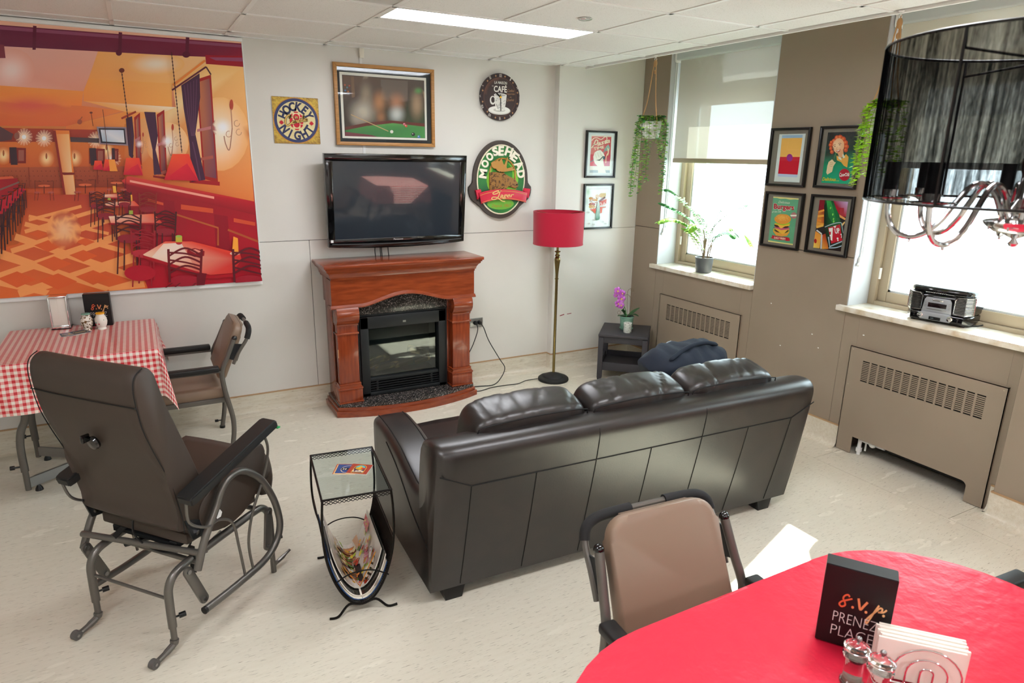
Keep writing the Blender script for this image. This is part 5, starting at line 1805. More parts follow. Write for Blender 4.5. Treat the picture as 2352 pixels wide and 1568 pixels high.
def dining_table(label, x0, x1, y0, y1, z, group=None):
    cx_, cy_ = (x0 + x1) / 2, (y0 + y1) / 2
    t = thing('dining_table', label, 'table', (cx_, cy_, 0), 0, group)
    obj('tabletop', MB().box(x0 + 0.004, x1 - 0.004, y0 + 0.004, y1 - 0.004, z - 0.030, z - 0.003, 0.006), M['char_wood'], t, world=True)
    hx, hy = (x1 - x0) / 2 - 0.045, (y1 - y0) / 2 - 0.15
    bar_m = M['steel']
    for sx in (-1, 1):
        for sy in (-1, 1):
            lx, ly = cx_ + sx * hx, cy_ + sy * hy
            lg = obj('leg', MB().tube(catmull([(lx - sx * 0.055, ly, z - 0.032), (lx - sx * 0.055, ly, z - 0.14), (lx - sx * 0.045, ly, 0.44), (lx - sx * 0.015, ly, 0.36), (lx, ly, 0.27), (lx, ly, 0.13)], 5), 0.019, 12), M['gunmetal'], t, world=True)
            obj('inner_post', MB().cyl((lx, ly, 0.02), (lx, ly, 0.14), 0.0145, n=12), M['gunmetal'], lg, world=True)
            obj('adjuster_knob', MB().cyl((lx - 0.018, ly, 0.16), (lx - 0.045, ly, 0.16), 0.005, n=8).cyl((lx - 0.042, ly, 0.16), (lx - 0.062, ly, 0.16), 0.012, n=12), M['black_plastic'], lg, world=True)
            obj('glide_foot', MB().lathe([(0.0, 0.0), (0.020, 0.0), (0.018, 0.012), (0.008, 0.03)], (lx + (-sx) * 0.045, ly - sy * 0.02, 0.0), 16), M['black_plastic'], lg, world=True)
        # spreader bars run from the front and rear legs to the central column
            d = Vector((cx_ - lx, cy_ - ly, 0))
            p0 = Vector((lx, ly, 0.058)) + d.normalized() * 0.012
            p1 = Vector((lx, ly, 0.058)) + d * 0.96
            obj('spreader_bar', MB().strip([p0, p1], 0.055, d.normalized().cross(Vector((0, 0, 1))), 0.016), bar_m, t, world=True)
    obj('centre_block', MB().box(cx_ - 0.05, cx_ + 0.05, cy_ - 0.05, cy_ + 0.05, 0.035, 0.085, 0.006), M['gunmetal'], t, world=True)
    return t
GZ = 0.772
dining_table('square table under the red checked cloth against the mural wall', -0.735, 0.012, -0.812, -0.045, GZ)
c_ = obj('tablecloth', cloth_mesh(-0.74, 0.017, -0.818, -0.040, GZ + 0.002, 0.262), M['gingham'], angle=60)
c_['label'] = 'red and white checked vinyl cloth on the table below the mural'; c_['category'] = 'tablecloth'; c_['group'] = 'checked tablecloths'
dining_table('square table under a checked cloth at the window, seen mirrored in the television', 2.92, 3.66, -5.30, -4.55, GZ)
c_ = obj('tablecloth', cloth_mesh(2.915, 3.665, -5.305, -4.545, GZ + 0.002, 0.24), M['gingham'], angle=60)
c_['label'] = 'red and white checked cloth at the window, seen only mirrored in the television'; c_['category'] = 'tablecloth'; c_['group'] = 'checked tablecloths'

# ------------------------------------------------------------------ please-be-seated block signs
def svp_sign(label, o, ang, w, h, d, z):
    """o: front lower-left corner as read; ang: direction of the front edge"""
    ux, uy = math.cos(ang), math.sin(ang)
    nx, ny = -uy, ux          # towards the back
    def P(a, b, c):
        return (o[0] + ux * a + nx * c, o[1] + uy * a + ny * c, z + b)
    t = thing('block_sign', label, 'sign', (o[0] + ux * w / 2 + nx * d / 2, o[1] + uy * w / 2 + ny * d / 2, z), 0, 'black block signs')
    mb = MB()
    v = [mb.bm.verts.new(P(*q)) for q in ((0, 0, 0), (w, 0, 0), (w, 0, d), (0, 0, d), (0, h, 0), (w, h, 0), (w, h, d), (0, h, d))]
    for f in ((0, 1, 2, 3), (4, 5, 6, 7), (0, 1, 5, 4), (1, 2, 6, 5), (2, 3, 7, 6), (3, 0, 4, 7)):
        mb.bm.faces.new([v[i] for i in f])
    bmesh.ops.bevel(mb.bm, geom=list(mb.bm.edges), offset=0.0015, segments=2, affect='EDGES')
    obj('block', mb, mat('black sign board', '#0f0c0d', rough=0.38), t, world=True)
    A = Art([(0, 0), (610, 0), (610, 690), (0, 690)], [(0, h), (w, h), (w, 0), (0, 0)], lambda a, b, dd: P(a, b, -0.0003 - dd), 0.00004)
    cu, cl = '#e8895a', '#eab07a'
    # s . v . p .   brushed script
    A.line([(238, 238), (222, 222), (196, 236), (186, 262), (204, 292), (210, 318), (182, 336), (160, 318), (180, 290), (222, 268), (262, 246)], 15, '#e0613f', True)
    A.ell(276, 318, 12, 12, '#e37a50')
    A.line([(312, 228), (322, 262), (342, 318), (366, 282), (392, 240)], 20, '#e68a5c', True)
    A.ell(392, 328, 12, 12, '#e79a68')
    A.line([(488, 240), (462, 300), (432, 380), (414, 420), (402, 400), (424, 360), (470, 300), (500, 262), (520, 266), (512, 292), (488, 300), (530, 290), (556, 262)], 15, cl, True)
    A.ell(538, 318, 12, 12, '#e7b27c')
    A.text('PRENEZ', 124, 478, 506, 478, 98, '#d8d2cf', bold=-0.018)
    A.text('PLACE', 124, 600, 490, 600, 98, '#d8d2cf', bold=-0.018)
    A.build('lettering', M['print'], t)
    return t
svp_sign('black block sign with copper script at the wall end of the checked table', (-0.346, -0.112), math.radians(-6), 0.140, 0.2, 0.045, GZ + 0.002)
svp_sign('black block sign with copper script standing on the red table', (1.276, -4.009), math.radians(-56.2), 0.142, 0.2, 0.046, 0.7525)

# ------------------------------------------------------------------ chrome napkin dispenser
ND = thing('napkin_dispenser', 'chrome napkin dispenser filled with white napkins on the checked table', 'dispenser', (-0.475, -0.105, GZ + 0.002), math.radians(-3))
obj('case', MB().box(-0.046, 0.046, -0.0, 0.085, 0.004, 0.198, 0.004).box(-0.048, -0.040, -0.012, 0.01, 0.004, 0.198, 0.002).box(0.040, 0.048, -0.012, 0.01, 0.004, 0.198, 0.002)
    .box(-0.048, 0.048, -0.012, 0.01, 0.188, 0.200, 0.003).box(-0.048, 0.048, -0.012, 0.01, 0.004, 0.022, 0.003), M['chrome'], ND)
obj('napkins', MB().box(-0.039, 0.039, -0.006, 0.002, 0.022, 0.188, 0.003), M['paper'], ND)
obj('napkin_fold', MB().box(0.0, 0.001, -0.0068, -0.005, 0.03, 0.185), M['paper'], ND)
obj('base', MB().box(-0.05, 0.05, -0.014, 0.088, 0.0, 0.005, 0.001), M['black_plastic'], ND)

def pot_jar(label, x, y, lidm, body):
    t = thing('ceramic_shaker', label, 'shaker', (x, y, GZ + 0.002), 0, 'ceramic shakers on the checked table')
    obj('body', MB().lathe([(0.0, 0.0), (0.024, 0.0), (0.024, 0.006), (0.022, 0.012), (0.030, 0.030), (0.0335, 0.050), (0.030, 0.070), (0.022, 0.084), (0.0215, 0.094), (0.0, 0.094)], n=32), body, t)
    obj('lid', MB().lathe([(0.0, 0.093), (0.0235, 0.093), (0.0245, 0.097), (0.022, 0.101), (0.0, 0.102)], n=32), lidm, t)
    return t
pot_jar('round ceramic shaker with gold scroll pattern and teal lid', -0.337, -0.190, M['teal'], mat('gold scroll glaze', '#efe7d8', rough=0.25, var=('#70552e', 75, (1, 1, 1), 0.53, 0.58)))
j2 = pot_jar('round white ceramic shaker with painted flowers and yellow lid', -0.263, -0.203, mat('yellow lid', '#f0ab14', rough=0.35), mat('white glaze', '#ece6da', rough=0.18))
for (a, zz, r, c) in ((-110, 0.036, 0.0055, '#b3203c'), (-140, 0.045, 0.006, '#3d8f8a'), (-150, 0.034, 0.006, '#b3203c'), (-60, 0.060, 0.004, '#9dbf9a')):
    obj('painted_flower', MB().sphere((0.0315 * math.cos(math.radians(a)), 0.0315 * math.sin(math.radians(a)), zz), r, (0.6, 0.6, 1), 8, 6), mat('glaze flower', c, rough=0.3), j2)
def dark_card(A):
    A.poly([(0, 0), (100, 0), (100, 100), (0, 100)], '#39415a')
    A.ell(52, 50, 44, 40, '#a99a62', n=26)
    A.ell(52, 50, 40, 36, '#343a4f', n=26)
    for k in range(7):
        A.line([(20 + 9 * k, 62), (23 + 9 * k, 40), (27 + 9 * k, 60)], 4, '#c0ad70', True)
def pale_card(A):
    A.poly([(0, 0), (100, 0), (100, 100), (0, 100)], '#9a9098')
    A.ell(40, 45, 22, 26, '#c9a860', n=20)
    A.ell(40, 45, 12, 14, '#5f8fa8', n=16)
coaster('grey blue beer coaster at the bottom of the fan on the checked table', rect(-0.425, -0.272, 0.09, 0.09, math.radians(12)), GZ + 0.0022, dark_card, 'coasters on the checked table')
coaster('pale patterned beer coaster in the middle of the fan on the checked table', rect(-0.402, -0.275, 0.09, 0.09, math.radians(32)), GZ + 0.0040, pale_card, 'coasters on the checked table')
coaster('dark blue beer coaster with a gold oval, topmost on the checked table', rect(-0.372, -0.258, 0.09, 0.09, math.radians(24)), GZ + 0.0058, dark_card, 'coasters on the checked table')

# ================================================================== RED TABLE
RC = (1.242, -4.482)
RH = 0.69
RR = 0.375
def rr_outline(h, r, n=10):
    pts = []
    for (sx, sy, a0) in ((1, 1, 0), (-1, 1, 90), (-1, -1, 180), (1, -1, 270)):
        for k in range(n + 1):
            q = math.radians(a0 + 90 * k / n)
            pts.append((sx * (h - r) + r * math.cos(q), sy * (h - r) + r * math.sin(q)))
    return pts
RT = thing('dining_table', 'large square table with rounded corners under the red cloth, in the foreground', 'table', (RC[0], RC[1], 0))
obj('tabletop', MB().prism(rr_outline(RH - 0.006, RR), lambda u, v, d: (u, v, d), 0.718, 0.748, 0.004), M['char_wood'], RT)
for sx in (-1, 1):
    for sy in (-1, 1):
        obj('leg', MB().cyl((sx * 0.30, sy * 0.30, 0.0), (sx * 0.26, sy * 0.26, 0.72), 0.02, n=12), M['gunmetal'], RT)
out = rr_outline(RH, RR)
rngc = random.Random(11)
mb = MB()
N = len(out)
rings = []
folds = [(rngc.uniform(-0.7, 0.7), rngc.uniform(-0.7, 0.7), rngc.uniform(0, PI), rngc.uniform(0.05, 0.3)) for _ in range(26)]
def wrink(x, y):
    z = 0
    for (fx, fy, a, L) in folds:
        dx, dy = x - fx, y - fy
        u = dx * math.cos(a) + dy * math.sin(a)
        v = -dx * math.sin(a) + dy * math.cos(a)
        z += 0.0022 * math.exp(-(v / 0.007) ** 2) * math.exp(-(u / L) ** 2)
    return z
fine = []
for (a, b) in zip(out, out[1:] + out[:1]):
    m = max(1, int(math.hypot(b[0] - a[0], b[1] - a[1]) / 0.035))
    for k in range(m):
        fine.append((a[0] + (b[0] - a[0]) * k / m, a[1] + (b[1] - a[1]) * k / m))
N = len(fine)
KR = 70
c0 = mb.bm.verts.new((0, 0, 0.7505))
for k in range(1, KR + 1):
    f = k / KR
    rings.append([mb.bm.verts.new((x * f, y * f, 0.7505 + wrink(x * f, y * f) * (1 if f < 0.985 else 0))) for x, y in fine])
for k in range(1, 9):
    l = 0.17 * k / 8
    row = []
    for i, (x, y) in enumerate(fine):
        a, b = fine[i - 1], fine[(i + 1) % N]
        t = Vector((b[0] - a[0], b[1] - a[1], 0)).normalized()
        n_ = Vector((t.y, -t.x, 0))
        rp = (0.5 + 0.5 * math.sin(i * 0.55) * math.sin(i * 0.21 + 1)) * 0.022 * (l / 0.17)
        row.append(mb.bm.verts.new((x + n_.x * (0.004 + rp), y + n_.y * (0.004 + rp), 0.7485 - l)))
    rings.append(row)
for i in range(N):
    mb.bm.faces.new((c0, rings[0][i], rings[0][(i + 1) % N]))
for a, b in zip(rings, rings[1:]):
    for i in range(N):
        mb.bm.faces.new((a[i], b[i], b[(i + 1) % N], a[(i + 1) % N]))
bmesh.ops.translate(mb.bm, verts=mb.bm.verts, vec=(RC[0], RC[1], 0))
rcm = mat('red plastic cloth', '#d4203c', rough=0.36, spec=0.45, bump=(22, 0.30, 0.012))
rc = obj('tablecloth', mb, rcm, angle=75)
rc['label'] = 'plain red creased cloth covering the foreground table'; rc['category'] = 'tablecloth'

# napkin holder with looped wires
TZ = 0.7525
nd = Vector((0.668, -0.744, 0)); nb_ = Vector((0.744, 0.668, 0))
NO = Vector((1.286, -4.145, TZ))
NH = thing('napkin_holder', 'chrome wire napkin holder with nested arches on the red table', 'napkin holder', NO + nd * 0.09 + nb_ * 0.025)
def arch(cu, w, h, dpt, r=0.0021):
    pts = [NO + nd * (cu - w / 2) + nb_ * dpt + Vector((0, 0, 0.004)), NO + nd * (cu - w / 2) + nb_ * dpt + Vector((0, 0, max(0.004, h - w / 2) * 0.5))]
    for k in range(13):
        q = PI - PI * k / 12
        pts.append(NO + nd * (cu + w / 2 * math.cos(q)) + nb_ * dpt + Vector((0, 0, h - w / 2 + w / 2 * math.sin(q))))
    pts += [NO + nd * (cu + w / 2) + nb_ * dpt + Vector((0, 0, max(0.004, h - w / 2) * 0.5)), NO + nd * (cu + w / 2) + nb_ * dpt + Vector((0, 0, 0.004))]
    return MB().tube(pts, r, 10)
for dpt in (-0.008, 0.052):
    for (w, h) in ((0.128, 0.098), (0.076, 0.074), (0.024, 0.052)):
        obj('arch_wire', arch(0.095, w, h, dpt), M['chrome'], NH, world=True)
bw = MB()
for dpt in (-0.008, 0.052):
    bw.cyl(NO + nd * 0.02 + nb_ * dpt + Vector((0, 0, 0.004)), NO + nd * 0.17 + nb_ * dpt + Vector((0, 0, 0.004)), 0.002, n=8)
for cu in (0.02, 0.095, 0.17):
    bw.cyl(NO + nd * cu + nb_ * -0.008 + Vector((0, 0, 0.004)), NO + nd * cu + nb_ * 0.052 + Vector((0, 0, 0.004)), 0.002, n=8)
obj('base_wire', bw, M['chrome'], NH, world=True)
def slab(c0_, L, D, Hh, lean=0.0):
    mb = MB()
    v = []
    for (a, b, c) in ((0, 0, 0), (L, 0, 0), (L, 0, D), (0, 0, D), (0, Hh, 0), (L, Hh, 0), (L, Hh, D), (0, Hh, D)):
        v.append(mb.bm.verts.new(c0_ + nd * (a + lean * b * 0.2) + nb_ * c + Vector((0, 0, b))))
    for f in ((0, 1, 2, 3), (4, 5, 6, 7), (0, 1, 5, 4), (1, 2, 6, 5), (2, 3, 7, 6), (3, 0, 4, 7)):
        mb.bm.faces.new([v[i] for i in f])
    return mb
NP = thing('napkin_stack', 'stack of folded white paper napkins held upright in the chrome wire holder', 'napkins', NO + nd * 0.08 + nb_ * 0.025 + Vector((0, 0, 0.006)))
for k in range(8):
    dz = (0.0, 0.004, 0.001, 0.005, 0.002, 0.006, 0.003, 0.004)[k]
    obj('napkin', slab(NO + nd * (0.0 + 0.003 * ((k * 5) % 3)) + nb_ * (0.0005 + 0.006 * k) + Vector((0, 0, 0.006)), 0.162, 0.0052, 0.094 + dz * 0.8, 0.05 * ((k % 3) - 1)), M['paper'], NP, world=True)

def mill(label, x, y, fill):
    t = thing('acrylic_shaker', label, 'shaker', (x, y, TZ), 0, 'acrylic shakers on the red table')
    obj('body', MB().lathe([(0.0, 0.0), (0.023, 0.0), (0.0245, 0.004), (0.0235, 0.010), (0.0195, 0.014), (0.0185, 0.060), (0.0195, 0.064), (0.0255, 0.068), (0.0260, 0.072), (0.019, 0.076), (0.0, 0.077)], n=32), M['glass_solid'], t)
    obj('cap', MB().lathe([(0.0, 0.0775), (0.014, 0.0775), (0.018, 0.080), (0.0255, 0.086), (0.0262, 0.091), (0.020, 0.096), (0.012, 0.099), (0.007, 0.103), (0.0, 0.104)], n=32), M['glass_solid'], t)
    obj('metal_knob', MB().cyl((0, 0, 0.103), (0, 0, 0.107), 0.003, n=10).sphere((0, 0, 0.111), 0.0062, u=16, v=10), M['steel'], t)
    obj('grinder', MB().lathe([(0.0, 0.004), (0.016, 0.004), (0.016, 0.016), (0.010, 0.022), (0.0, 0.022)], n=24), fill, t)
mill('clear acrylic shaker left of its twin, in front of the black sign', 1.2265, -4.1365, mat('pepper fill', '#8f8678', rough=0.7))
mill('clear acrylic shaker right of its twin, against the napkin holder', 1.2335, -4.186, mat('salt fill', '#b9b2a6', rough=0.7))

# ================================================================== HANGING PLANTS
def vine(mbs, pts, rng_, sz):
    """leaf pairs down a strand; mbs = (stem, light, dark) builders"""
    c = catmull(pts, 8)
    mbs[0].tube(c, 0.0014, 4)
    L = 0
    acc = 0.004
    for a, b in zip(c, c[1:]):
        L += (b - a).length
        while acc < L:
            p = b
            for sgn in (0, PI):
                q = rng_.uniform(0, 2 * PI) + sgn
                d = Vector((math.cos(q), math.sin(q), rng_.uniform(-0.5, 0.35))).normalized()
                w = d.cross(Vector((0, 0, 1))).normalized()
                up = w.cross(d)
                l, ww = sz * rng_.uniform(0.8, 1.2), sz * 0.46 * rng_.uniform(0.8, 1.15)
                m_ = mbs[1] if rng_.random() < 0.62 else mbs[2]
                v = [m_.bm.verts.new(p + x) for x in (d * 0.002, d * l * 0.35 + w * ww + up * 0.002, d * l * 0.75 + w * ww * 0.8, d * l, d * l * 0.75 - w * ww * 0.8, d * l * 0.35 - w * ww + up * 0.002)]
                t_ = m_.bm.verts.new(p + d * l * 0.5 - up * 0.002)
                for i in range(6):
                    m_.bm.faces.new((v[i], v[(i + 1) % 6], t_))
            acc += sz * 0.50
    return c

def hanging_plant(label, x, y, strands, light, dark, seed):
    t = thing('hanging_plant', label, 'plant', (x, y, 1.955), 0, 'trailing plants hung from the ceiling edge')
    rng_ = random.Random(seed)
    obj('pot', MB().lathe([(0.0, 0.0), (0.052, 0.0), (0.056, 0.006), (0.073, 0.115), (0.070, 0.115), (0.056, 0.012), (0.0, 0.010)], n=36), M['pot_white'], t)
    obj('soil', MB().lathe([(0.0, 0.108), (0.069, 0.104)], n=24, cap=False), M['soil'], t)
    hz = H - 1.955 - 0.012
    kn = hz - 0.07
    for k in range(3):
        q = 2 * PI * k / 3 + 0.35
        a, b = 0.072 * math.cos(q), 0.072 * math.sin(q)
        obj('rope', MB().tube(catmull([(a, b, 0.095), (a * 0.95, b * 0.95, 0.13), (a * 0.5, b * 0.5, kn * 0.55), (a * 0.16, b * 0.16, kn), (0.002 * k - 0.002, 0, kn + 0.03)], 6), 0.0036, 7), M['jute'], t)
    obj('knot', MB().sphere((0, 0, kn + 0.025), 0.013, (1, 1, 1.9), 12, 8).sphere((0.002, 0, kn - 0.03), 0.009, (1, 1, 1.6), 10, 8).tube([(0.0, 0, kn + 0.03), (0.012, 0.004, kn + 0.05), (0.006, 0, kn + 0.06)], 0.003, 6), M['jute'], t)
    obj('hook', MB().tube([(0.009 * math.cos(q), 0, kn + 0.052 + 0.009 * math.sin(q)) for q in [2 * PI * i / 12 for i in range(12)]], 0.0018, 6, closed=True).cyl((0, 0, kn + 0.06), (0, 0, hz + 0.004), 0.002, n=8)
        .lathe([(0.0, hz + 0.004), (0.012, hz + 0.004), (0.012, hz + 0.009), (0.0, hz + 0.010)], n=16), M['white'], t)
    for (a0, r0, dr, ln) in strands:
        q = math.radians(a0)
        cx_, sy_ = math.cos(q), math.sin(q)
        pts = [(cx_ * 0.03, sy_ * 0.03, 0.115), (cx_ * r0 * 0.8, sy_ * r0 * 0.8, 0.15), (cx_ * (r0 + 0.02), sy_ * (r0 + 0.02), 0.10)]
        n = 4
        for k in range(1, n + 1):
            f = k / n
            pts.append((cx_ * (r0 + 0.022 + dr * f) + rng_.uniform(-0.008, 0.008), sy_ * (r0 + 0.022 + dr * f) + rng_.uniform(-0.008, 0.008), 0.10 - ln * f))
        mbs = (MB(), MB(), MB())
        vine(mbs, pts, rng_, 0.027)
        st = obj('vine', mbs[0], M['stem'], t)
        obj('leaves', mbs[1], light, st, smooth=False)
        obj('leaves', mbs[2], dark, st, smooth=False)
    mbs = (MB(), MB(), MB())
    for k in range(16):
        q = rng_.uniform(0, 2 * PI)
        r = rng_.uniform(0.01, 0.06)
        vine(mbs, [(r * math.cos(q), r * math.sin(q), 0.105), (r * 1.3 * math.cos(q), r * 1.3 * math.sin(q), 0.14), (r * 1.7 * math.cos(q + .3), r * 1.7 * math.sin(q + .3), 0.155)], rng_, 0.021)
    tf = obj('tuft', mbs[0], M['stem'], t)
    obj('leaves', mbs[1], dark, tf, smooth=False)
    obj('leaves', mbs[2], M['fern_leaf'], tf, smooth=False)
    return t
# compass: image left is about 151 deg, image right -29 deg, towards the viewer 241 deg
st1 = [(150, 0.078, 0.02, 0.46), (128, 0.075, 0.03, 0.50), (175, 0.078, 0.012, 0.43), (200, 0.078, 0.0, 0.48), (160, 0.066, 0.03, 0.30),
       (222, 0.080, -0.02, 0.40), (246, 0.080, -0.01, 0.13), (275, 0.080, 0.0, 0.19), (300, 0.080, 0.0, 0.09), (-34, 0.080, 0.005, 0.46), (-18, 0.078, 0.01, 0.49), (-50, 0.078, 0.0, 0.16), (15, 0.07, 0.02, 0.24), (60, 0.07, 0.01, 0.3)]
hanging_plant('green trailing plant in a white pot hung by jute rope beside the far window', XE - 0.012, -0.925, st1, M['green_leaf'], M['fern_leaf'], 4)
st2 = [(150, 0.072, 0.012, 0.30), (140, 0.072, 0.0, 0.36), (165, 0.072, 0.01, 0.26), (180, 0.07, 0.0, 0.30), (120, 0.07, 0.0, 0.34), (200, 0.07, 0, 0.2), (230, 0.07, 0, 0.3), (260, 0.07, 0, 0.25), (-30, 0.07, 0, 0.4), (0, 0.07, 0, 0.3), (60, 0.07, 0, 0.3), (95, 0.07, 0, 0.3)]
hanging_plant('lime green trailing plant half hidden behind the black chandelier shade', XE - 0.012, -2.668, st2, M['lime_leaf'], M['lime_leaf'], 9)

# ================================================================== FERN IN A POT ON THE FAR WINDOW SILL
FN = thing('potted_fern', 'leafy fern palm in a charcoal pot on the far window sill', 'plant', (3.952, -0.872, 0.94))
obj('pot', MB().lathe([(0.0, 0.0), (0.058, 0.0), (0.062, 0.004), (0.071, 0.112), (0.074, 0.114), (0.074, 0.122), (0.068, 0.122), (0.066, 0.11), (0.0, 0.105)], n=36), M['pot_grey'], FN)
obj('soil', MB().lathe([(0.0, 0.112), (0.067, 0.108)], n=24, cap=False), M['soil'], FN)
rt = Vector((0.877, -0.481, 0)); bk_ = Vector((0.481, 0.877, 0))
def Q(a, b, c):
    return rt * a + bk_ * b + Vector((0, 0, c))
def frond(pts, n, ln, wd, m_, droop=0.25):
    c = catmull([Q(*p) for p in pts], 10)
    L = len(c)
    st = obj('frond_stem', MB().tube(c, [0.0034 - 0.0024 * i / (L - 1) for i in range(L)], 6), M['stem'], FN)
    mb = MB()
    start = int(L * 0.28)
    for k in range(n):
        f = k / (n - 1)
        i = min(L - 2, int(start + (L - 2 - start) * f))
        p, t = c[i], (c[i + 1] - c[i]).normalized()
        side = t.cross(Vector((0, 0, 1)))
        side = side.normalized() if side.length > 0.05 else Q(1, 0, 0)
        l = ln * (0.45 + 0.55 * math.sin(PI * (0.12 + 0.80 * f)))
        for s in (-1, 1):
            d = (side * s + t * 0.55 + Vector((0, 0, -droop))).normalized()
            w = d.cross(Vector((0, 0, 1))).normalized()
            up = w.cross(d)
            a = [p, p + d * l * 0.3 + w * wd, p + d * l * 0.72 + w * wd * 0.8 - up * l * 0.05, p + d * l - up * l * 0.14, p + d * l * 0.72 - w * wd * 0.8 - up * l * 0.05, p + d * l * 0.3 - w * wd]
            v = [mb.bm.verts.new(x) for x in a]
            m = mb.bm.verts.new(p + d * l * 0.5 + up * 0.002)
            for q in range(6):
                mb.bm.faces.new((v[q], v[(q + 1) % 6], m))
    obj('leaflets', mb, m_, st, smooth=False)
B0 = (-0.01, 0, 0.10)
F_ = M['fern_leaf']
F2 = M['green_leaf']
frond([B0, (-0.03, 0, 0.34), (-0.13, 0.02, 0.50), (-0.30, 0.0, 0.63), (-0.345, 0.0, 0.65)], 24, 0.085, 0.015, F_)
frond([B0, (-0.04, -0.02, 0.30), (-0.16, -0.05, 0.43), (-0.31, -0.07, 0.515), (-0.40, -0.06, 0.55)], 24, 0.08, 0.015, F_)
frond([B0, (-0.05, 0.02, 0.27), (-0.17, 0.03, 0.385), (-0.30, 0.02, 0.425), (-0.39, 0.0, 0.40)], 24, 0.085, 0.015, F2)
frond([B0, (-0.04, -0.04, 0.18), (-0.10, -0.08, 0.26), (-0.17, -0.10, 0.33), (-0.22, -0.11, 0.36)], 20, 0.06, 0.013, F2)
frond([B0, (0.0, 0.02, 0.30), (0.005, 0.04, 0.42), (0.012, 0.05, 0.54), (0.012, 0.05, 0.60)], 18, 0.06, 0.010, F_)
frond([(0.02, 0, 0.10), (0.03, 0.01, 0.30), (0.10, 0.02, 0.41), (0.22, 0.03, 0.50), (0.31, 0.02, 0.545)], 22, 0.06, 0.013, F_)
frond([(0.03, 0, 0.10), (0.06, -0.03, 0.27), (0.16, -0.06, 0.36), (0.27, -0.08, 0.335), (0.335, -0.08, 0.24)], 24, 0.085, 0.012, F2)
frond([B0, (-0.03, -0.06, 0.26), (-0.08, -0.12, 0.37), (-0.15, -0.17, 0.40), (-0.20, -0.20, 0.36)], 22, 0.085, 0.015, F2)
frond([(0.02, 0, 0.10), (0.03, -0.05, 0.24), (0.08, -0.12, 0.33), (0.13, -0.18, 0.35), (0.16, -0.22, 0.32)], 22, 0.085, 0.015, F_)
frond([(0.02, 0, 0.10), (0.05, 0.02, 0.33), (0.10, 0.05, 0.45), (0.13, 0.06, 0.50)], 14, 0.05, 0.009, F_)
frond([B0, (0.0, 0.05, 0.28), (-0.02, 0.10, 0.40), (-0.06, 0.14, 0.46)], 18, 0.08, 0.015, F_)
obj('trunk', MB().tube(catmull([Q(-0.01, 0, 0.10), Q(-0.005, 0, 0.18), Q(0.0, 0, 0.27)], 5), [0.010] * 5 + [0.007] * 6, 8).tube(catmull([Q(0.035, 0, 0.10), Q(0.042, 0, 0.20), Q(0.055, 0, 0.29)], 5), 0.0035, 6), M['stem'], FN)

# ================================================================== RETRO RADIO
RD = thing('retro_radio', 'black retro clock radio with chrome speaker grilles on the near window sill', 'radio', (3.997, -2.725, 0.94), math.radians(-80.5))
RD.scale = (1.15, 1.12, 1.12)
# local: x to the right as seen from the front, -y towards the viewer, z up
rp = [(-0.145, 0.10), (0.145, 0.10), (0.145, -0.045), (0.118, -0.085), (-0.118, -0.085), (-0.145, -0.045)]
obj('body', MB().prism(rp, lambda u, v, d: (u, v, d), 0.052, 0.150, 0.016, 4), M['black_gloss'], RD, angle=50)
obj('top_hood', MB().prism([(x * 0.97, y * 0.97) for x, y in rp], lambda u, v, d: (u, v, d), 0.140, 0.184, 0.020, 5), M['black_gloss'], RD, angle=50)
obj('lower_body', MB().prism([(x * 0.99, y * 0.98) for x, y in rp], lambda u, v, d: (u, v, d), 0.010, 0.054, 0.008, 3), M['black_gloss'], RD, angle=50)
for x in (-0.11, 0.11):
    for y in (-0.05, 0.07):
        obj('foot', MB().cyl((x, y, 0), (x, y, 0.012), 0.012, n=14), M['black_plastic'], RD)
for s in (-1, 1):
    fr = MB()
    a0, a1 = Vector((s * 0.073, -0.0865, 0)), Vector((s * 0.120, -0.0865, 0))
    a2 = Vector((s * 0.1475, -0.045, 0))
    path = [a0, a1, a2] if s == 1 else [a0, a1, a2]
    n = 12
    G = obj('speaker_backing', MB().strip([p + Vector((0, 0, 0.105)) for p in path], 0.086, Vector((0, -1, 0)), 0.002) if False else MB().prism([(s * 0.072, -0.086), (s * 0.120, -0.086), (s * 0.147, -0.044), (s * 0.142, -0.044), (s * 0.117, -0.082), (s * 0.072, -0.082)], lambda u, v, d: (u, v, d), 0.062, 0.150), M['dark'], RD)
    for k in range(n):
        z = 0.066 + 0.080 * k / (n - 1)
        top = z > 0.135
        p = [a0 + Vector((s * (0.012 if top else 0), 0, 0)), a1, a2]
        obj('grille_bar', MB().tube([q + Vector((0, 0, z)) for q in p], 0.0026, 6), M['chrome'], G)
    obj('grille_rim', MB().tube([a0 + Vector((0, -0.001, 0.066)), a0 + Vector((0, -0.001, 0.132)), a0 + Vector((s * 0.012, -0.001, 0.148)), a1 + Vector((0, -0.001, 0.150)), a2 + Vector((0, -0.001, 0.150)), a2 + Vector((0, -0.001, 0.062)), a1 + Vector((0, -0.001, 0.060)), a0 + Vector((0, -0.001, 0.062))], 0.003, 6), M['chrome'], G)
silver = mat('silver plastic', '#a9adb3', rough=0.35, metal=0.4)
fp_ = obj('front_panel', MB().prism([(-0.066, 0.058), (0.066, 0.058), (0.060, 0.118), (0.052, 0.132), (-0.052, 0.132), (-0.060, 0.118)], lambda u, v, d: (u, d, v), -0.0905, -0.084, 0.002), silver, RD)
obj('display', MB().box(-0.041, 0.041, -0.0925, -0.089, 0.083, 0.105, 0.001), mat('dark red display', '#1a0d10', rough=0.12), fp_)
obj('brand_slot', MB().box(-0.024, 0.024, -0.0918, -0.089, 0.116, 0.1225, 0.002), M['chrome'], fp_)
b_ = MB()
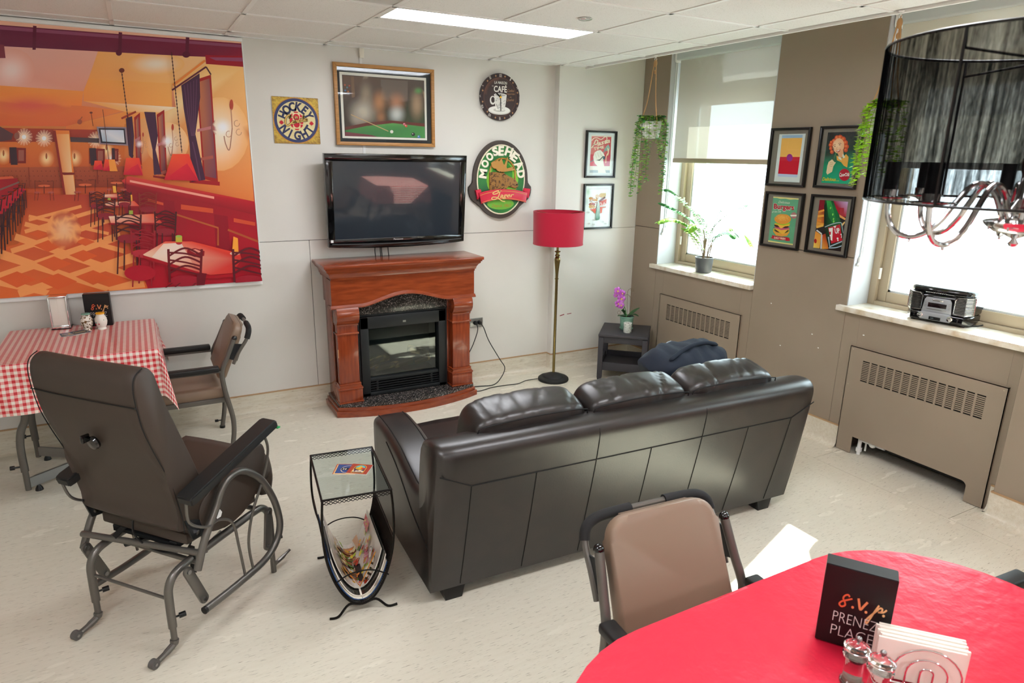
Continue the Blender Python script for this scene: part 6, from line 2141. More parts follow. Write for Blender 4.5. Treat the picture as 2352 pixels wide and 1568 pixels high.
for s in (-1, 1):
    for k in range(4):
        b_.box(s * 0.0535 - 0.004, s * 0.0535 + 0.004, -0.0915, -0.089, 0.082 + 0.0085 * k, 0.0845 + 0.0085 * k)
obj('side_keys', b_, M['steel'], fp_)
obj('key_row', MB().box(-0.044, 0.044, -0.0915, -0.089, 0.070, 0.0755, 0.0015), M['steel'], fp_)
lp_ = obj('control_panel', MB().prism([(-0.064, 0.058), (0.064, 0.058), (0.078, 0.036), (0.066, 0.018), (-0.066, 0.018), (-0.078, 0.036)], lambda u, v, d: (u, d, v), -0.096, -0.082, 0.002), silver, RD)
obj('port_window', MB().box(-0.026, 0.026, -0.0975, -0.094, 0.020, 0.036, 0.001), M['black_plastic'], lp_)
obj('port_badge', MB().box(-0.018, -0.004, -0.0985, -0.096, 0.025, 0.031), M['chrome'], lp_)
for s in (-1, 1):
    obj('knob', MB().lathe([(0.0, 0.0), (0.014, 0.0), (0.013, 0.006), (0.009, 0.010), (0.0085, 0.020), (0.0, 0.021)], n=20, M=Matrix.Translation((s * 0.066, -0.094, 0.037)) @ Matrix.Rotation(PI / 2, 4, 'X')), M['chrome'], lp_)
    obj('scale_mark', MB().box(s * 0.097 - 0.006, s * 0.097 + 0.006, -0.087, -0.084, 0.040, 0.042).box(s * 0.097 - 0.001, s * 0.097 + 0.001, -0.087, -0.084, 0.026, 0.04), M['chrome'], RD)
ty = []
tb = MB()
tb.cyl((-0.062, -0.0862, 0.1545), (0.064, -0.0862, 0.1545), 0.0016, n=6)
obj('trim_line', tb, M['chrome'], RD)
lb = MB()
for k in range(7):
    lb.box(-0.030 + 0.009 * k, -0.030 + 0.009 * k + 0.005, -0.0872, -0.085, 0.156, 0.162)
obj('chrome_logo_bar', lb, M['chrome'], RD)
obj('power_lead', MB().tube(catmull([(0.10, 0.10, 0.04), (0.16, 0.115, 0.06), (0.185, 0.09, 0.03), (0.16, 0.03, 0.006), (0.12, -0.02, 0.006)], 6), 0.003, 6), M['cord'], RD)

# ================================================================== CHANDELIER
CX, CY = 1.386, -4.189
CHD = thing('chandelier', 'chrome multi-arm chandelier inside a large sheer black drum shade', 'chandelier', (CX, CY, 1.68))
def organza():
    m = bpy.data.materials.new('black organza')
    m.use_nodes = True
    nt = m.node_tree
    nt.nodes.clear()
    o = nt.nodes.new('ShaderNodeOutputMaterial')
    tc = nt.nodes.new('ShaderNodeTexCoord')
    sp = nt.nodes.new('ShaderNodeSeparateXYZ')
    nt.links.new(tc.outputs['Object'], sp.inputs[0])
    at = nt.nodes.new('ShaderNodeMath'); at.operation = 'ARCTAN2'
    nt.links.new(sp.outputs[1], at.inputs[0]); nt.links.new(sp.outputs[0], at.inputs[1])
    def layer(fa, fz, sc, det):
        ml = nt.nodes.new('ShaderNodeMath'); ml.operation = 'MULTIPLY'; ml.inputs[1].default_value = fa
        mz = nt.nodes.new('ShaderNodeMath'); mz.operation = 'MULTIPLY'; mz.inputs[1].default_value = fz
        nt.links.new(at.outputs[0], ml.inputs[0]); nt.links.new(sp.outputs[2], mz.inputs[0])
        cb = nt.nodes.new('ShaderNodeCombineXYZ')
        nt.links.new(ml.outputs[0], cb.inputs[0]); nt.links.new(mz.outputs[0], cb.inputs[1])
        n = nt.nodes.new('ShaderNodeTexNoise'); n.inputs['Scale'].default_value = sc; n.inputs['Detail'].default_value = det
        nt.links.new(cb.outputs[0], n.inputs['Vector'])
        return n.outputs[0]
    a, b = layer(26, 4.0, 1.0, 4), layer(90, 60, 1.0, 2)
    mx = nt.nodes.new('ShaderNodeMath'); mx.operation = 'MULTIPLY_ADD'; mx.inputs[1].default_value = 0.35
    nt.links.new(b, mx.inputs[0]); nt.links.new(a, mx.inputs[2])
    r = nt.nodes.new('ShaderNodeMapRange')
    r.inputs[1].default_value = 0.48; r.inputs[2].default_value = 0.95
    r.inputs[3].default_value = 0.04; r.inputs[4].default_value = 0.56
    nt.links.new(mx.outputs[0], r.inputs[0])
    d = nt.nodes.new('ShaderNodeBsdfDiffuse'); d.inputs[0].default_value = lin('#0b0b0c')
    t = nt.nodes.new('ShaderNodeBsdfTransparent')
    s = nt.nodes.new('ShaderNodeMixShader')
    nt.links.new(r.outputs[0], s.inputs[0]); nt.links.new(d.outputs[0], s.inputs[1]); nt.links.new(t.outputs[0], s.inputs[2])
    nt.links.new(s.outputs[0], o.inputs[0])
    return m
SR, Z0, Z1 = 0.25, 1.752 - 1.68, 2.018 - 1.68
sh = MB()
np_ = 260
sh.grid(lambda u, v: ((SR + 0.0016 * math.sin(2 * PI * u * 130)) * math.cos(2 * PI * u), (SR + 0.0016 * math.sin(2 * PI * u * 130)) * math.sin(2 * PI * u), Z0 + (Z1 - Z0) * v), np_ * 2, 4, cu=True)
obj('shade', sh, organza(), CHD)
wf = MB()
for z in (Z0, Z1):
    wf.tube([(SR * math.cos(2 * PI * k / 64), SR * math.sin(2 * PI * k / 64), z) for k in range(64)], 0.0024, 8, closed=True)
for k in range(6):
    q = math.radians(178 + 60 * k)
    wf.cyl((SR * math.cos(q), SR * math.sin(q), Z0), (SR * math.cos(q), SR * math.sin(q), Z1), 0.0024, n=8)
obj('shade_wire_frame', wf, M['black_wood'], CHD)
sd = MB()
for k in range(3):
    q = math.radians(178 + 120 * k)
    e = Vector((SR * math.cos(q), SR * math.sin(q), Z1))
    m = Vector((SR * 0.985 * math.cos(q), SR * 0.985 * math.sin(q), Z1 - 0.03))
    sd.tube([e, m, (0.012 * math.cos(q), 0.012 * math.sin(q), Z1 - 0.03)], 0.0024, 8)
obj('shade_spider', sd, M['black_wood'], CHD)
obj('stem', MB().lathe([(0.0, -0.005), (0.006, -0.003), (0.009, 0.002), (0.006, 0.006), (0.004, 0.010), (0.012, 0.014), (0.022, 0.020), (0.034, 0.022), (0.050, 0.034), (0.053, 0.040), (0.048, 0.043), (0.030, 0.046), (0.022, 0.052), (0.026, 0.060), (0.018, 0.070), (0.010, 0.080), (0.008, 0.12), (0.014, 0.14), (0.008, 0.16), (0.005, 0.20), (0.005, 0.83)], n=36), M['chrome'], CHD)
obj('ceiling_rose', MB().lathe([(0.0, H - 1.68 - 0.03), (0.03, H - 1.68 - 0.03), (0.06, H - 1.68 - 0.012), (0.062, H - 1.68), (0.0, H - 1.68)], n=32), M['chrome'], CHD)
NA = 8
for k in range(NA):
    q = math.radians(168 - 45 * k)
    c, s = math.cos(q), math.sin(q)
    prof = [(0.024, 0.045), (0.040, 0.085), (0.062, 0.104), (0.082, 0.096), (0.100, 0.066), (0.116, 0.036), (0.138, 0.012), (0.162, 0.003), (0.186, 0.010), (0.201, 0.032), (0.206, 0.056), (0.207, 0.078)]
    a_ = obj('arm', MB().tube(catmull([(c * r, s * r, z) for r, z in prof], 5), 0.0052, 10), M['chrome'], CHD)
    e = (c * 0.207, s * 0.207)
    obj('drip_pan', MB().lathe([(0.006, 0.066), (0.012, 0.070), (0.036, 0.0745), (0.037, 0.076), (0.012, 0.074), (0.006, 0.074)], (e[0], e[1], 0), 28), M['chrome'], a_)
    obj('candle_cup', MB().lathe([(0.0, 0.074), (0.014, 0.076), (0.0145, 0.090), (0.0, 0.091)], (e[0], e[1], 0), 20), M['chrome'], a_)
    obj('candle_sleeve', MB().cyl((e[0], e[1], 0.09), (e[0], e[1], 0.140), 0.0125, n=18), M['black_plastic'], a_)
    obj('crystal_eye', MB().sphere((c * 0.162, s * 0.162, -0.004), 0.003, u=8, v=6), M['chrome'], a_)
    q2 = q + math.radians(22.5)
    obj('bowl_pin', MB().cyl((0.047 * math.cos(q2), 0.047 * math.sin(q2), 0.034), (0.047 * math.cos(q2), 0.047 * math.sin(q2), 0.026), 0.0018, n=6), M['chrome'], CHD)
# ================================================================== MURAL (printed restaurant scene)
MU = thing('wall_mural', 'huge orange and red printed restaurant mural on the left of the back wall', 'mural', (-0.35, 0, 1.72))
MX0 = -1.55
obj('mural_panel', MB().box(MX0, 0.700, -0.008, 0.0, 0.966, 2.482), M['white'], MU, world=True)
tr = MB()
tr.box(MX0, 0.703, -0.014, 0.0, 0.940, 0.968, 0.002)
tr.box(MX0, 0.703, -0.020, 0.0, 2.482, 2.503, 0.002)
tr.box(0.6975, 0.7045, -0.011, 0.0, 0.968, 2.482, 0.001)
obj('mural_border', tr, M['white'], MU, world=True)
A = Art([(0, 127.7), (1243.5, 217.3), (1337.6, 1440.6), (0, 1530)], [(-0.532, 2.461), (0.701, 2.481), (0.689, 0.968), (-0.76, 0.971)],
        lambda a, b, d: (a, -0.0083 - d, b), 0.00005)
# convert rect coordinates to design space for the base sheet
Hi = np.linalg.inv(A.H)
def inv(a, b):
    q = Hi @ np.array([a, b, 1.0])
    return q[0] / q[2], q[1] / q[2]
def base(u, v):
    # u,v over the whole sheet
    x = MX0 + (0.698 - MX0) * u
    z = 2.481 - (2.481 - 0.968) * v
    dx, dy = inv(x, z)
    if dy < 640:
        t = max(0, min(1, (dy - 230) / 410))
        c = np.array(lin('#e7bfa0')) * (1 - t) + np.array(lin('#d2743a')) * t
    elif dy < 960:
        t = (dy - 640) / 320
        c = np.array(lin('#cf8338')) * (1 - t) + np.array(lin('#b94a22')) * t
    else:
        t = min(1, (dy - 960) / 450)
        c = np.array(lin('#c9572c')) * (1 - t) + np.array(lin('#e2813c')) * t
        if dx > 620:
            k = min(1, (dx - 620) / 200)
            c = c * (1 - k) + np.array(lin('#b3122b')) * k
    return tuple(c)
A.k += 1
NXm, NYm = 44, 30
pts, cols = [], []
for j in range(NYm + 1):
    for i in range(NXm + 1):
        pts.append((MX0 + (0.698 - MX0) * i / NXm, 2.481 - (2.481 - 0.968) * j / NYm))
        cols.append(base(i / NXm, j / NYm))
Hs = A.H
A.H = np.eye(3)
A._add(pts, [(j * (NXm + 1) + i, j * (NXm + 1) + i + 1, (j + 1) * (NXm + 1) + i + 1, (j + 1) * (NXm + 1) + i) for j in range(NYm) for i in range(NXm)], cols)
A.H = Hs
P = A.poly
# ceiling: pale soffit, yellow beams
P([(-900, 80), (510, 250), (430, 470), (-900, 440)], ['#dcbfb6', '#e3b9a4', '#dd9c80', '#e6cfc6'])
A.glow(60, 360, 120, 110, '#f3e4d8', '#e3bfae')
P([(510, 250), (1240, 300), (1240, 420), (880, 430), (455, 410)], ['#edb96a', '#f2d59a', '#f0c676', '#f0c070', '#eca752'])
A.glow(800, 330, 150, 60, '#f7efd6', '#f0c880')
P([(455, 408), (885, 430), (885, 550), (430, 520), (430, 470)], ['#f0a64a', '#eeb862', '#f0b258', '#ea9440', '#ec9c44'])
P([(-900, 380), (430, 470), (420, 545), (-900, 480)], ['#e6913a', '#ea9a42', '#e98838', '#e58a36'])
P([(-900, 480), (420, 545), (640, 570), (340, 650), (-900, 640)], ['#dc7a42', '#dd7a3a', '#e58e44', '#d96a34', '#d4602e'])
A.glow(150, 540, 220, 60, '#d8604a', '#da6e38')
P([(430, 520), (905, 552), (850, 580), (640, 575)], ['#eea850', '#fbf0d2', '#f3d89c', '#efb868'])
P([(340, 650), (640, 575), (850, 580), (700, 640), (640, 690), (340, 690)], ['#dd8038', '#e99b46', '#f0bd6c', '#e9a04c', '#dd8438', '#d87230'])
# duct along the top
P([(-900, 60), (1243, 225), (1250, 300), (960, 290), (-900, 190)], ['#5d2a48', '#7b1e3c', '#8a1633', '#701c3c', '#5b2442'])
P([(-900, 66), (1243, 232), (1243, 246), (-900, 86)], '#8a4c6a')
for x in (180, 620, 965):
    P([(x - 9, 120 + x * 0.075), (x + 9, 122 + x * 0.075), (x + 5, 250 + x * 0.04), (x - 12, 250 + x * 0.04)], '#5e1a36')
A.ell(612, 272, 16, 16, '#5a1430'); A.ell(958, 282, 20, 16, '#5a1430')
P([(1056, 284), (1250, 290), (1252, 346), (1060, 332)], '#9a0f26')
P([(1075, 296), (1252, 298), (1252, 318), (1110, 312)], '#8d4a6c')
P([(-40, 225), (22, 232), (30, 300), (-40, 300)], '#7a3140')
# right wall with windows
P([(640, 640), (850, 575), (905, 552), (885, 430), (1060, 330), (1252, 345), (1312, 1100), (640, 935)], ['#d98a3a', '#f2cf8c', '#f4dda0', '#efb45a', '#f3c878', '#f1c878', '#d97a36', '#cc6428'])
A.glow(1130, 690, 150, 190, '#fbf3d8', '#efc070')
A.glow(860, 740, 110, 110, '#fbf3dc', '#edb460')
def window_(x0, x1, y0, y1, sk):
    P([(x0, y0), (x1, y0 - 25), (x1 + sk, y1 + 20), (x0 + sk, y1)], '#9c1c16')
    P([(x0 + 8, y0 + 14), (x1 - 8, y0 - 6), (x1 + sk - 8, y1 - 2), (x0 + sk + 8, y1 - 14)], ['#c27a4a', '#8d5a58', '#6a3a52', '#8a4a44'])
    m = (y0 + y1) / 2
    P([(x0 + 4, m), (x1, m - 16), (x1, m), (x0 + 4, m + 14)], '#b87a7a')
    P([(x0 + 4, m + 150), (x1 + 10, m + 134), (x1 + 12, m + 150), (x0 + 6, m + 164)], '#a85a4a')
window_(1010, 1085, 410, 920, 36)
window_(806, 845, 590, 890, 16)
window_(690, 720, 605, 830, 10)
P([(975, 920), (1130, 935), (1130, 955), (975, 940)], '#a3131f')
P([(788, 902), (890, 915), (890, 928), (788, 912)], '#8c1a1c')
# curtains
def curtain(pts):
    P(pts, '#43223f')
curtain([(932, 440), (1026, 378), (1030, 500), (1005, 690), (1056, 925), (985, 935), (975, 740), (945, 560)])
for k in range(5):
    A.line([(948 + 16 * k, 440 - 8 * k), (965 + 10 * k, 580), (985 + 4 * k, 700)], 4, '#5d3a58')
A.line([(990, 730), (1010, 820), (1030, 925)], 6, '#5d3a58')
curtain([(742, 576), (800, 578), (812, 700), (800, 770), (830, 895), (792, 900), (785, 770)])
curtain([(648, 610), (680, 598), (690, 700), (684, 820), (664, 800)])
A.line([(885, 465), (1060, 345)], 9, '#5c1f33'); A.line([(1060, 345), (1085, 385)], 7, '#4a1a2a'); A.line([(890, 440), (1055, 312)], 12, '#e08a3a')
A.line([(625, 610), (700, 575)], 10, '#a03a20')
# sconces
def sconce(x, y, s):
    A.glow(x - 45 * s, y + 75 * s, 55 * s, 55 * s, '#ffffff', '#f4d9a0')
    A.ell(x, y - 40 * s, 10 * s, 28 * s, '#b0452c', n=16)
    A.line([(x - 2, y - 20 * s), (x + 4 * s, y + 80 * s)], 5 * s, '#b98a6a')
    A.line([(x + 4 * s, y + 80 * s), (x - 10 * s, y + 190 * s), (x - 30 * s, y + 160 * s), (x - 38 * s, y + 120 * s)], 5 * s, '#a57a60', True)
    for (a, b) in ((28, 55), (38, 100), (-14, 110)):
        A.line([(x + (a + 14 * math.cos(q)) * s, y + (b + 16 * math.sin(q)) * s) for q in [PI * i / 5 for i in range(9)]], 3 * s, '#b98a6a')
sconce(1190, 580, 1.0); sconce(888, 680, 0.62); sconce(736, 710, 0.42)
# back wall
P([(-900, 700), (640, 690), (640, 860), (-900, 880)], ['#d3762c', '#d9802f', '#c9642a', '#c2602a'])
P([(-900, 640), (500, 668), (500, 730), (-900, 730)], ['#a8401e', '#a63a20', '#8f3020', '#8a3424'])
for (x, y) in ((125, 705), (228, 712), (495, 720), (580, 815)):
    A.glow(x, y, 46, 46, '#fff6d8', '#b9542a')
    for k in range(8):
        q = PI * k / 8
        A.line([(x - 44 * math.cos(q), y - 44 * math.sin(q)), (x + 44 * math.cos(q), y + 44 * math.sin(q))], 2.2, '#f6dcae')
    A.ell(x, y, 11, 11, '#ffffff', n=14)
for (x, y) in ((240, 815), (384, 815), (20, 800), (548, 770)):
    A.glow(x, y, 42, 48, '#ffe9a6', '#d07a2e'); A.ell(x, y - 12, 5, 16, '#a25a2c', n=10)
P([(350, 705), (510, 712), (510, 735), (360, 730)], '#4d3a3c')
P([(0, 650), (70, 690), (60, 720), (-10, 730)], '#57383a'); A.ell(88, 700, 14, 18, '#8a5a48')
for (x0, y0, x1, y1) in ((50, 758, 135, 840), (460, 762, 540, 842), (575, 762, 610, 830)):
    P([(x0, y0), (x1, y0 + 4), (x1, y1), (x0, y1)], '#7c2016'); P([(x0, y0), (x0 + (x1 - x0) * .42, y0), (x0 + (x1 - x0) * .5, y1 + 8), (x0 + 8, y1 + 8)], '#38202a')
    P([(x0 + (x1 - x0) * .55, y0 + 14), (x1 - 10, y0 + 14), (x1 - 10, y1 - 12), (x0 + (x1 - x0) * .55, y1 - 12)], '#9a5a4a')
# banquette
P([(-900, 870), (640, 855), (640, 960), (-900, 985)], ['#b06038', '#a8522e', '#8f3a22', '#9a4a2a'])
for x in range(-400, 640, 22):
    for y in (880, 905, 930):
        A.ell(x + (y // 5) % 11, y, 3, 3, '#7c3822', n=6)
A.line([(150, 860), (155, 960)], 5, '#8a3c24'); A.line([(500, 855), (505, 945)], 5, '#7c3020')
# television
P([(498, 652), (650, 655), (660, 750), (515, 742)], '#8d8088'); P([(508, 660), (642, 662), (650, 742), (520, 736)], '#23202c'); P([(518, 668), (636, 670), (642, 734), (528, 728)], ['#cfe0e8', '#b9d4e4', '#d8e6e6', '#9fc0d0'])
# column
P([(276, 670), (358, 672), (400, 1060), (340, 1065), (310, 890)], ['#df7a28', '#e58c38', '#d9782e', '#d2702c', '#cf6a26'])
P([(285, 690), (356, 690), (372, 885), (318, 890)], ['#e0883c', '#f0c078', '#f2cf94', '#dd8a44'])
P([(322, 900), (378, 900), (398, 1055), (345, 1060)], ['#e0a060', '#efc78c', '#e9bd84', '#d98a4c'])
P([(310, 886), (385, 888), (384, 898), (330, 900)], '#7a1c14'); P([(276, 672), (288, 672), (350, 1062), (338, 1066)], '#8c2013')
# floor: pale diagonal strips on orange parquet
P([(140, 1000), (470, 1000), (560, 1150), (700, 1320), (760, 1480), (-900, 1640), (-900, 1500), (100, 1250)], ['#b54a26', '#b2402c', '#c04c30', '#cf5a30', '#d9662e', '#e07a34', '#e07a34', '#d96a30'])
def clampx(v):
    return v
for (x0, y0, x1, y1, w) in ((150, 1110, 560, 1200, 8), (130, 1150, 640, 1290, 12), (80, 1215, 740, 1440, 18), (-100, 1270, 560, 1500, 26), (-500, 1330, 250, 1520, 30),
                            (420, 1060, 150, 1130, 8), (500, 1080, 130, 1190, 10), (560, 1130, 60, 1290, 14), (620, 1210, 0, 1420, 20), (690, 1320, 100, 1515, 26), (740, 1450, 560, 1500, 26)):
    A.line([(x0, y0), (x1, y1)], w * 2.0, '#eda35c')
for (x, y, s) in ((280, 1350, 1.0), (250, 1260, .8), (430, 1310, .8), (330, 1190, .55), (200, 1200, .5), (440, 1240, .55), (300, 1440, 1.1), (480, 1420, 1.0), (90, 1430, 1.1)):
    P([(x - 90 * s, y), (x, y - 34 * s), (x + 90 * s, y + 4 * s), (x, y + 42 * s)], '#d9632c')
A.glow(330, 1180, 90, 100, '#f3c890', '#d9743a')
# wainscot and shelf on the right
P([(640, 940), (1312, 1100), (1338, 1440), (760, 1480), (640, 1080)], ['#8c1420', '#a01024', '#a80d26', '#b00f28', '#951226'])
P([(660, 905), (1305, 1035), (1312, 1105), (640, 945), (625, 930)], ['#d0463a', '#b81a2a', '#8c0c1e', '#a01626', '#c83a34'])
P([(668, 925), (1100, 1010), (1100, 1022), (668, 936)], '#e9a690')
for (x, y, s) in ((720, 985, .7), (865, 1025, 1.0), (1130, 1100, 1.3)):
    P([(x - 25 * s, y), (x + 30 * s, y + 8 * s), (x + 45 * s, y + 190 * s), (x - 12 * s, y + 190 * s)], '#8d0a22')
for (a, b, c, d) in ((760, 1020, 840, 1055), (930, 1050, 1095, 1095), (1200, 1120, 1310, 1160)):
    P([(a, b), (c, b + 22), (c, d), (a, d - 20)], '#c9502e')
A.line([(900, 1100), (1120, 1170), (1120, 1260)], 9, '#b0602e'); A.line([(1170, 1180), (1325, 1240)], 10, '#a8562a')
# lamps on chains
def chain(x0, y0, x1, y1):
    n = int(abs(y1 - y0) / 9)
    for k in range(n):
        f = k / n
        A.ell(x0 + (x1 - x0) * f, y0 + (y1 - y0) * f, 3.6 if k % 2 else 2.0, 6, '#4a2026', n=8)
chain(882, 275, 935, 790); chain(625, 360, 685, 810)
A.line([(470, 580), (480, 650)], 3, '#5a2a1c'); A.line([(530, 565), (560, 820)], 3, '#5a2a26')
A.ell(627, 365, 14, 12, '#6a2a1c'); A.ell(470, 581, 8, 5, '#6a2a1c'); A.line([(400, 635), (425, 602)], 4, '#8a4a28'); A.ell(412, 628, 12, 13, '#9a4a2c')
def shade(x, y, w0, w1, h):
    P([(x - w0, y), (x + w0, y), (x + w1, y + h), (x - w1 * 0.92, y + h * 0.96)], ['#f0562a', '#e8442c', '#d3203a', '#c4102e'])
    P([(x - w0 * 0.2, y + h * 0.55), (x + w0 * 0.8, y + h * 0.35), (x + w1, y + h), (x - w1 * 0.92, y + h * 0.96)], ['#d81a36', '#d21838', '#b80d30', '#c8102e'])
shade(928, 792, 42, 92, 138); shade(683, 812, 34, 52, 90); shade(506, 826, 18, 27, 48); shade(566, 820, 26, 38, 60)
P([(560, 822), (590, 820), (606, 880), (566, 880)], '#f0a040')
# dining tables and chairs
def table(x0, y0, x1, y1, w):
    P([(x0, y0), (x1, y0 - w * 0.1), (x1 + w * .35, y1), (x0 + w * .1, y1 + w * .05)], ['#f6d8b4', '#e2603c', '#d03a30', '#e8806a'])
    A.line([(x0, y1 + 4), (x1 + w * .3, y1 + 4)], 8, '#9c1220')
for (x, y, s) in ((230, 955, .5), (440, 950, .55), (600, 940, .5)):
    A.ell(x, y, 62 * s, 12 * s, '#d36a40'); A.line([(x, y), (x, y + 80 * s)], 6 * s, '#2f1416')
    for k in (-1, 1):
        A.ell(x + 70 * k * s, y + 68 * s, 34 * s, 12 * s, '#b85a4a')
        A.line([(x + 60 * k * s, y + 70 * s), (x + 66 * k * s, y + 150 * s)], 4 * s, '#3a181c'); A.line([(x + 92 * k * s, y + 70 * s), (x + 100 * k * s, y + 150 * s)], 4 * s, '#3a181c')
        A.line([(x + 90 * k * s, y + 60 * s), (x + 96 * k * s, y - 50 * s), (x + 30 * k * s, y - 46 * s)], 4 * s, '#3a181c')
def chair_(x, y, s, c='#4a1a1e', seat='#8d2230'):
    # seat ellipse at x,y; back with crossed bars
    A.ell(x, y, 62 * s, 24 * s, seat)
    for (dx, l) in ((-52, 190), (-20, 170), (44, 185), (58, 150)):
        A.line([(x + dx * s, y + 8 * s), (x + dx * 1.12 * s, y + l * s)], 8 * s, c)
    for dx in (-62, 62):
        A.line([(x + dx * s, y + 6 * s), (x + dx * 1.1 * s, y - 130 * s)], 10 * s, c)
    for k in range(3):
        A.line([(x - 66 * s, y - (30 + 36 * k) * s), (x, y - (62 + 36 * k) * s), (x + 68 * s, y - (44 + 30 * k) * s)], 8 * s, c, True)
        A.line([(x + 66 * s, y - (24 + 36 * k) * s), (x, y - (40 + 36 * k) * s), (x - 66 * s, y - (56 + 30 * k) * s)], 7 * s, c, True)
table(530, 1000, 610, 1015, 60); table(540, 1040, 690, 1058, 80)
chair_(500, 1060, .55); chair_(640, 1050, .5); chair_(545, 1110, .7); chair_(760, 1075, .65, '#8c3026')
table(560, 1110, 790, 1145, 130)
chair_(660, 1225, .95); chair_(850, 1190, .8); chair_(735, 1300, .9, '#9a1f2c', '#b2303c')
A.ell(720, 1400, 80, 40, '#b0162c')
P([(850, 1238), (985, 1238), (1230, 1300), (1240, 1330), (1190, 1400), (1080, 1410), (760, 1325), (735, 1305)], ['#e2563c', '#dc4a36', '#d8402e', '#c8302a', '#cc3430', '#d4443a', '#f3dcc4', '#f0cfae'])
P([(840, 1250), (930, 1245), (1000, 1372), (870, 1350), (780, 1318)], ['#f4dcc0', '#f6e6d4', '#e79a72', '#f3d8bc', '#f6e4cc'])
P([(735, 1308), (1080, 1412), (1190, 1402), (1240, 1332), (1240, 1345), (1192, 1418), (1078, 1430), (735, 1324)], '#a80f22')
A.ell(919, 1245, 16, 10, '#b8232a'); P([(902, 1212), (935, 1212), (935, 1242), (902, 1242)], '#bdb83e'); A.ell(918, 1212, 16, 6, '#93c050')
P([(960, 1282), (1000, 1272), (1050, 1288), (1048, 1312), (1000, 1318), (962, 1304)], '#8f1020'); P([(975, 1284), (1003, 1277), (1035, 1290), (1004, 1300)], '#e7a08a')
P([(1190, 1300), (1197, 1213), (1220, 1222), (1224, 1305)], '#f0a638'); A.ell(1205, 1300, 26, 9, '#e8c8b0')
P([(580, 955), (596, 955), (600, 990), (584, 990)], '#e8b848'); P([(664, 1080), (684, 1080), (684, 1100), (664, 1100)], '#9fb84a'); A.ell(563, 1022, 9, 6, '#9fb84a'); P([(672, 1000), (680, 1000), (682, 1032), (674, 1032)], '#e8b040')
chair_(950, 1440, 1.25, '#6a1620', '#a01c30'); chair_(1280, 1440, 1.25, '#5a1420', '#98182c')
P([(1010, 1400), (1060, 1402), (1050, 1462), (1010, 1466)], '#6d1322')
# bar stools on the left
P([(-900, 960), (70, 905), (80, 920), (-900, 1010)], '#d0603a'); P([(-900, 990), (95, 915), (100, 960), (20, 1020), (-900, 1200)], '#9a1220')
A.line([(-60, 1000), (105, 935)], 9, '#7a5a52')
for k in range(11):
    f = k / 10
    x, y, s = 130 - 300 * f ** 1.3, 960 + 240 * f ** 1.25, 0.45 + 0.95 * f
    A.ell(x - 40 * s, y + 40 * s, 52 * s, 26 * s, '#b81a30')
    for (dx, dy) in ((-70, 190), (-30, 170), (6, 200), (26, 180)):
        A.line([(x + dx * 0.5 * s, y + 40 * s), (x + dx * s, y + (dy + 60) * s)], 9 * s, '#3a1c22')
    A.line([(x - 60 * s, y + 150 * s), (x + 22 * s, y + 150 * s)], 6 * s, '#4a2428')
    A.line([(x, y + 20 * s), (x + 8 * s, y - 40 * s), (x - 30 * s, y - 36 * s)], 8 * s, '#3a1c22')
# trim everything to the printed rectangle
keepV = []
zmin, zmax, xmax = 0.968, 2.481, 0.6975
A.V = [(min(max(v[0], MX0), xmax), v[1], min(max(v[2], zmin), zmax)) for v in A.V]
A.C = [[(min(1, c[0] * 1.18), c[1] * 1.0, c[2] * 1.04, 1.0) for c in f] for f in A.C]
A.build('printed_sheet', print_mat('mural print', 0.35, 0.4), MU)

# ================================================================== HOCKEY SIGN
HS = thing('tin_sign', 'square yellow tin sign with dark blue ring, left of the framed pool picture', 'sign', (1.004, 0, 2.022))
obj('plate', MB().prism([(0.858, 1.874), (1.151, 1.874), (1.156, 1.879), (1.156, 2.167), (1.151, 2.172), (0.858, 2.172), (0.853, 2.167), (0.853, 1.879)], lambda u, v, d: (u, d, v), -0.004, -0.0005), M['steel'], HS, world=True)
A = Art([(0, 0), (1000, 0), (1000, 1000), (0, 1000)], [(0.853, 2.172), (1.156, 2.172), (1.156, 1.874), (0.853, 1.874)], lambda a, b, d: (a, -0.0042 - d, b))
rg = random.Random(5)
nz = [[rg.random() for _ in range(41)] for _ in range(41)]
def rust(u, v):
    n = nz[int(v * 40)][int(u * 40)]
    e = max(abs(u - .5), abs(v - .5)) * 2
    t = max(0, min(1, (e - .78) * 3 + (n - .5) * .9))
    if v > .8:
        t = min(1, t + 0.2)
    return mix('#dcb949', '#7a4d2c', t * 0.8)
A.raster(5, 5, 995, 995, 40, 40, rust)
A.ell(500, 500, 490, 490, '#c98a34', n=56); A.ell(500, 500, 472, 472, '#39406a', n=56); A.ell(500, 500, 412, 412, '#e4d49c', n=56)
A.glow(500, 320, 330, 200, '#eadcae', '#e4d49c')
# red gem
for (cx_, cy_, rx, ry, a0, a1) in ((500, 500, 82, 82, 0, 2 * PI),):
    A.ell(cx_, cy_ - 74, 66, 74, '#d0142f', n=24); A.ell(cx_, cy_ + 74, 66, 74, '#d0142f', n=24)
A.poly([(468, 306), (532, 306), (552, 334), (448, 334)], '#d0142f'); A.poly([(448, 672), (552, 672), (532, 700), (468, 700)], '#d0142f')
for sx in (-1, 1):
    A.poly([(500 + sx * 80, 350), (500 + sx * 122, 384), (500 + sx * 136, 424), (500 + sx * 80, 424)], '#d0142f')
    A.poly([(500 + sx * 80, 440), (500 + sx * 140, 440), (500 + sx * 148, 500), (500 + sx * 140, 566), (500 + sx * 80, 566)], '#d0142f')
    A.poly([(500 + sx * 80, 582), (500 + sx * 136, 582), (500 + sx * 120, 626), (500 + sx * 80, 656)], '#d0142f')
A.arc('HOCKEY', 500, 500, 304, 304, -68, 66, 184, 138, '#2c3156', bold=0.045)
A.arc('NIGHT', 500, 500, 312, 312, 236, 124, 184, 138, '#2c3156', bold=0.045, inside=True)
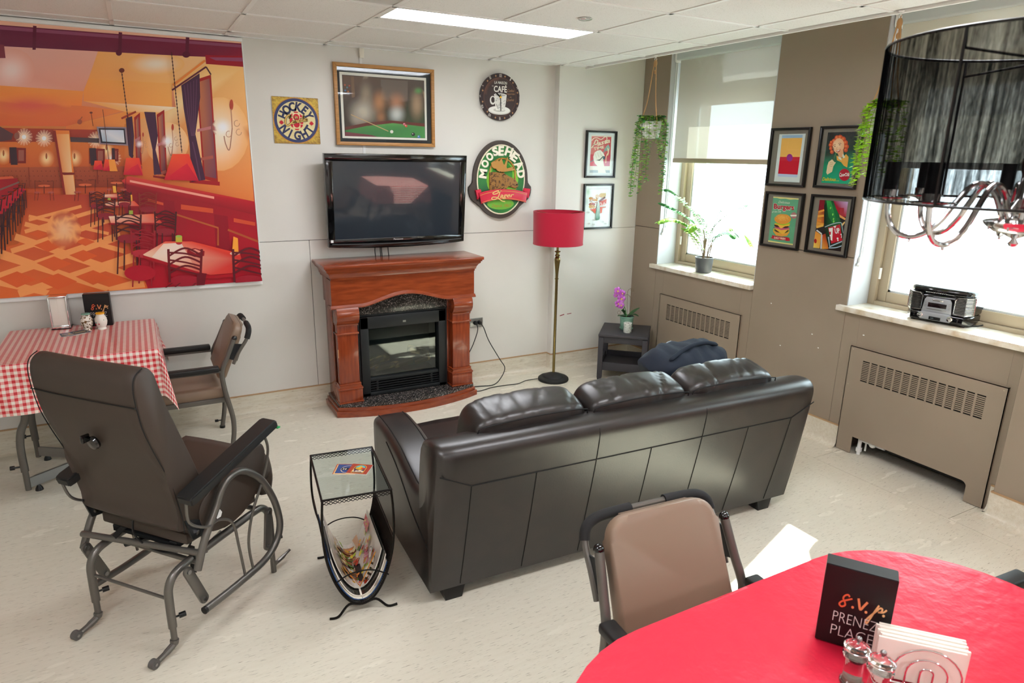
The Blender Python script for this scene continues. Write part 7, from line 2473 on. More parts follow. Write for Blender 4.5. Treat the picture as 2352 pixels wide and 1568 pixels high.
for (lx, ly) in ((178, 545), (822, 545)):
    pts = []
    for (a, b) in ((0, -56), (14, -30), (34, -38), (30, -8), (52, -14), (44, 6), (52, 14), (20, 36), (22, 46), (4, 42), (3, 66), (-3, 66), (-4, 42), (-22, 46), (-20, 36), (-52, 14), (-44, 6), (-52, -14), (-30, -8), (-34, -38), (-14, -30)):
        pts.append((lx + a * .95, ly + b * .95))
    A.poly(pts, '#c4142c')
def canada(col, w):
    C_ = [(360, 398), (384, 412), (352, 450), (376, 404), (340, 388), (288, 440), (262, 520), (274, 590), (316, 606), (372, 566), (400, 540)]
    A.line(C_, w + 8, col, True)
    def a_(x, y):
        A.line([(x + 40, y - 44), (x + 10, y - 46), (x - 4, y - 14), (x + 10, y + 4), (x + 34, y - 14), (x + 42, y - 44), (x + 42, y - 4), (x + 60, y - 14)], w, col, True)
    a_(408, 560)
    A.line([(470, 548), (476, 500), (478, 546), (492, 506), (516, 496), (520, 538), (540, 528)], w, col, True)
    a_(548, 524)
    A.line([(640, 466), (610, 462), (600, 496), (614, 512), (640, 492), (664, 376), (652, 500), (670, 494)], w, col, True)
    a_(684, 496)
canada('#2a2a2e', 40); canada('#dfb662', 22)
A.text('in', 462, 462, 540, 450, 70, '#2a2a2e', shear=0.2, bold=0.07); A.text('in', 466, 458, 536, 448, 66, '#e0b868', shear=0.2, bold=0.02)
A.build('printed_face', M['print'], HS)

# ================================================================== FRAMED POOL-TABLE PICTURE
FX0, FX1, FZ0, FZ1 = 1.262, 1.988, 1.873, 2.407
PP = thing('framed_picture', 'large oak framed print of a green pool table above the television', 'picture', (1.625, 0, 2.14))
fw = 0.024
def picture_frame(par, to, a0, a1, b0, b1, w, d0, d1, m, bev=0.003):
    """four mitred rails; to(a,b,d)->3D"""
    for (q) in (((a0, b1), (a1, b1), (a1 - w, b1 - w), (a0 + w, b1 - w)), ((a0, b0), (a1, b0), (a1 - w, b0 + w), (a0 + w, b0 + w)),
                ((a0, b0), (a0, b1), (a0 + w, b1 - w), (a0 + w, b0 + w)), ((a1, b0), (a1, b1), (a1 - w, b1 - w), (a1 - w, b0 + w))):
        obj('frame_rail', MB().prism(list(q), to, d0, d1, bev), m, par, world=True)
tb_ = lambda a, b, d: (a, -d, b)
picture_frame(PP, tb_, FX0, FX1, FZ0, FZ1, fw, 0.004, 0.032, M['oak'])
obj('backing_mat', MB().box(FX0 + 0.01, FX1 - 0.01, -0.012, -0.004, FZ0 + 0.01, FZ1 - 0.01), mat('black mat board', '#17181b', rough=0.6), PP, world=True)
obj('white_border', MB().box(1.306, 1.931, -0.0135, -0.0118, 1.920, 2.349), M['paper'], PP, world=True)
A = Art([(540, 265), (1090, 300), (1095, 690), (560, 680)], [(1.323, 2.331), (1.916, 2.331), (1.916, 1.934), (1.323, 1.934)], lambda a, b, d: (a, -0.0138 - d, b))
P = A.poly
P([(540, 265), (1090, 300), (1095, 690), (560, 680)], ['#4a3630', '#3c2f2a', '#3a4a2c', '#4a3a30'])
P([(545, 270), (1088, 302), (1090, 420), (552, 440)], ['#6a4c3a', '#59493f', '#41332c', '#4a3830'])
P([(800, 295), (980, 305), (980, 440), (800, 430)], '#6f5c50')
# panelled wall, shelf lights and soft pale figures reduced to plain shapes
P([(600, 275), (620, 276), (628, 420), (606, 420)], '#7a5a40')
for (x, y, c) in ((560, 335, '#c05a3a'), (575, 352, '#4a7a8a'), (590, 340, '#b8483a'), (562, 372, '#3a6a9a'), (582, 380, '#c0683a')):
    A.ell(x, y, 6, 6, c, n=10)
for (x, y, rx, ry, c) in ((700, 400, 62, 130, '#97826c'), (680, 520, 120, 120, '#c4b4a2'), (790, 450, 66, 110, '#b87a4c'), (905, 450, 76, 90, '#b97a58'), (905, 530, 70, 80, '#cfccc6'), (1040, 460, 62, 140, '#b08e70'), (640, 560, 60, 70, '#a8988a'), (800, 550, 50, 60, '#a06a44'), (1050, 370, 36, 30, '#5f9a50')):
    A.glow(x, y, rx, ry, c)
P([(560, 620), (700, 590), (860, 572), (1090, 590), (1092, 612), (880, 592), (700, 612), (562, 642)], '#6a2f26')
P([(562, 642), (700, 612), (880, 590), (1092, 612), (1094, 688), (560, 680)], ['#3f7a3e', '#4f8f46', '#5f9c50', '#4a8a48', '#4c9048', '#3c7442'])
P([(560, 652), (740, 672), (780, 690), (560, 680)], '#7a3a40')
A.line([(600, 535), (850, 645)], 5, '#caa070')
for (x, y, r, c) in ((872, 648, 11, '#e6ddd0'), (956, 597, 9, '#c8586a'), (968, 608, 9, '#d0543c'), (1015, 664, 12, '#2c2a2c'), (1052, 680, 10, '#4a78b4')):
    A.ell(x, y, r, r, c, n=18); A.ell(x - r * .3, y - r * .3, r * .3, r * .3, '#f2e8e0', n=8)
A.V = [(min(max(v[0], 1.323), 1.916), v[1], min(max(v[2], 1.934), 2.331)) for v in A.V]
A.build('printed_picture', M['print'], PP)
M['pic_glass'] = thin_glass('picture glass', '#fbfdfd', 0.03)
obj('glazing', MB().box(FX0 + fw - 0.002, FX1 - fw + 0.002, -0.0225, -0.0205, FZ0 + fw - 0.002, FZ1 - fw + 0.002), M['pic_glass'], PP, world=True)

# ================================================================== CAFE CLOCK
KC = (2.529, 2.250)
CK = thing('wall_clock', 'round brown cafe wall clock with a white coffee cup, above the green oval sign', 'clock', (KC[0], 0, KC[1]))
KR_ = 0.171
obj('dial_board', MB().lathe([(0.0, 0.0), (KR_ - 0.002, 0.0), (KR_, 0.002), (KR_, 0.013), (KR_ - 0.002, 0.015), (0.0, 0.015)], n=64, M=Matrix.Translation((KC[0], -0.008, KC[1])) @ Matrix.Rotation(PI / 2, 4, 'X')), mat('brown board', '#3c3032', rough=0.55), CK, world=True)
A = Art([(0, 0), (1000, 0), (1000, 1000), (0, 1000)], [(KC[0] - KR_, KC[1] + KR_), (KC[0] + KR_, KC[1] + KR_), (KC[0] + KR_, KC[1] - KR_), (KC[0] - KR_, KC[1] - KR_)], lambda a, b, d: (a, -0.0232 - d, b))
A.ell(500, 500, 496, 496, '#3d3133', n=64)
A.ell(500, 500, 412, 412, '#6a4a40', n=64); A.ell(500, 500, 402, 402, '#453838', n=64)
A.glow(480, 480, 380, 380, '#4d4344', '#403436')
for k, tx in enumerate(('XII', 'I', 'II', 'III', 'IV', 'V', 'VI', 'VII', 'VIII', 'IX', 'X', 'XI')):
    t = math.radians(30 * k)
    x, y = 500 + 452 * math.sin(t), 500 - 452 * math.cos(t)
    c_, s_ = math.cos(t), math.sin(t)
    w = 30 * len(tx) * 0.62 + 8
    bx_, by_ = x - s_ * (-34), y + c_ * 34
    A.text(tx, bx_ - c_ * w / 2 - s_ * 68 * 0 - s_ * 0, by_ - s_ * w / 2, bx_ + c_ * w / 2, by_ + s_ * w / 2, 70, '#dcd6ce', bold=0.01)
    t = math.radians(30 * k + 15)
    x, y = 500 + 452 * math.sin(t), 500 - 452 * math.cos(t)
    A.poly([(x, y - 28), (x + 9, y - 9), (x + 26, y), (x + 9, y + 9), (x, y + 28), (x - 9, y + 9), (x - 26, y), (x - 9, y - 9)], '#b98a62')
A.text('LA MAISON', 352, 226, 664, 226, 58, '#e9e4da', bold=0.01)
A.text('DU', 292, 290, 335, 290, 30, '#cfc8be')
A.text('CAFÉ', 338, 392, 664, 392, 128, '#eee9df', bold=0.02)
A.text('Cafés', 668, 378, 852, 372, 52, '#b08560', shear=0.3)
A.text('Importés', 650, 440, 870, 434, 40, '#b08560', shear=0.3)
A.text('de', 742, 500, 784, 498, 30, '#b08560', shear=0.3)
A.text('Qualité', 664, 572, 850, 566, 52, '#b08560', shear=0.3)
A.ell(480, 780, 280, 92, '#d5d2cb', n=40); A.ell(480, 768, 262, 78, '#ebe9e3', n=40); A.ell(480, 775, 150, 40, '#c9c6bf', n=30)
A.ell(310, 575, 72, 92, '#e4e1da', n=30); A.ell(316, 566, 44, 62, '#453838', n=26)
P = A.poly
P([(345, 455), (660, 455), (640, 620), (606, 780), (392, 780), (360, 620)], ['#e6e3dc', '#dedbd4', '#d2cfc8', '#e2dfd8', '#efede8', '#e8e5de'])
A.ell(500, 455, 158, 34, '#f2f0eb', n=36); A.ell(500, 458, 140, 25, '#b9b5ae', n=30)
rr_ = random.Random(8)
for k in range(26):
    A.ell(rr_.uniform(385, 615), rr_.uniform(520, 740), 13, 13, '#b6b4b0', n=10); A.ell(A and 0, 0, 0.01, 0.01, '#b6b4b0', n=3)
A.text('depuis 1920', 690, 690, 800, 684, 16, '#8a6a50', shear=0.2) if False else None
A.build('printed_dial', M['print'], CK)
hd = MB()
hd.strip([(KC[0], -0.030, KC[1] + 0.02), (KC[0] + 0.004, -0.030, KC[1] - 0.10)], 0.006, (0, -1, 0), 0.001)
obj('minute_hand', hd, M['black_metal'], CK, world=True)
obj('hour_hand', MB().strip([(KC[0], -0.028, KC[1]), (KC[0] - 0.035, -0.028, KC[1] + 0.027)], 0.011, (0, -1, 0), 0.001), M['black_metal'], CK, world=True)
obj('centre_nut', MB().lathe([(0.0, 0.0), (0.009, 0.0), (0.008, 0.006), (0.0, 0.009)], n=16, M=Matrix.Translation((KC[0], -0.030, KC[1])) @ Matrix.Rotation(PI / 2, 4, 'X')), mat('polished brass', '#d6a73a', rough=0.15, metal=1.0), CK, world=True)

# ================================================================== MOOSE SIGN (carved board)
MO = thing('carved_sign', 'oval carved green beer sign with a moose head and red ribbon', 'sign', (2.541, 0, 1.635))
# design coordinates of the zoomed view: board outline -> wall
MS_, MD_ = [(630, 55), (1212, 930), (650, 1510), (50, 930)], [(2.542, 1.936), (2.816, 1.565), (2.542, 1.333), (2.258, 1.560)]
Hm = homography([(190, 560), (1140, 640), (1020, 1230), (280, 1225)], [(2.318, 1.725), (2.768, 1.712), (2.717, 1.452), (2.374, 1.455)])
def mo(x, y):
    q = Hm @ np.array([x, y, 1.0])
    return q[0] / q[2], q[1] / q[2]
def oval(rx, ry, cx_=2.542, cz_=1.637, n=56):
    return [(cx_ + rx * math.cos(2 * PI * k / n), cz_ + ry * math.sin(2 * PI * k / n)) for k in range(n)]
def to_m(u, v, d):
    return (u, -d, v)
brd = []
for k in range(72):
    q = 2 * PI * k / 72
    x, z = 0.243 * math.cos(q), 0.299 * math.sin(q)
    brd.append((2.542 + x, 1.636 + z))
ears = MB()
brd2 = []
for (x, z) in brd:
    f = max(0.0, 1 - ((z - 1.528) / 0.075) ** 4) if abs(z - 1.528) < 0.075 else 0
    brd2.append((2.542 + (x - 2.542) * (1 + 0.0 * f) + math.copysign(0.047 * f ** 0.5, x - 2.542) * (1 if abs(x - 2.542) > 0.1 else 0), z))
obj('board', MB().prism(brd2, to_m, 0.002, 0.026, 0.006, 3), mat('dark carved board', '#463c37', rough=0.55, bump=(40, 0.25, 0.004)), MO, world=True)
obj('cream_rim', MB().prism(oval(0.214, 0.268), to_m, 0.024, 0.032, 0.003, 2), mat('cream paint', '#e6dcc0', rough=0.45), MO, world=True)
obj('green_field', MB().prism(oval(0.204, 0.258), to_m, 0.030, 0.0335, 0.001, 1), mat('green sign field', '#2f7d38', rough=0.35, var=('#1f5c33', 3.2, (1, 1, 1), 0.45, 0.62)), MO, world=True)
A = Art([(0, 0), (1, 0), (1, 1), (0, 1)], [(0, 0), (1, 0), (1, 1), (0, 1)], lambda a, b, d: (a, -0.0336 - d, b))
A.H = Hm
A.glow(690, 800, 300, 330, '#7fbf3c', '#2f7d38'); A.glow(640, 1230, 260, 110, '#6fae3c', '#2f7d38'); A.ell(690, 700, 195, 250, '#3f8f35', n=40)
A.text('Depuis 1867', 470, 1292, 850, 1292, 62, '#a8702e', shear=0.35)
A.build('painted_glow', M['print'], MO)
gold = mat('gold carved paint', '#c08a3e', rough=0.4)
ag = [mo(690 + 240 * math.cos(q) * 1.0, 690 - 275 * math.sin(q)) for q in [PI * k / 16 for k in range(17)]]
pth = [mo(930, 960)] + ag + [mo(440, 960)]
obj('gold_arch', MB().tube([(a, -0.036, b) for a, b in pth], 0.006, 8), gold, MO, world=True)
head = [(440, 655), (520, 640), (560, 660), (600, 645), (650, 680), (710, 655), (735, 690), (780, 735), (850, 755), (920, 790), (965, 850), (975, 910), (950, 945), (890, 950), (830, 925), (790, 890), (755, 920), (735, 985), (600, 985), (430, 985)]
obj('moose_head', MB().prism([mo(*p) for p in head], to_m, 0.032, 0.050, 0.006, 3), mat('carved brown fur', '#96682f', rough=0.5, var=('#5a3a1a', 45, (1, 1, 1), 0.52, 0.62), bump=(60, 0.5, 0.006)), MO, world=True)
antler = [(470, 480), (520, 450), (560, 470), (590, 415), (620, 480), (665, 395), (690, 510), (720, 540), (770, 395), (790, 410), (745, 560), (760, 600), (890, 560), (880, 580), (820, 615), (910, 595), (895, 630), (800, 640), (720, 640), (650, 655), (570, 620), (560, 580), (520, 585), (480, 550)]
obj('antler', MB().prism([mo(*p) for p in antler], to_m, 0.046, 0.056, 0.003, 2), mat('carved antler', '#b98642', rough=0.45, bump=(50, 0.3, 0.004)), MO, world=True)
obj('nostril', MB().sphere((mo(945, 885)[0], -0.050, mo(945, 885)[1]), 0.006, (1, .5, 1)), M['dark'], MO, world=True)
obj('eye', MB().sphere((mo(640, 645)[0], -0.054, mo(640, 645)[1]), 0.005, (1, .6, 1)), M['dark'], MO, world=True)
for (x, y) in ((470, 690), (490, 740), (470, 820), (500, 780), (540, 690), (520, 910), (620, 940), (700, 700), (680, 940)):
    a, b = mo(x, y)
    obj('fur_groove', MB().tube([(a - 0.012, -0.0502, b - 0.006), (a + 0.012, -0.0502, b + 0.006)], 0.0018, 5), M['dark'], MO, world=True)
# raised letters
lm = mat('cream raised letter', '#efe6d2', rough=0.4)
for ch, (cx_, cy_), rot, hh, ww in (('M', (322, 665), -80, 130, 150), ('O', (368, 490), -55, 130, 120), ('O', (462, 372), -40, 130, 112), ('S', (572, 290), -18, 135, 95), ('E', (680, 285), 4, 150, 90),
                                    ('H', (822, 308), 20, 140, 120), ('E', (925, 402), 38, 140, 112), ('A', (1000, 548), 60, 135, 135), ('D', (1032, 705), 82, 125, 125)):
    vs, fs, a, b = glyphs(ch, 0, 0.045)
    vx = [v[0] for v in vs]; vy = [v[1] for v in vs]
    mx, my = (min(vx) + max(vx)) / 2, (min(vy) + max(vy)) / 2
    sx_, sy_ = 1.1 * ww / (max(vx) - min(vx)), 1.12 * hh / (max(vy) - min(vy))
    r = math.radians(rot)
    mb = MB()
    nv = []
    for x, y in vs:
        u, v = (x - mx) * sx_, -(y - my) * sy_
        X, Y = cx_ + u * math.cos(r) - v * math.sin(r), cy_ + u * math.sin(r) + v * math.cos(r)
        p = mo(X, Y)
        nv.append(mb.bm.verts.new((p[0], -0.0335, p[1])))
    ff = []
    for f in fs:
        try:
            ff.append(mb.bm.faces.new([nv[i] for i in f]))
        except ValueError:
            pass
    e = bmesh.ops.extrude_face_region(mb.bm, geom=ff)
    bmesh.ops.translate(mb.bm, verts=[g for g in e['geom'] if isinstance(g, bmesh.types.BMVert)], vec=(0, -0.008, 0))
    obj('raised_letter', mb, lm, MO, world=True, angle=30)
red = mat('red ribbon paint', '#cf2742', rough=0.4)
top = [mo(x, y) for x, y in ((205, 1015), (330, 985), (480, 965), (640, 958), (800, 965), (950, 985), (1130, 1030))]
bot = [mo(x, y) for x, y in ((1100, 1215), (950, 1170), (800, 1148), (640, 1140), (480, 1155), (350, 1185), (245, 1222))]
RB = obj('ribbon', MB().prism(top + bot, to_m, 0.040, 0.058, 0.004, 2), red, MO, world=True)
for q in ([(140, 965), (255, 945), (272, 1000), (215, 1020), (215, 1130), (170, 1140), (178, 1050)], [(1200, 970), (1085, 950), (1065, 1010), (1125, 1030), (1130, 1130), (1170, 1130), (1180, 1050)]):
    obj('ribbon_tail', MB().prism([mo(*p) for p in q], to_m, 0.030, 0.046, 0.005, 2), red, RB, world=True)
A = Art([(0, 0), (1, 0), (1, 1), (0, 1)], [(0, 0), (1, 0), (1, 1), (0, 1)], lambda a, b, d: (a, -0.0583 - d, b))
A.H = Hm
A.line([(225, 1060), (400, 1015), (640, 990), (880, 1010), (1110, 1065)], 7, '#d2a04a', True); A.line([(250, 1200), (420, 1150), (640, 1125), (860, 1140), (1090, 1195)], 7, '#d2a04a', True)
g_ = '#e0c077'
A.line([(640, 990), (560, 985), (480, 1020), (490, 1045), (560, 1030), (610, 985), (585, 1080), (520, 1140), (450, 1135), (470, 1100), (560, 1110), (640, 1170), (705, 1185)], 17, g_, True)
A.text('ager', 605, 1110, 880, 1108, 84, g_, shear=0.35, bold=0.015)
A.build('ribbon_lettering', M['print'], RB)

# ================================================================== SMALL FRAMED POSTERS
M['mat_white'] = mat('white poster mat', '#e9ecec', rough=0.6)
M['mat_taupe'] = mat('taupe poster mat', '#7f766a', rough=0.6)
def poster(label, wall, a0, a1, b0, b1, src, rect_, art, matm):
    """wall 'b': (a=x, b=z) on the bay; wall 'r': (a=-y) on the taupe wall"""
    if wall == 'b':
        to = lambda a, b, d: (a, YC - d, b)
    else:
        to = lambda a, b, d: (XR - d, -a, b)
    c = to((a0 + a1) / 2, (b0 + b1) / 2, 0)
    t = thing('framed_poster', label, 'poster', c, 0, 'small black framed posters')
    picture_frame(t, to, a0, a1, b0, b1, 0.0155, 0.001, 0.024, M['black_wood'], 0.002)
    obj('mat_board', MB().prism([(a0 + .008, b0 + .008), (a1 - .008, b0 + .008), (a1 - .008, b1 - .008), (a0 + .008, b1 - .008)], to, 0.003, 0.006), matm, t, world=True)
    A = Art(src, [(rect_[0], rect_[3]), (rect_[1], rect_[3]), (rect_[1], rect_[2]), (rect_[0], rect_[2])], lambda a, b, d: to(a, b, 0.0072 + d), 0.00005)
    art(A)
    lo_, hi_ = rect_[0], rect_[1]
    V2 = []
    for v in A.V:
        if wall == 'b':
            V2.append((min(max(v[0], lo_), hi_), v[1], min(max(v[2], rect_[2]), rect_[3])))
        else:
            V2.append((v[0], -min(max(-v[1], lo_), hi_), min(max(v[2], rect_[2]), rect_[3])))
    A.V = V2
    A.build('printed_poster', M['print'], t)
    obj('glazing', MB().prism([(a0 + .013, b0 + .013), (a1 - .013, b0 + .013), (a1 - .013, b1 - .013), (a0 + .013, b1 - .013)], to, 0.0165, 0.018), M['pic_glass'], t, world=True)

def pasta(A):
    P = A.poly
    P([(360, 260), (945, 265), (890, 1345), (325, 1345)], '#eedccb')
    P([(375, 300), (930, 305), (905, 960), (340, 960)], ['#d9706a', '#c8303c', '#cc4a50', '#da7a74'])
    P([(340, 820), (905, 820), (885, 1150), (330, 1150)], ['#cf3a44', '#c92a3a', '#cf6a84', '#d8586a'])
    P([(330, 1150), (885, 1150), (890, 1345), (325, 1345)], '#eee4da')
    P([(330, 1265), (885, 1265), (890, 1340), (325, 1340)], '#a9b4bd')
    c = '#f4e4c4'
    A.line([(375, 425), (440, 350), (540, 345), (640, 385), (740, 310), (800, 320), (800, 420), (770, 500)], 22, c, True)
    A.line([(420, 560), (470, 440), (500, 400), (545, 430), (520, 520), (440, 540), (400, 600), (365, 640)], 26, c, True)
    A.text('asta', 540, 570, 905, 460, 130, c, shear=0.35, bold=0.02)
    A.text('TIME', 435, 700, 730, 640, 84, c, bold=0.02)
    P([(720, 690), (780, 590), (850, 520), (890, 620), (870, 700), (780, 715)], '#8fb0a4')
    A.line([(820, 620), (840, 760), (790, 860), (775, 1060)], 20, '#f0dcb0', True); A.line([(855, 640), (850, 760), (825, 850)], 16, '#f0dcb0', True)
    A.line([(330, 1040), (560, 900), (760, 700)], 26, '#6f8f98')
    P([(420, 880), (460, 760), (530, 710), (620, 690), (700, 770), (740, 850), (700, 980), (720, 1100), (780, 1345), (560, 1345), (540, 1150), (470, 1080), (430, 980)], '#f3ebdd')
    for (x, y) in ((480, 860), (545, 830), (615, 800), (660, 860)):
        A.line([(x, y - 70), (x + 10, y), (x + 40, y + 70)], 10, '#cdbfa4', True)
    P([(500, 985), (600, 960), (700, 850), (690, 900), (600, 1000)], '#3f4a4a')
    P([(700, 860), (760, 880), (740, 970), (690, 940)], '#2d5868')
poster('black framed red poster of a fist with a fork, upper one on the white wall', 'b', 3.302, 3.613, 1.654, 2.032, [(360, 260), (945, 265), (890, 1345), (325, 1345)], (3.356, 3.565, 1.693, 1.997), pasta, M['mat_white'])
def cola_food(A):
    P = A.poly
    P([(215, 150), (945, 150), (900, 1380), (160, 1400)], '#eef0ee')
    A.glow(270, 330, 90, 160, '#b8d4b8', '#eef0ee'); A.glow(230, 620, 60, 200, '#c0d2c8', '#eef0ee')
    P([(300, 236), (880, 236), (880, 246), (300, 246)], '#c8c4c4')
    for (x, y, rx, ry, c) in ((360, 520, 66, 40, '#d28c48'), (480, 570, 80, 34, '#d99a58'), (390, 700, 96, 50, '#a83a34'), (390, 770, 96, 56, '#d9b068'), (540, 470, 60, 70, '#e7c9b0'), (660, 440, 70, 60, '#e3a890')):
        A.ell(x, y, rx, ry, c, n=20)
    rc_ = random.Random(2)
    for k in range(60):
        A.ell(rc_.uniform(310, 560), rc_.uniform(480, 830), 14, 10, rc_.choice(['#b4542c', '#e0b060', '#8a3a24', '#f0d8a0', '#c83a30']), rc_.uniform(0, 3), n=7)
        A.ell(rc_.uniform(620, 790), rc_.uniform(380, 470), 8, 34, rc_.choice(['#e8c88a', '#d9b068']), rc_.uniform(-.3, .3), n=7)
    P([(580, 600), (760, 470), (780, 500), (600, 640)], '#8a4a5c'); P([(600, 620), (810, 540), (800, 700), (600, 760)], '#cf4a3c')
    P([(310, 850), (500, 820), (480, 985), (400, 900)], '#e0563c'); P([(610, 780), (800, 770), (790, 795), (690, 810), (670, 960), (620, 970)], '#d9583c')
    A.text('Co', 612, 760, 690, 752, 120, '#f4f0ec', shear=0.3, bold=0.03); A.text('la', 700, 750, 800, 745, 110, '#f4f0ec', shear=0.3, bold=0.02)
    P([(545, 640), (590, 640), (605, 800), (612, 930), (605, 1010), (615, 1100), (600, 1160), (520, 1180), (485, 1160), (500, 1040), (490, 950), (520, 800)], ['#dfe9e4', '#dfe9e4', '#b8d0c8', '#2c6a4a', '#8ab4a4', '#4a8a6c', '#3a7a5a', '#2f6a4c', '#3a7a5a', '#8ab4a4', '#2c6a4a', '#b8d0c8'])
    for (x, y) in ((270, 940), (290, 1280), (440, 1170), (780, 1290), (700, 1230), (430, 1310)):
        A.ell(x, y, 40, 28, '#c9c8c4', n=12)
poster('black framed pale poster of burgers and a bottle, lower one on the white wall', 'b', 3.302, 3.610, 1.226, 1.604, [(215, 150), (945, 150), (900, 1380), (160, 1400)], (3.326, 3.585, 1.242, 1.588), cola_food, M['mat_white'])
def bands(A):
    # plain stand-in: colour fields only
    P = A.poly
    P([(345, 238), (950, 222), (825, 1355), (230, 1330)], '#d9dfdc')
    P([(400, 330), (878, 318), (826, 760), (362, 760)], '#f3b85c')
    P([(362, 760), (826, 760), (778, 1170), (322, 1150)], '#cf0e2c')
    P([(408, 262), (884, 250), (878, 318), (400, 330)], '#9fbcd8'); P([(322, 1150), (778, 1170), (770, 1235), (316, 1215)], '#b9c6e0')
    A.ell(588, 778, 70, 88, '#9a1f8c', n=30)
poster('black framed poster with plain yellow and red colour bands, upper left by the window', 'r', 1.472, 1.788, 1.650, 2.030, [(345, 238), (950, 222), (825, 1355), (230, 1330)], (1.5345, 1.7425, 1.680, 1.990), bands, M['mat_taupe'])
def cola_lady(A):
    P = A.poly
    P([(1480, 190), (2165, 180), (2000, 1395), (1325, 1355)], ['#1c1a1e', '#26262a', '#0fae84', '#10a878'])
    P([(1480, 190), (2165, 180), (2110, 600), (1420, 720)], ['#1a181c', '#2a2a2e', '#173c30', '#16362c'])
    P([(1420, 720), (2110, 600), (2040, 1000), (1380, 980)], ['#16362c', '#1e4a3a', '#10a070', '#129066'])
    for (x, y, r) in ((1540, 480, 46), (1545, 560, 40), (1570, 640, 44), (1620, 390, 52), (1690, 320, 60), (1760, 310, 60), (1830, 350, 60), (1880, 430, 58), (1905, 520, 56), (1890, 600, 48), (1560, 420, 40)):
        A.ell(x, y, r, r * 1.05, '#cf4a24', n=18); A.ell(x - 8, y - 10, r * .55, r * .5, '#e8783a', n=12)
    A.ell(1725, 500, 130, 175, '#f0b98c', 0.1, n=34); A.glow(1700, 490, 120, 150, '#f8d6ae')
    P([(1700, 640), (1830, 580), (1850, 760), (1740, 780)], '#e8a87c')
    A.line([(1660, 470), (1620, 480), (1605, 495)], 9, '#5a2c1c', True); A.line([(1720, 450), (1760, 440), (1790, 455)], 9, '#5a2c1c', True)
    A.ell(1640, 512, 16, 9, '#3a2018', n=12); A.ell(1752, 478, 18, 9, '#3a2018', n=12)
    A.line([(1700, 520), (1680, 580), (1705, 590)], 7, '#c98058', True)
    P([(1665, 625), (1720, 600), (1770, 570), (1760, 625), (1710, 650)], '#b01a24'); P([(1680, 622), (1760, 585), (1745, 612), (1705, 632)], '#fbf4ea')
    P([(1680, 720), (1740, 760), (1820, 790), (1900, 690), (1960, 760), (1950, 860), (1930, 1005), (1850, 960), (1790, 880), (1690, 830)], '#eeb04a')
    P([(1720, 740), (1790, 780), (1800, 840), (1730, 800)], '#e3ead2'); P([(1830, 680), (1880, 770), (1830, 790), (1815, 720)], '#dfe8d2')
    P([(1655, 650), (1680, 660), (1640, 820), (1560, 1030), (1500, 980), (1590, 800)], ['#2f7a4c', '#4a9a64', '#2c1a16', '#1c2a20', '#142018', '#3a1e18'])
    P([(1500, 870), (1580, 810), (1640, 880), (1670, 880), (1610, 970), (1580, 1100), (1470, 1165), (1445, 1120), (1470, 960)], '#efd2a8')
    for k in range(3):
        A.line([(1520, 880 + 40 * k), (1600, 900 + 40 * k)], 8, '#c99a6c')
    A.ell(1868, 1175, 126, 142, '#b8162c', n=40)
    A.text('Coca', 1752, 1205, 1868, 1205, 78, '#f4f0ec', shear=0.35, bold=0.02); A.text('Cola', 1876, 1205, 1982, 1205, 78, '#f4f0ec', shear=0.35, bold=0.02)
    A.line([(1752, 1200), (1800, 1215), (1900, 1150), (1975, 1140)], 8, '#f4f0ec', True)
    A.text('Delicious…', 1350, 1305, 1740, 1320, 80, '#d8c83a', shear=0.35, bold=0.03)
poster('black framed poster of a smiling red-haired woman on green, upper right by the chandelier', 'r', 1.858, 2.152, 1.654, 2.032, [(1480, 190), (2165, 180), (2000, 1395), (1325, 1355)], (1.9075, 2.112, 1.686, 1.994), cola_lady, M['mat_taupe'])
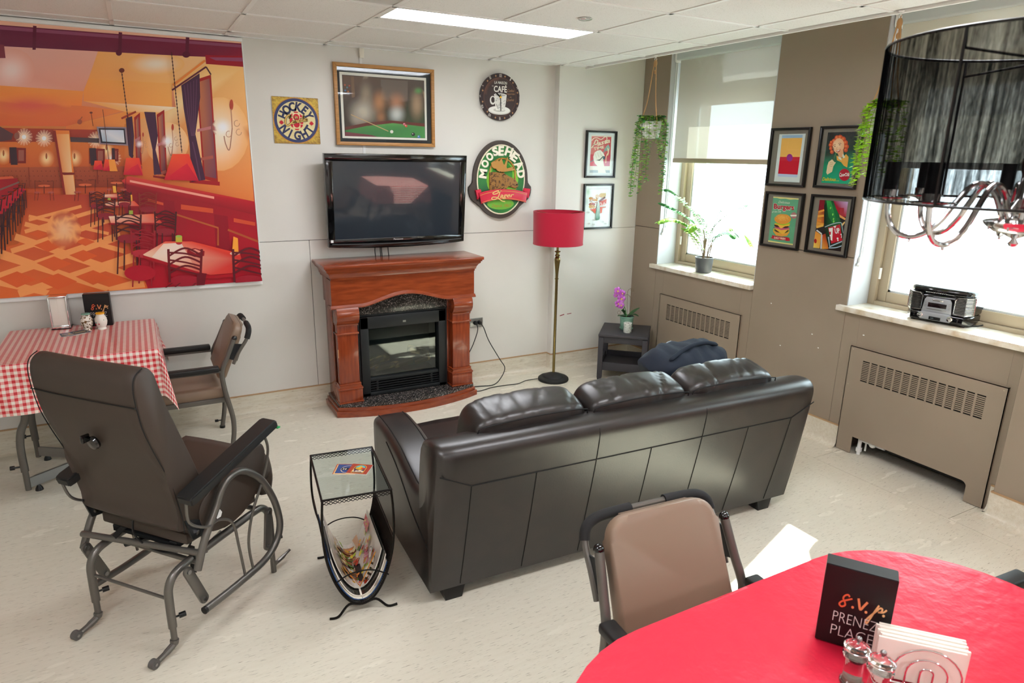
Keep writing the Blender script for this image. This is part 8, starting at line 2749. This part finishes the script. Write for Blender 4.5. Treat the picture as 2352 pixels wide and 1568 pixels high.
def burgers(A):
    P = A.poly
    P([(335, 205), (888, 240), (770, 1255), (230, 1190)], ['#6fae88', '#67a882', '#5fa27c', '#66aa84'])
    P([(335, 205), (888, 240), (884, 268), (800, 262), (700, 268), (600, 248), (480, 252), (420, 235), (333, 232)], '#e9d98c')
    P([(230, 1162), (400, 1185), (560, 1205), (774, 1228), (770, 1255), (228, 1192)], '#e9d98c')
    A.text('Licken', 455, 350, 690, 362, 62, '#e6e0cc', shear=0.35) if False else A.text('Delicious', 445, 346, 695, 362, 56, '#e6e0cc', shear=0.35)
    A.text('Burgers', 338, 470, 792, 496, 118, '#f0e6d8', bold=0.06); A.text('Burgers', 344, 466, 786, 490, 112, '#b8122a', bold=0.035)
    A.text('of the Day', 310, 560, 515, 545, 50, '#dfe6d4', shear=0.35)
    A.ell(785, 612, 62, 72, '#b87a78', n=28); P([(705, 600), (850, 596), (846, 628), (722, 632)], '#ece6d8')
    A.ell(520, 930, 190, 150, '#4f9070', n=30)
    P([(335, 960), (345, 900), (690, 900), (695, 980), (640, 1055), (520, 1072), (400, 1050)], '#e9a03c')
    P([(350, 950), (430, 985), (520, 1010), (620, 995), (690, 960), (680, 930), (360, 910)], '#8ab82e')
    A.ell(440, 945, 70, 38, '#4a2018', 0.3, n=20); A.ell(610, 955, 66, 34, '#4a2018', -0.35, n=20)
    P([(360, 900), (520, 900), (690, 900), (560, 1020), (535, 1020)], '#f0b83c')
    P([(365, 860), (700, 880), (680, 915), (520, 935), (370, 885)], '#cf5a7a')
    A.ell(420, 838, 60, 36, '#4a2018', 0.4, n=20); A.ell(595, 860, 78, 32, '#4a2018', 0.05, n=20)
    P([(372, 790), (705, 800), (690, 840), (600, 850), (510, 900), (440, 830), (370, 815)], '#f0b83c')
    P([(365, 775), (440, 810), (560, 830), (700, 800), (712, 770), (540, 800)], '#9cc62c')
    A.ell(545, 692, 180, 112, '#e8983a', n=40); A.glow(530, 660, 150, 85, '#f2b050', '#e8983a')
    rs = random.Random(4)
    for k in range(34):
        A.ell(545 + rs.uniform(-135, 135), 675 + rs.uniform(-65, 55), 6, 3.5, '#f6d890', rs.uniform(0, 3), n=6)
    P([(318, 1045), (420, 1068), (520, 1082), (640, 1085), (700, 1100), (712, 1165), (640, 1168), (600, 1150), (480, 1150), (380, 1135), (285, 1105), (325, 1085)], '#b8122a')
    A.text('DAILY FRESH', 366, 1118, 612, 1140, 38, '#f3e2cc', bold=0.03)
poster('black framed green poster of a tall burger, lower left beside the window', 'r', 1.486, 1.801, 1.235, 1.612, [(335, 205), (888, 240), (770, 1255), (230, 1190)], (1.545, 1.753, 1.268, 1.578), burgers, M['mat_taupe'])
def upb(A):
    P = A.poly
    P([(1350, 275), (1975, 310), (1810, 1390), (1205, 1325)], '#1c0e0e')
    P([(1350, 275), (1460, 282), (1450, 500), (1325, 510)], '#8a0c20')
    P([(1650, 290), (1975, 310), (1930, 640), (1770, 620)], ['#9a1c3a', '#c8a8d8', '#b8102a', '#a80c26'])
    for (x, y) in ((1710, 430), (1830, 440), (1760, 520)):
        P([(x - 55, y), (x + 55, y + 6), (x + 50, y + 110), (x - 40, y + 100)], '#b0122a')
    P([(1320, 520), (1450, 500), (1440, 800), (1270, 860), (1290, 680)], ['#d9742c', '#8a2a14', '#c8601c', '#e8a040', '#e08a34'])
    for (x0, y0, x1, y1, w, c) in ((1320, 540, 1450, 500, 40, '#e8983c'), (1300, 640, 1440, 620, 44, '#eaa844'), (1285, 720, 1380, 740, 40, '#e8862c'), (1280, 790, 1440, 810, 44, '#e89a38'), (1270, 880, 1430, 830, 50, '#eeb04c'), (1770, 610, 1920, 690, 48, '#e9a054'), (1830, 830, 1915, 750, 44, '#eec070')):
        A.line([(x0, y0), (x1, y1)], w, c)
    P([(1300, 920), (1440, 850), (1460, 1000), (1400, 1040)], '#1a1416')
    P([(1250, 960), (1380, 1040), (1350, 1335), (1205, 1325)], ['#e88a2c', '#e8a040', '#e9b04c', '#f0d060'])
    P([(1410, 1040), (1500, 1000), (1540, 1340), (1400, 1350)], ['#b83a1c', '#7a1014', '#d87a2c', '#e8a844'])
    P([(1380, 1030), (1410, 1040), (1395, 1345), (1362, 1340)], '#c9c4c8'); P([(1290, 930), (1400, 1010), (1395, 1040), (1270, 955)], '#d8d4d4')
    A.ell(1255, 1180, 30, 50, '#b81a14', n=16)
    P([(1475, 285), (1645, 292), (1700, 430), (1780, 600), (1870, 980), (1860, 1250), (1560, 1340), (1500, 1150), (1455, 860), (1450, 400)], ['#1c6a34', '#0f5a2c', '#0c7a3c', '#0a4a24', '#0a2a18', '#0c2418', '#081814', '#0a2014', '#0c2a1a', '#06200f'])
    P([(1500, 290), (1600, 295), (1660, 500), (1720, 740), (1640, 780), (1540, 640)], ['#2faa4c', '#2c9c44', '#1f9444', '#1c7a3c', '#2a8a44', '#1a6a34'])
    for (x, y) in ((1590, 450), (1640, 590), (1655, 690), (1660, 745)):
        A.ell(x, y, 15, 26, '#8ad45c', 0.2, n=14)
    A.line([(1465, 870), (1600, 810), (1740, 770), (1825, 765)], 16, '#b8c8d8', True); A.line([(1830, 770), (1870, 990)], 16, '#b8c8d8'); A.line([(1550, 1320), (1700, 1310), (1835, 1265)], 20, '#b8d0e4', True)
    A.line([(1545, 1080), (1570, 1290), (1850, 1170)], 34, '#a8bccc')
    P([(1535, 880), (1800, 800), (1865, 1150), (1605, 1225)], '#c8142c')
    A.text('7', 1590, 1140, 1690, 1120, 240, '#f0eeec', shear=0.12, bold=0.07); A.text('UP', 1692, 1005, 1800, 985, 110, '#e2e0e0', bold=0.04)
    P([(1650, 850), (1720, 830), (1690, 890)], '#f0eeec')
    for (x, y, r) in ((1585, 1050, 16), (1595, 1085, 10), (1745, 1110, 20), (1752, 1150, 15), (1822, 1020, 15), (1832, 1055, 11), (1828, 1085, 10)):
        A.ell(x, y, r, r * 1.1, '#f4f0f0', n=14)
poster('black framed poster of a tilted green soda bottle, lower right beside the near window', 'r', 1.856, 2.163, 1.237, 1.613, [(1350, 275), (1975, 310), (1810, 1390), (1205, 1325)], (1.914, 2.116, 1.271, 1.579), upb, M['mat_taupe'])

# red scuff on the wall by the lamp, chips in the taupe paint
sc = obj('wall_scuff', MB().strip([(3.115, YC - 0.0006, 0.488), (3.16, YC - 0.0006, 0.497)], 0.008, (0, -1, 0), 0.0006).strip([(3.19, YC - 0.0006, 0.497), (3.235, YC - 0.0006, 0.500)], 0.006, (0, -1, 0), 0.0006), mat('red scuff', '#8c3038', rough=0.7), cb)
ch = MB()
for (y, z) in ((-1.63, 0.84), (-1.75, 0.56), (-1.99, 0.70), (-2.05, 0.62), (-2.35, 0.78)):
    ch.box(XR - 0.0006, XR + 0.004, y - 0.005, y + 0.005, z - 0.003, z + 0.003)
obj('paint_chips', ch, M['white'], wr)
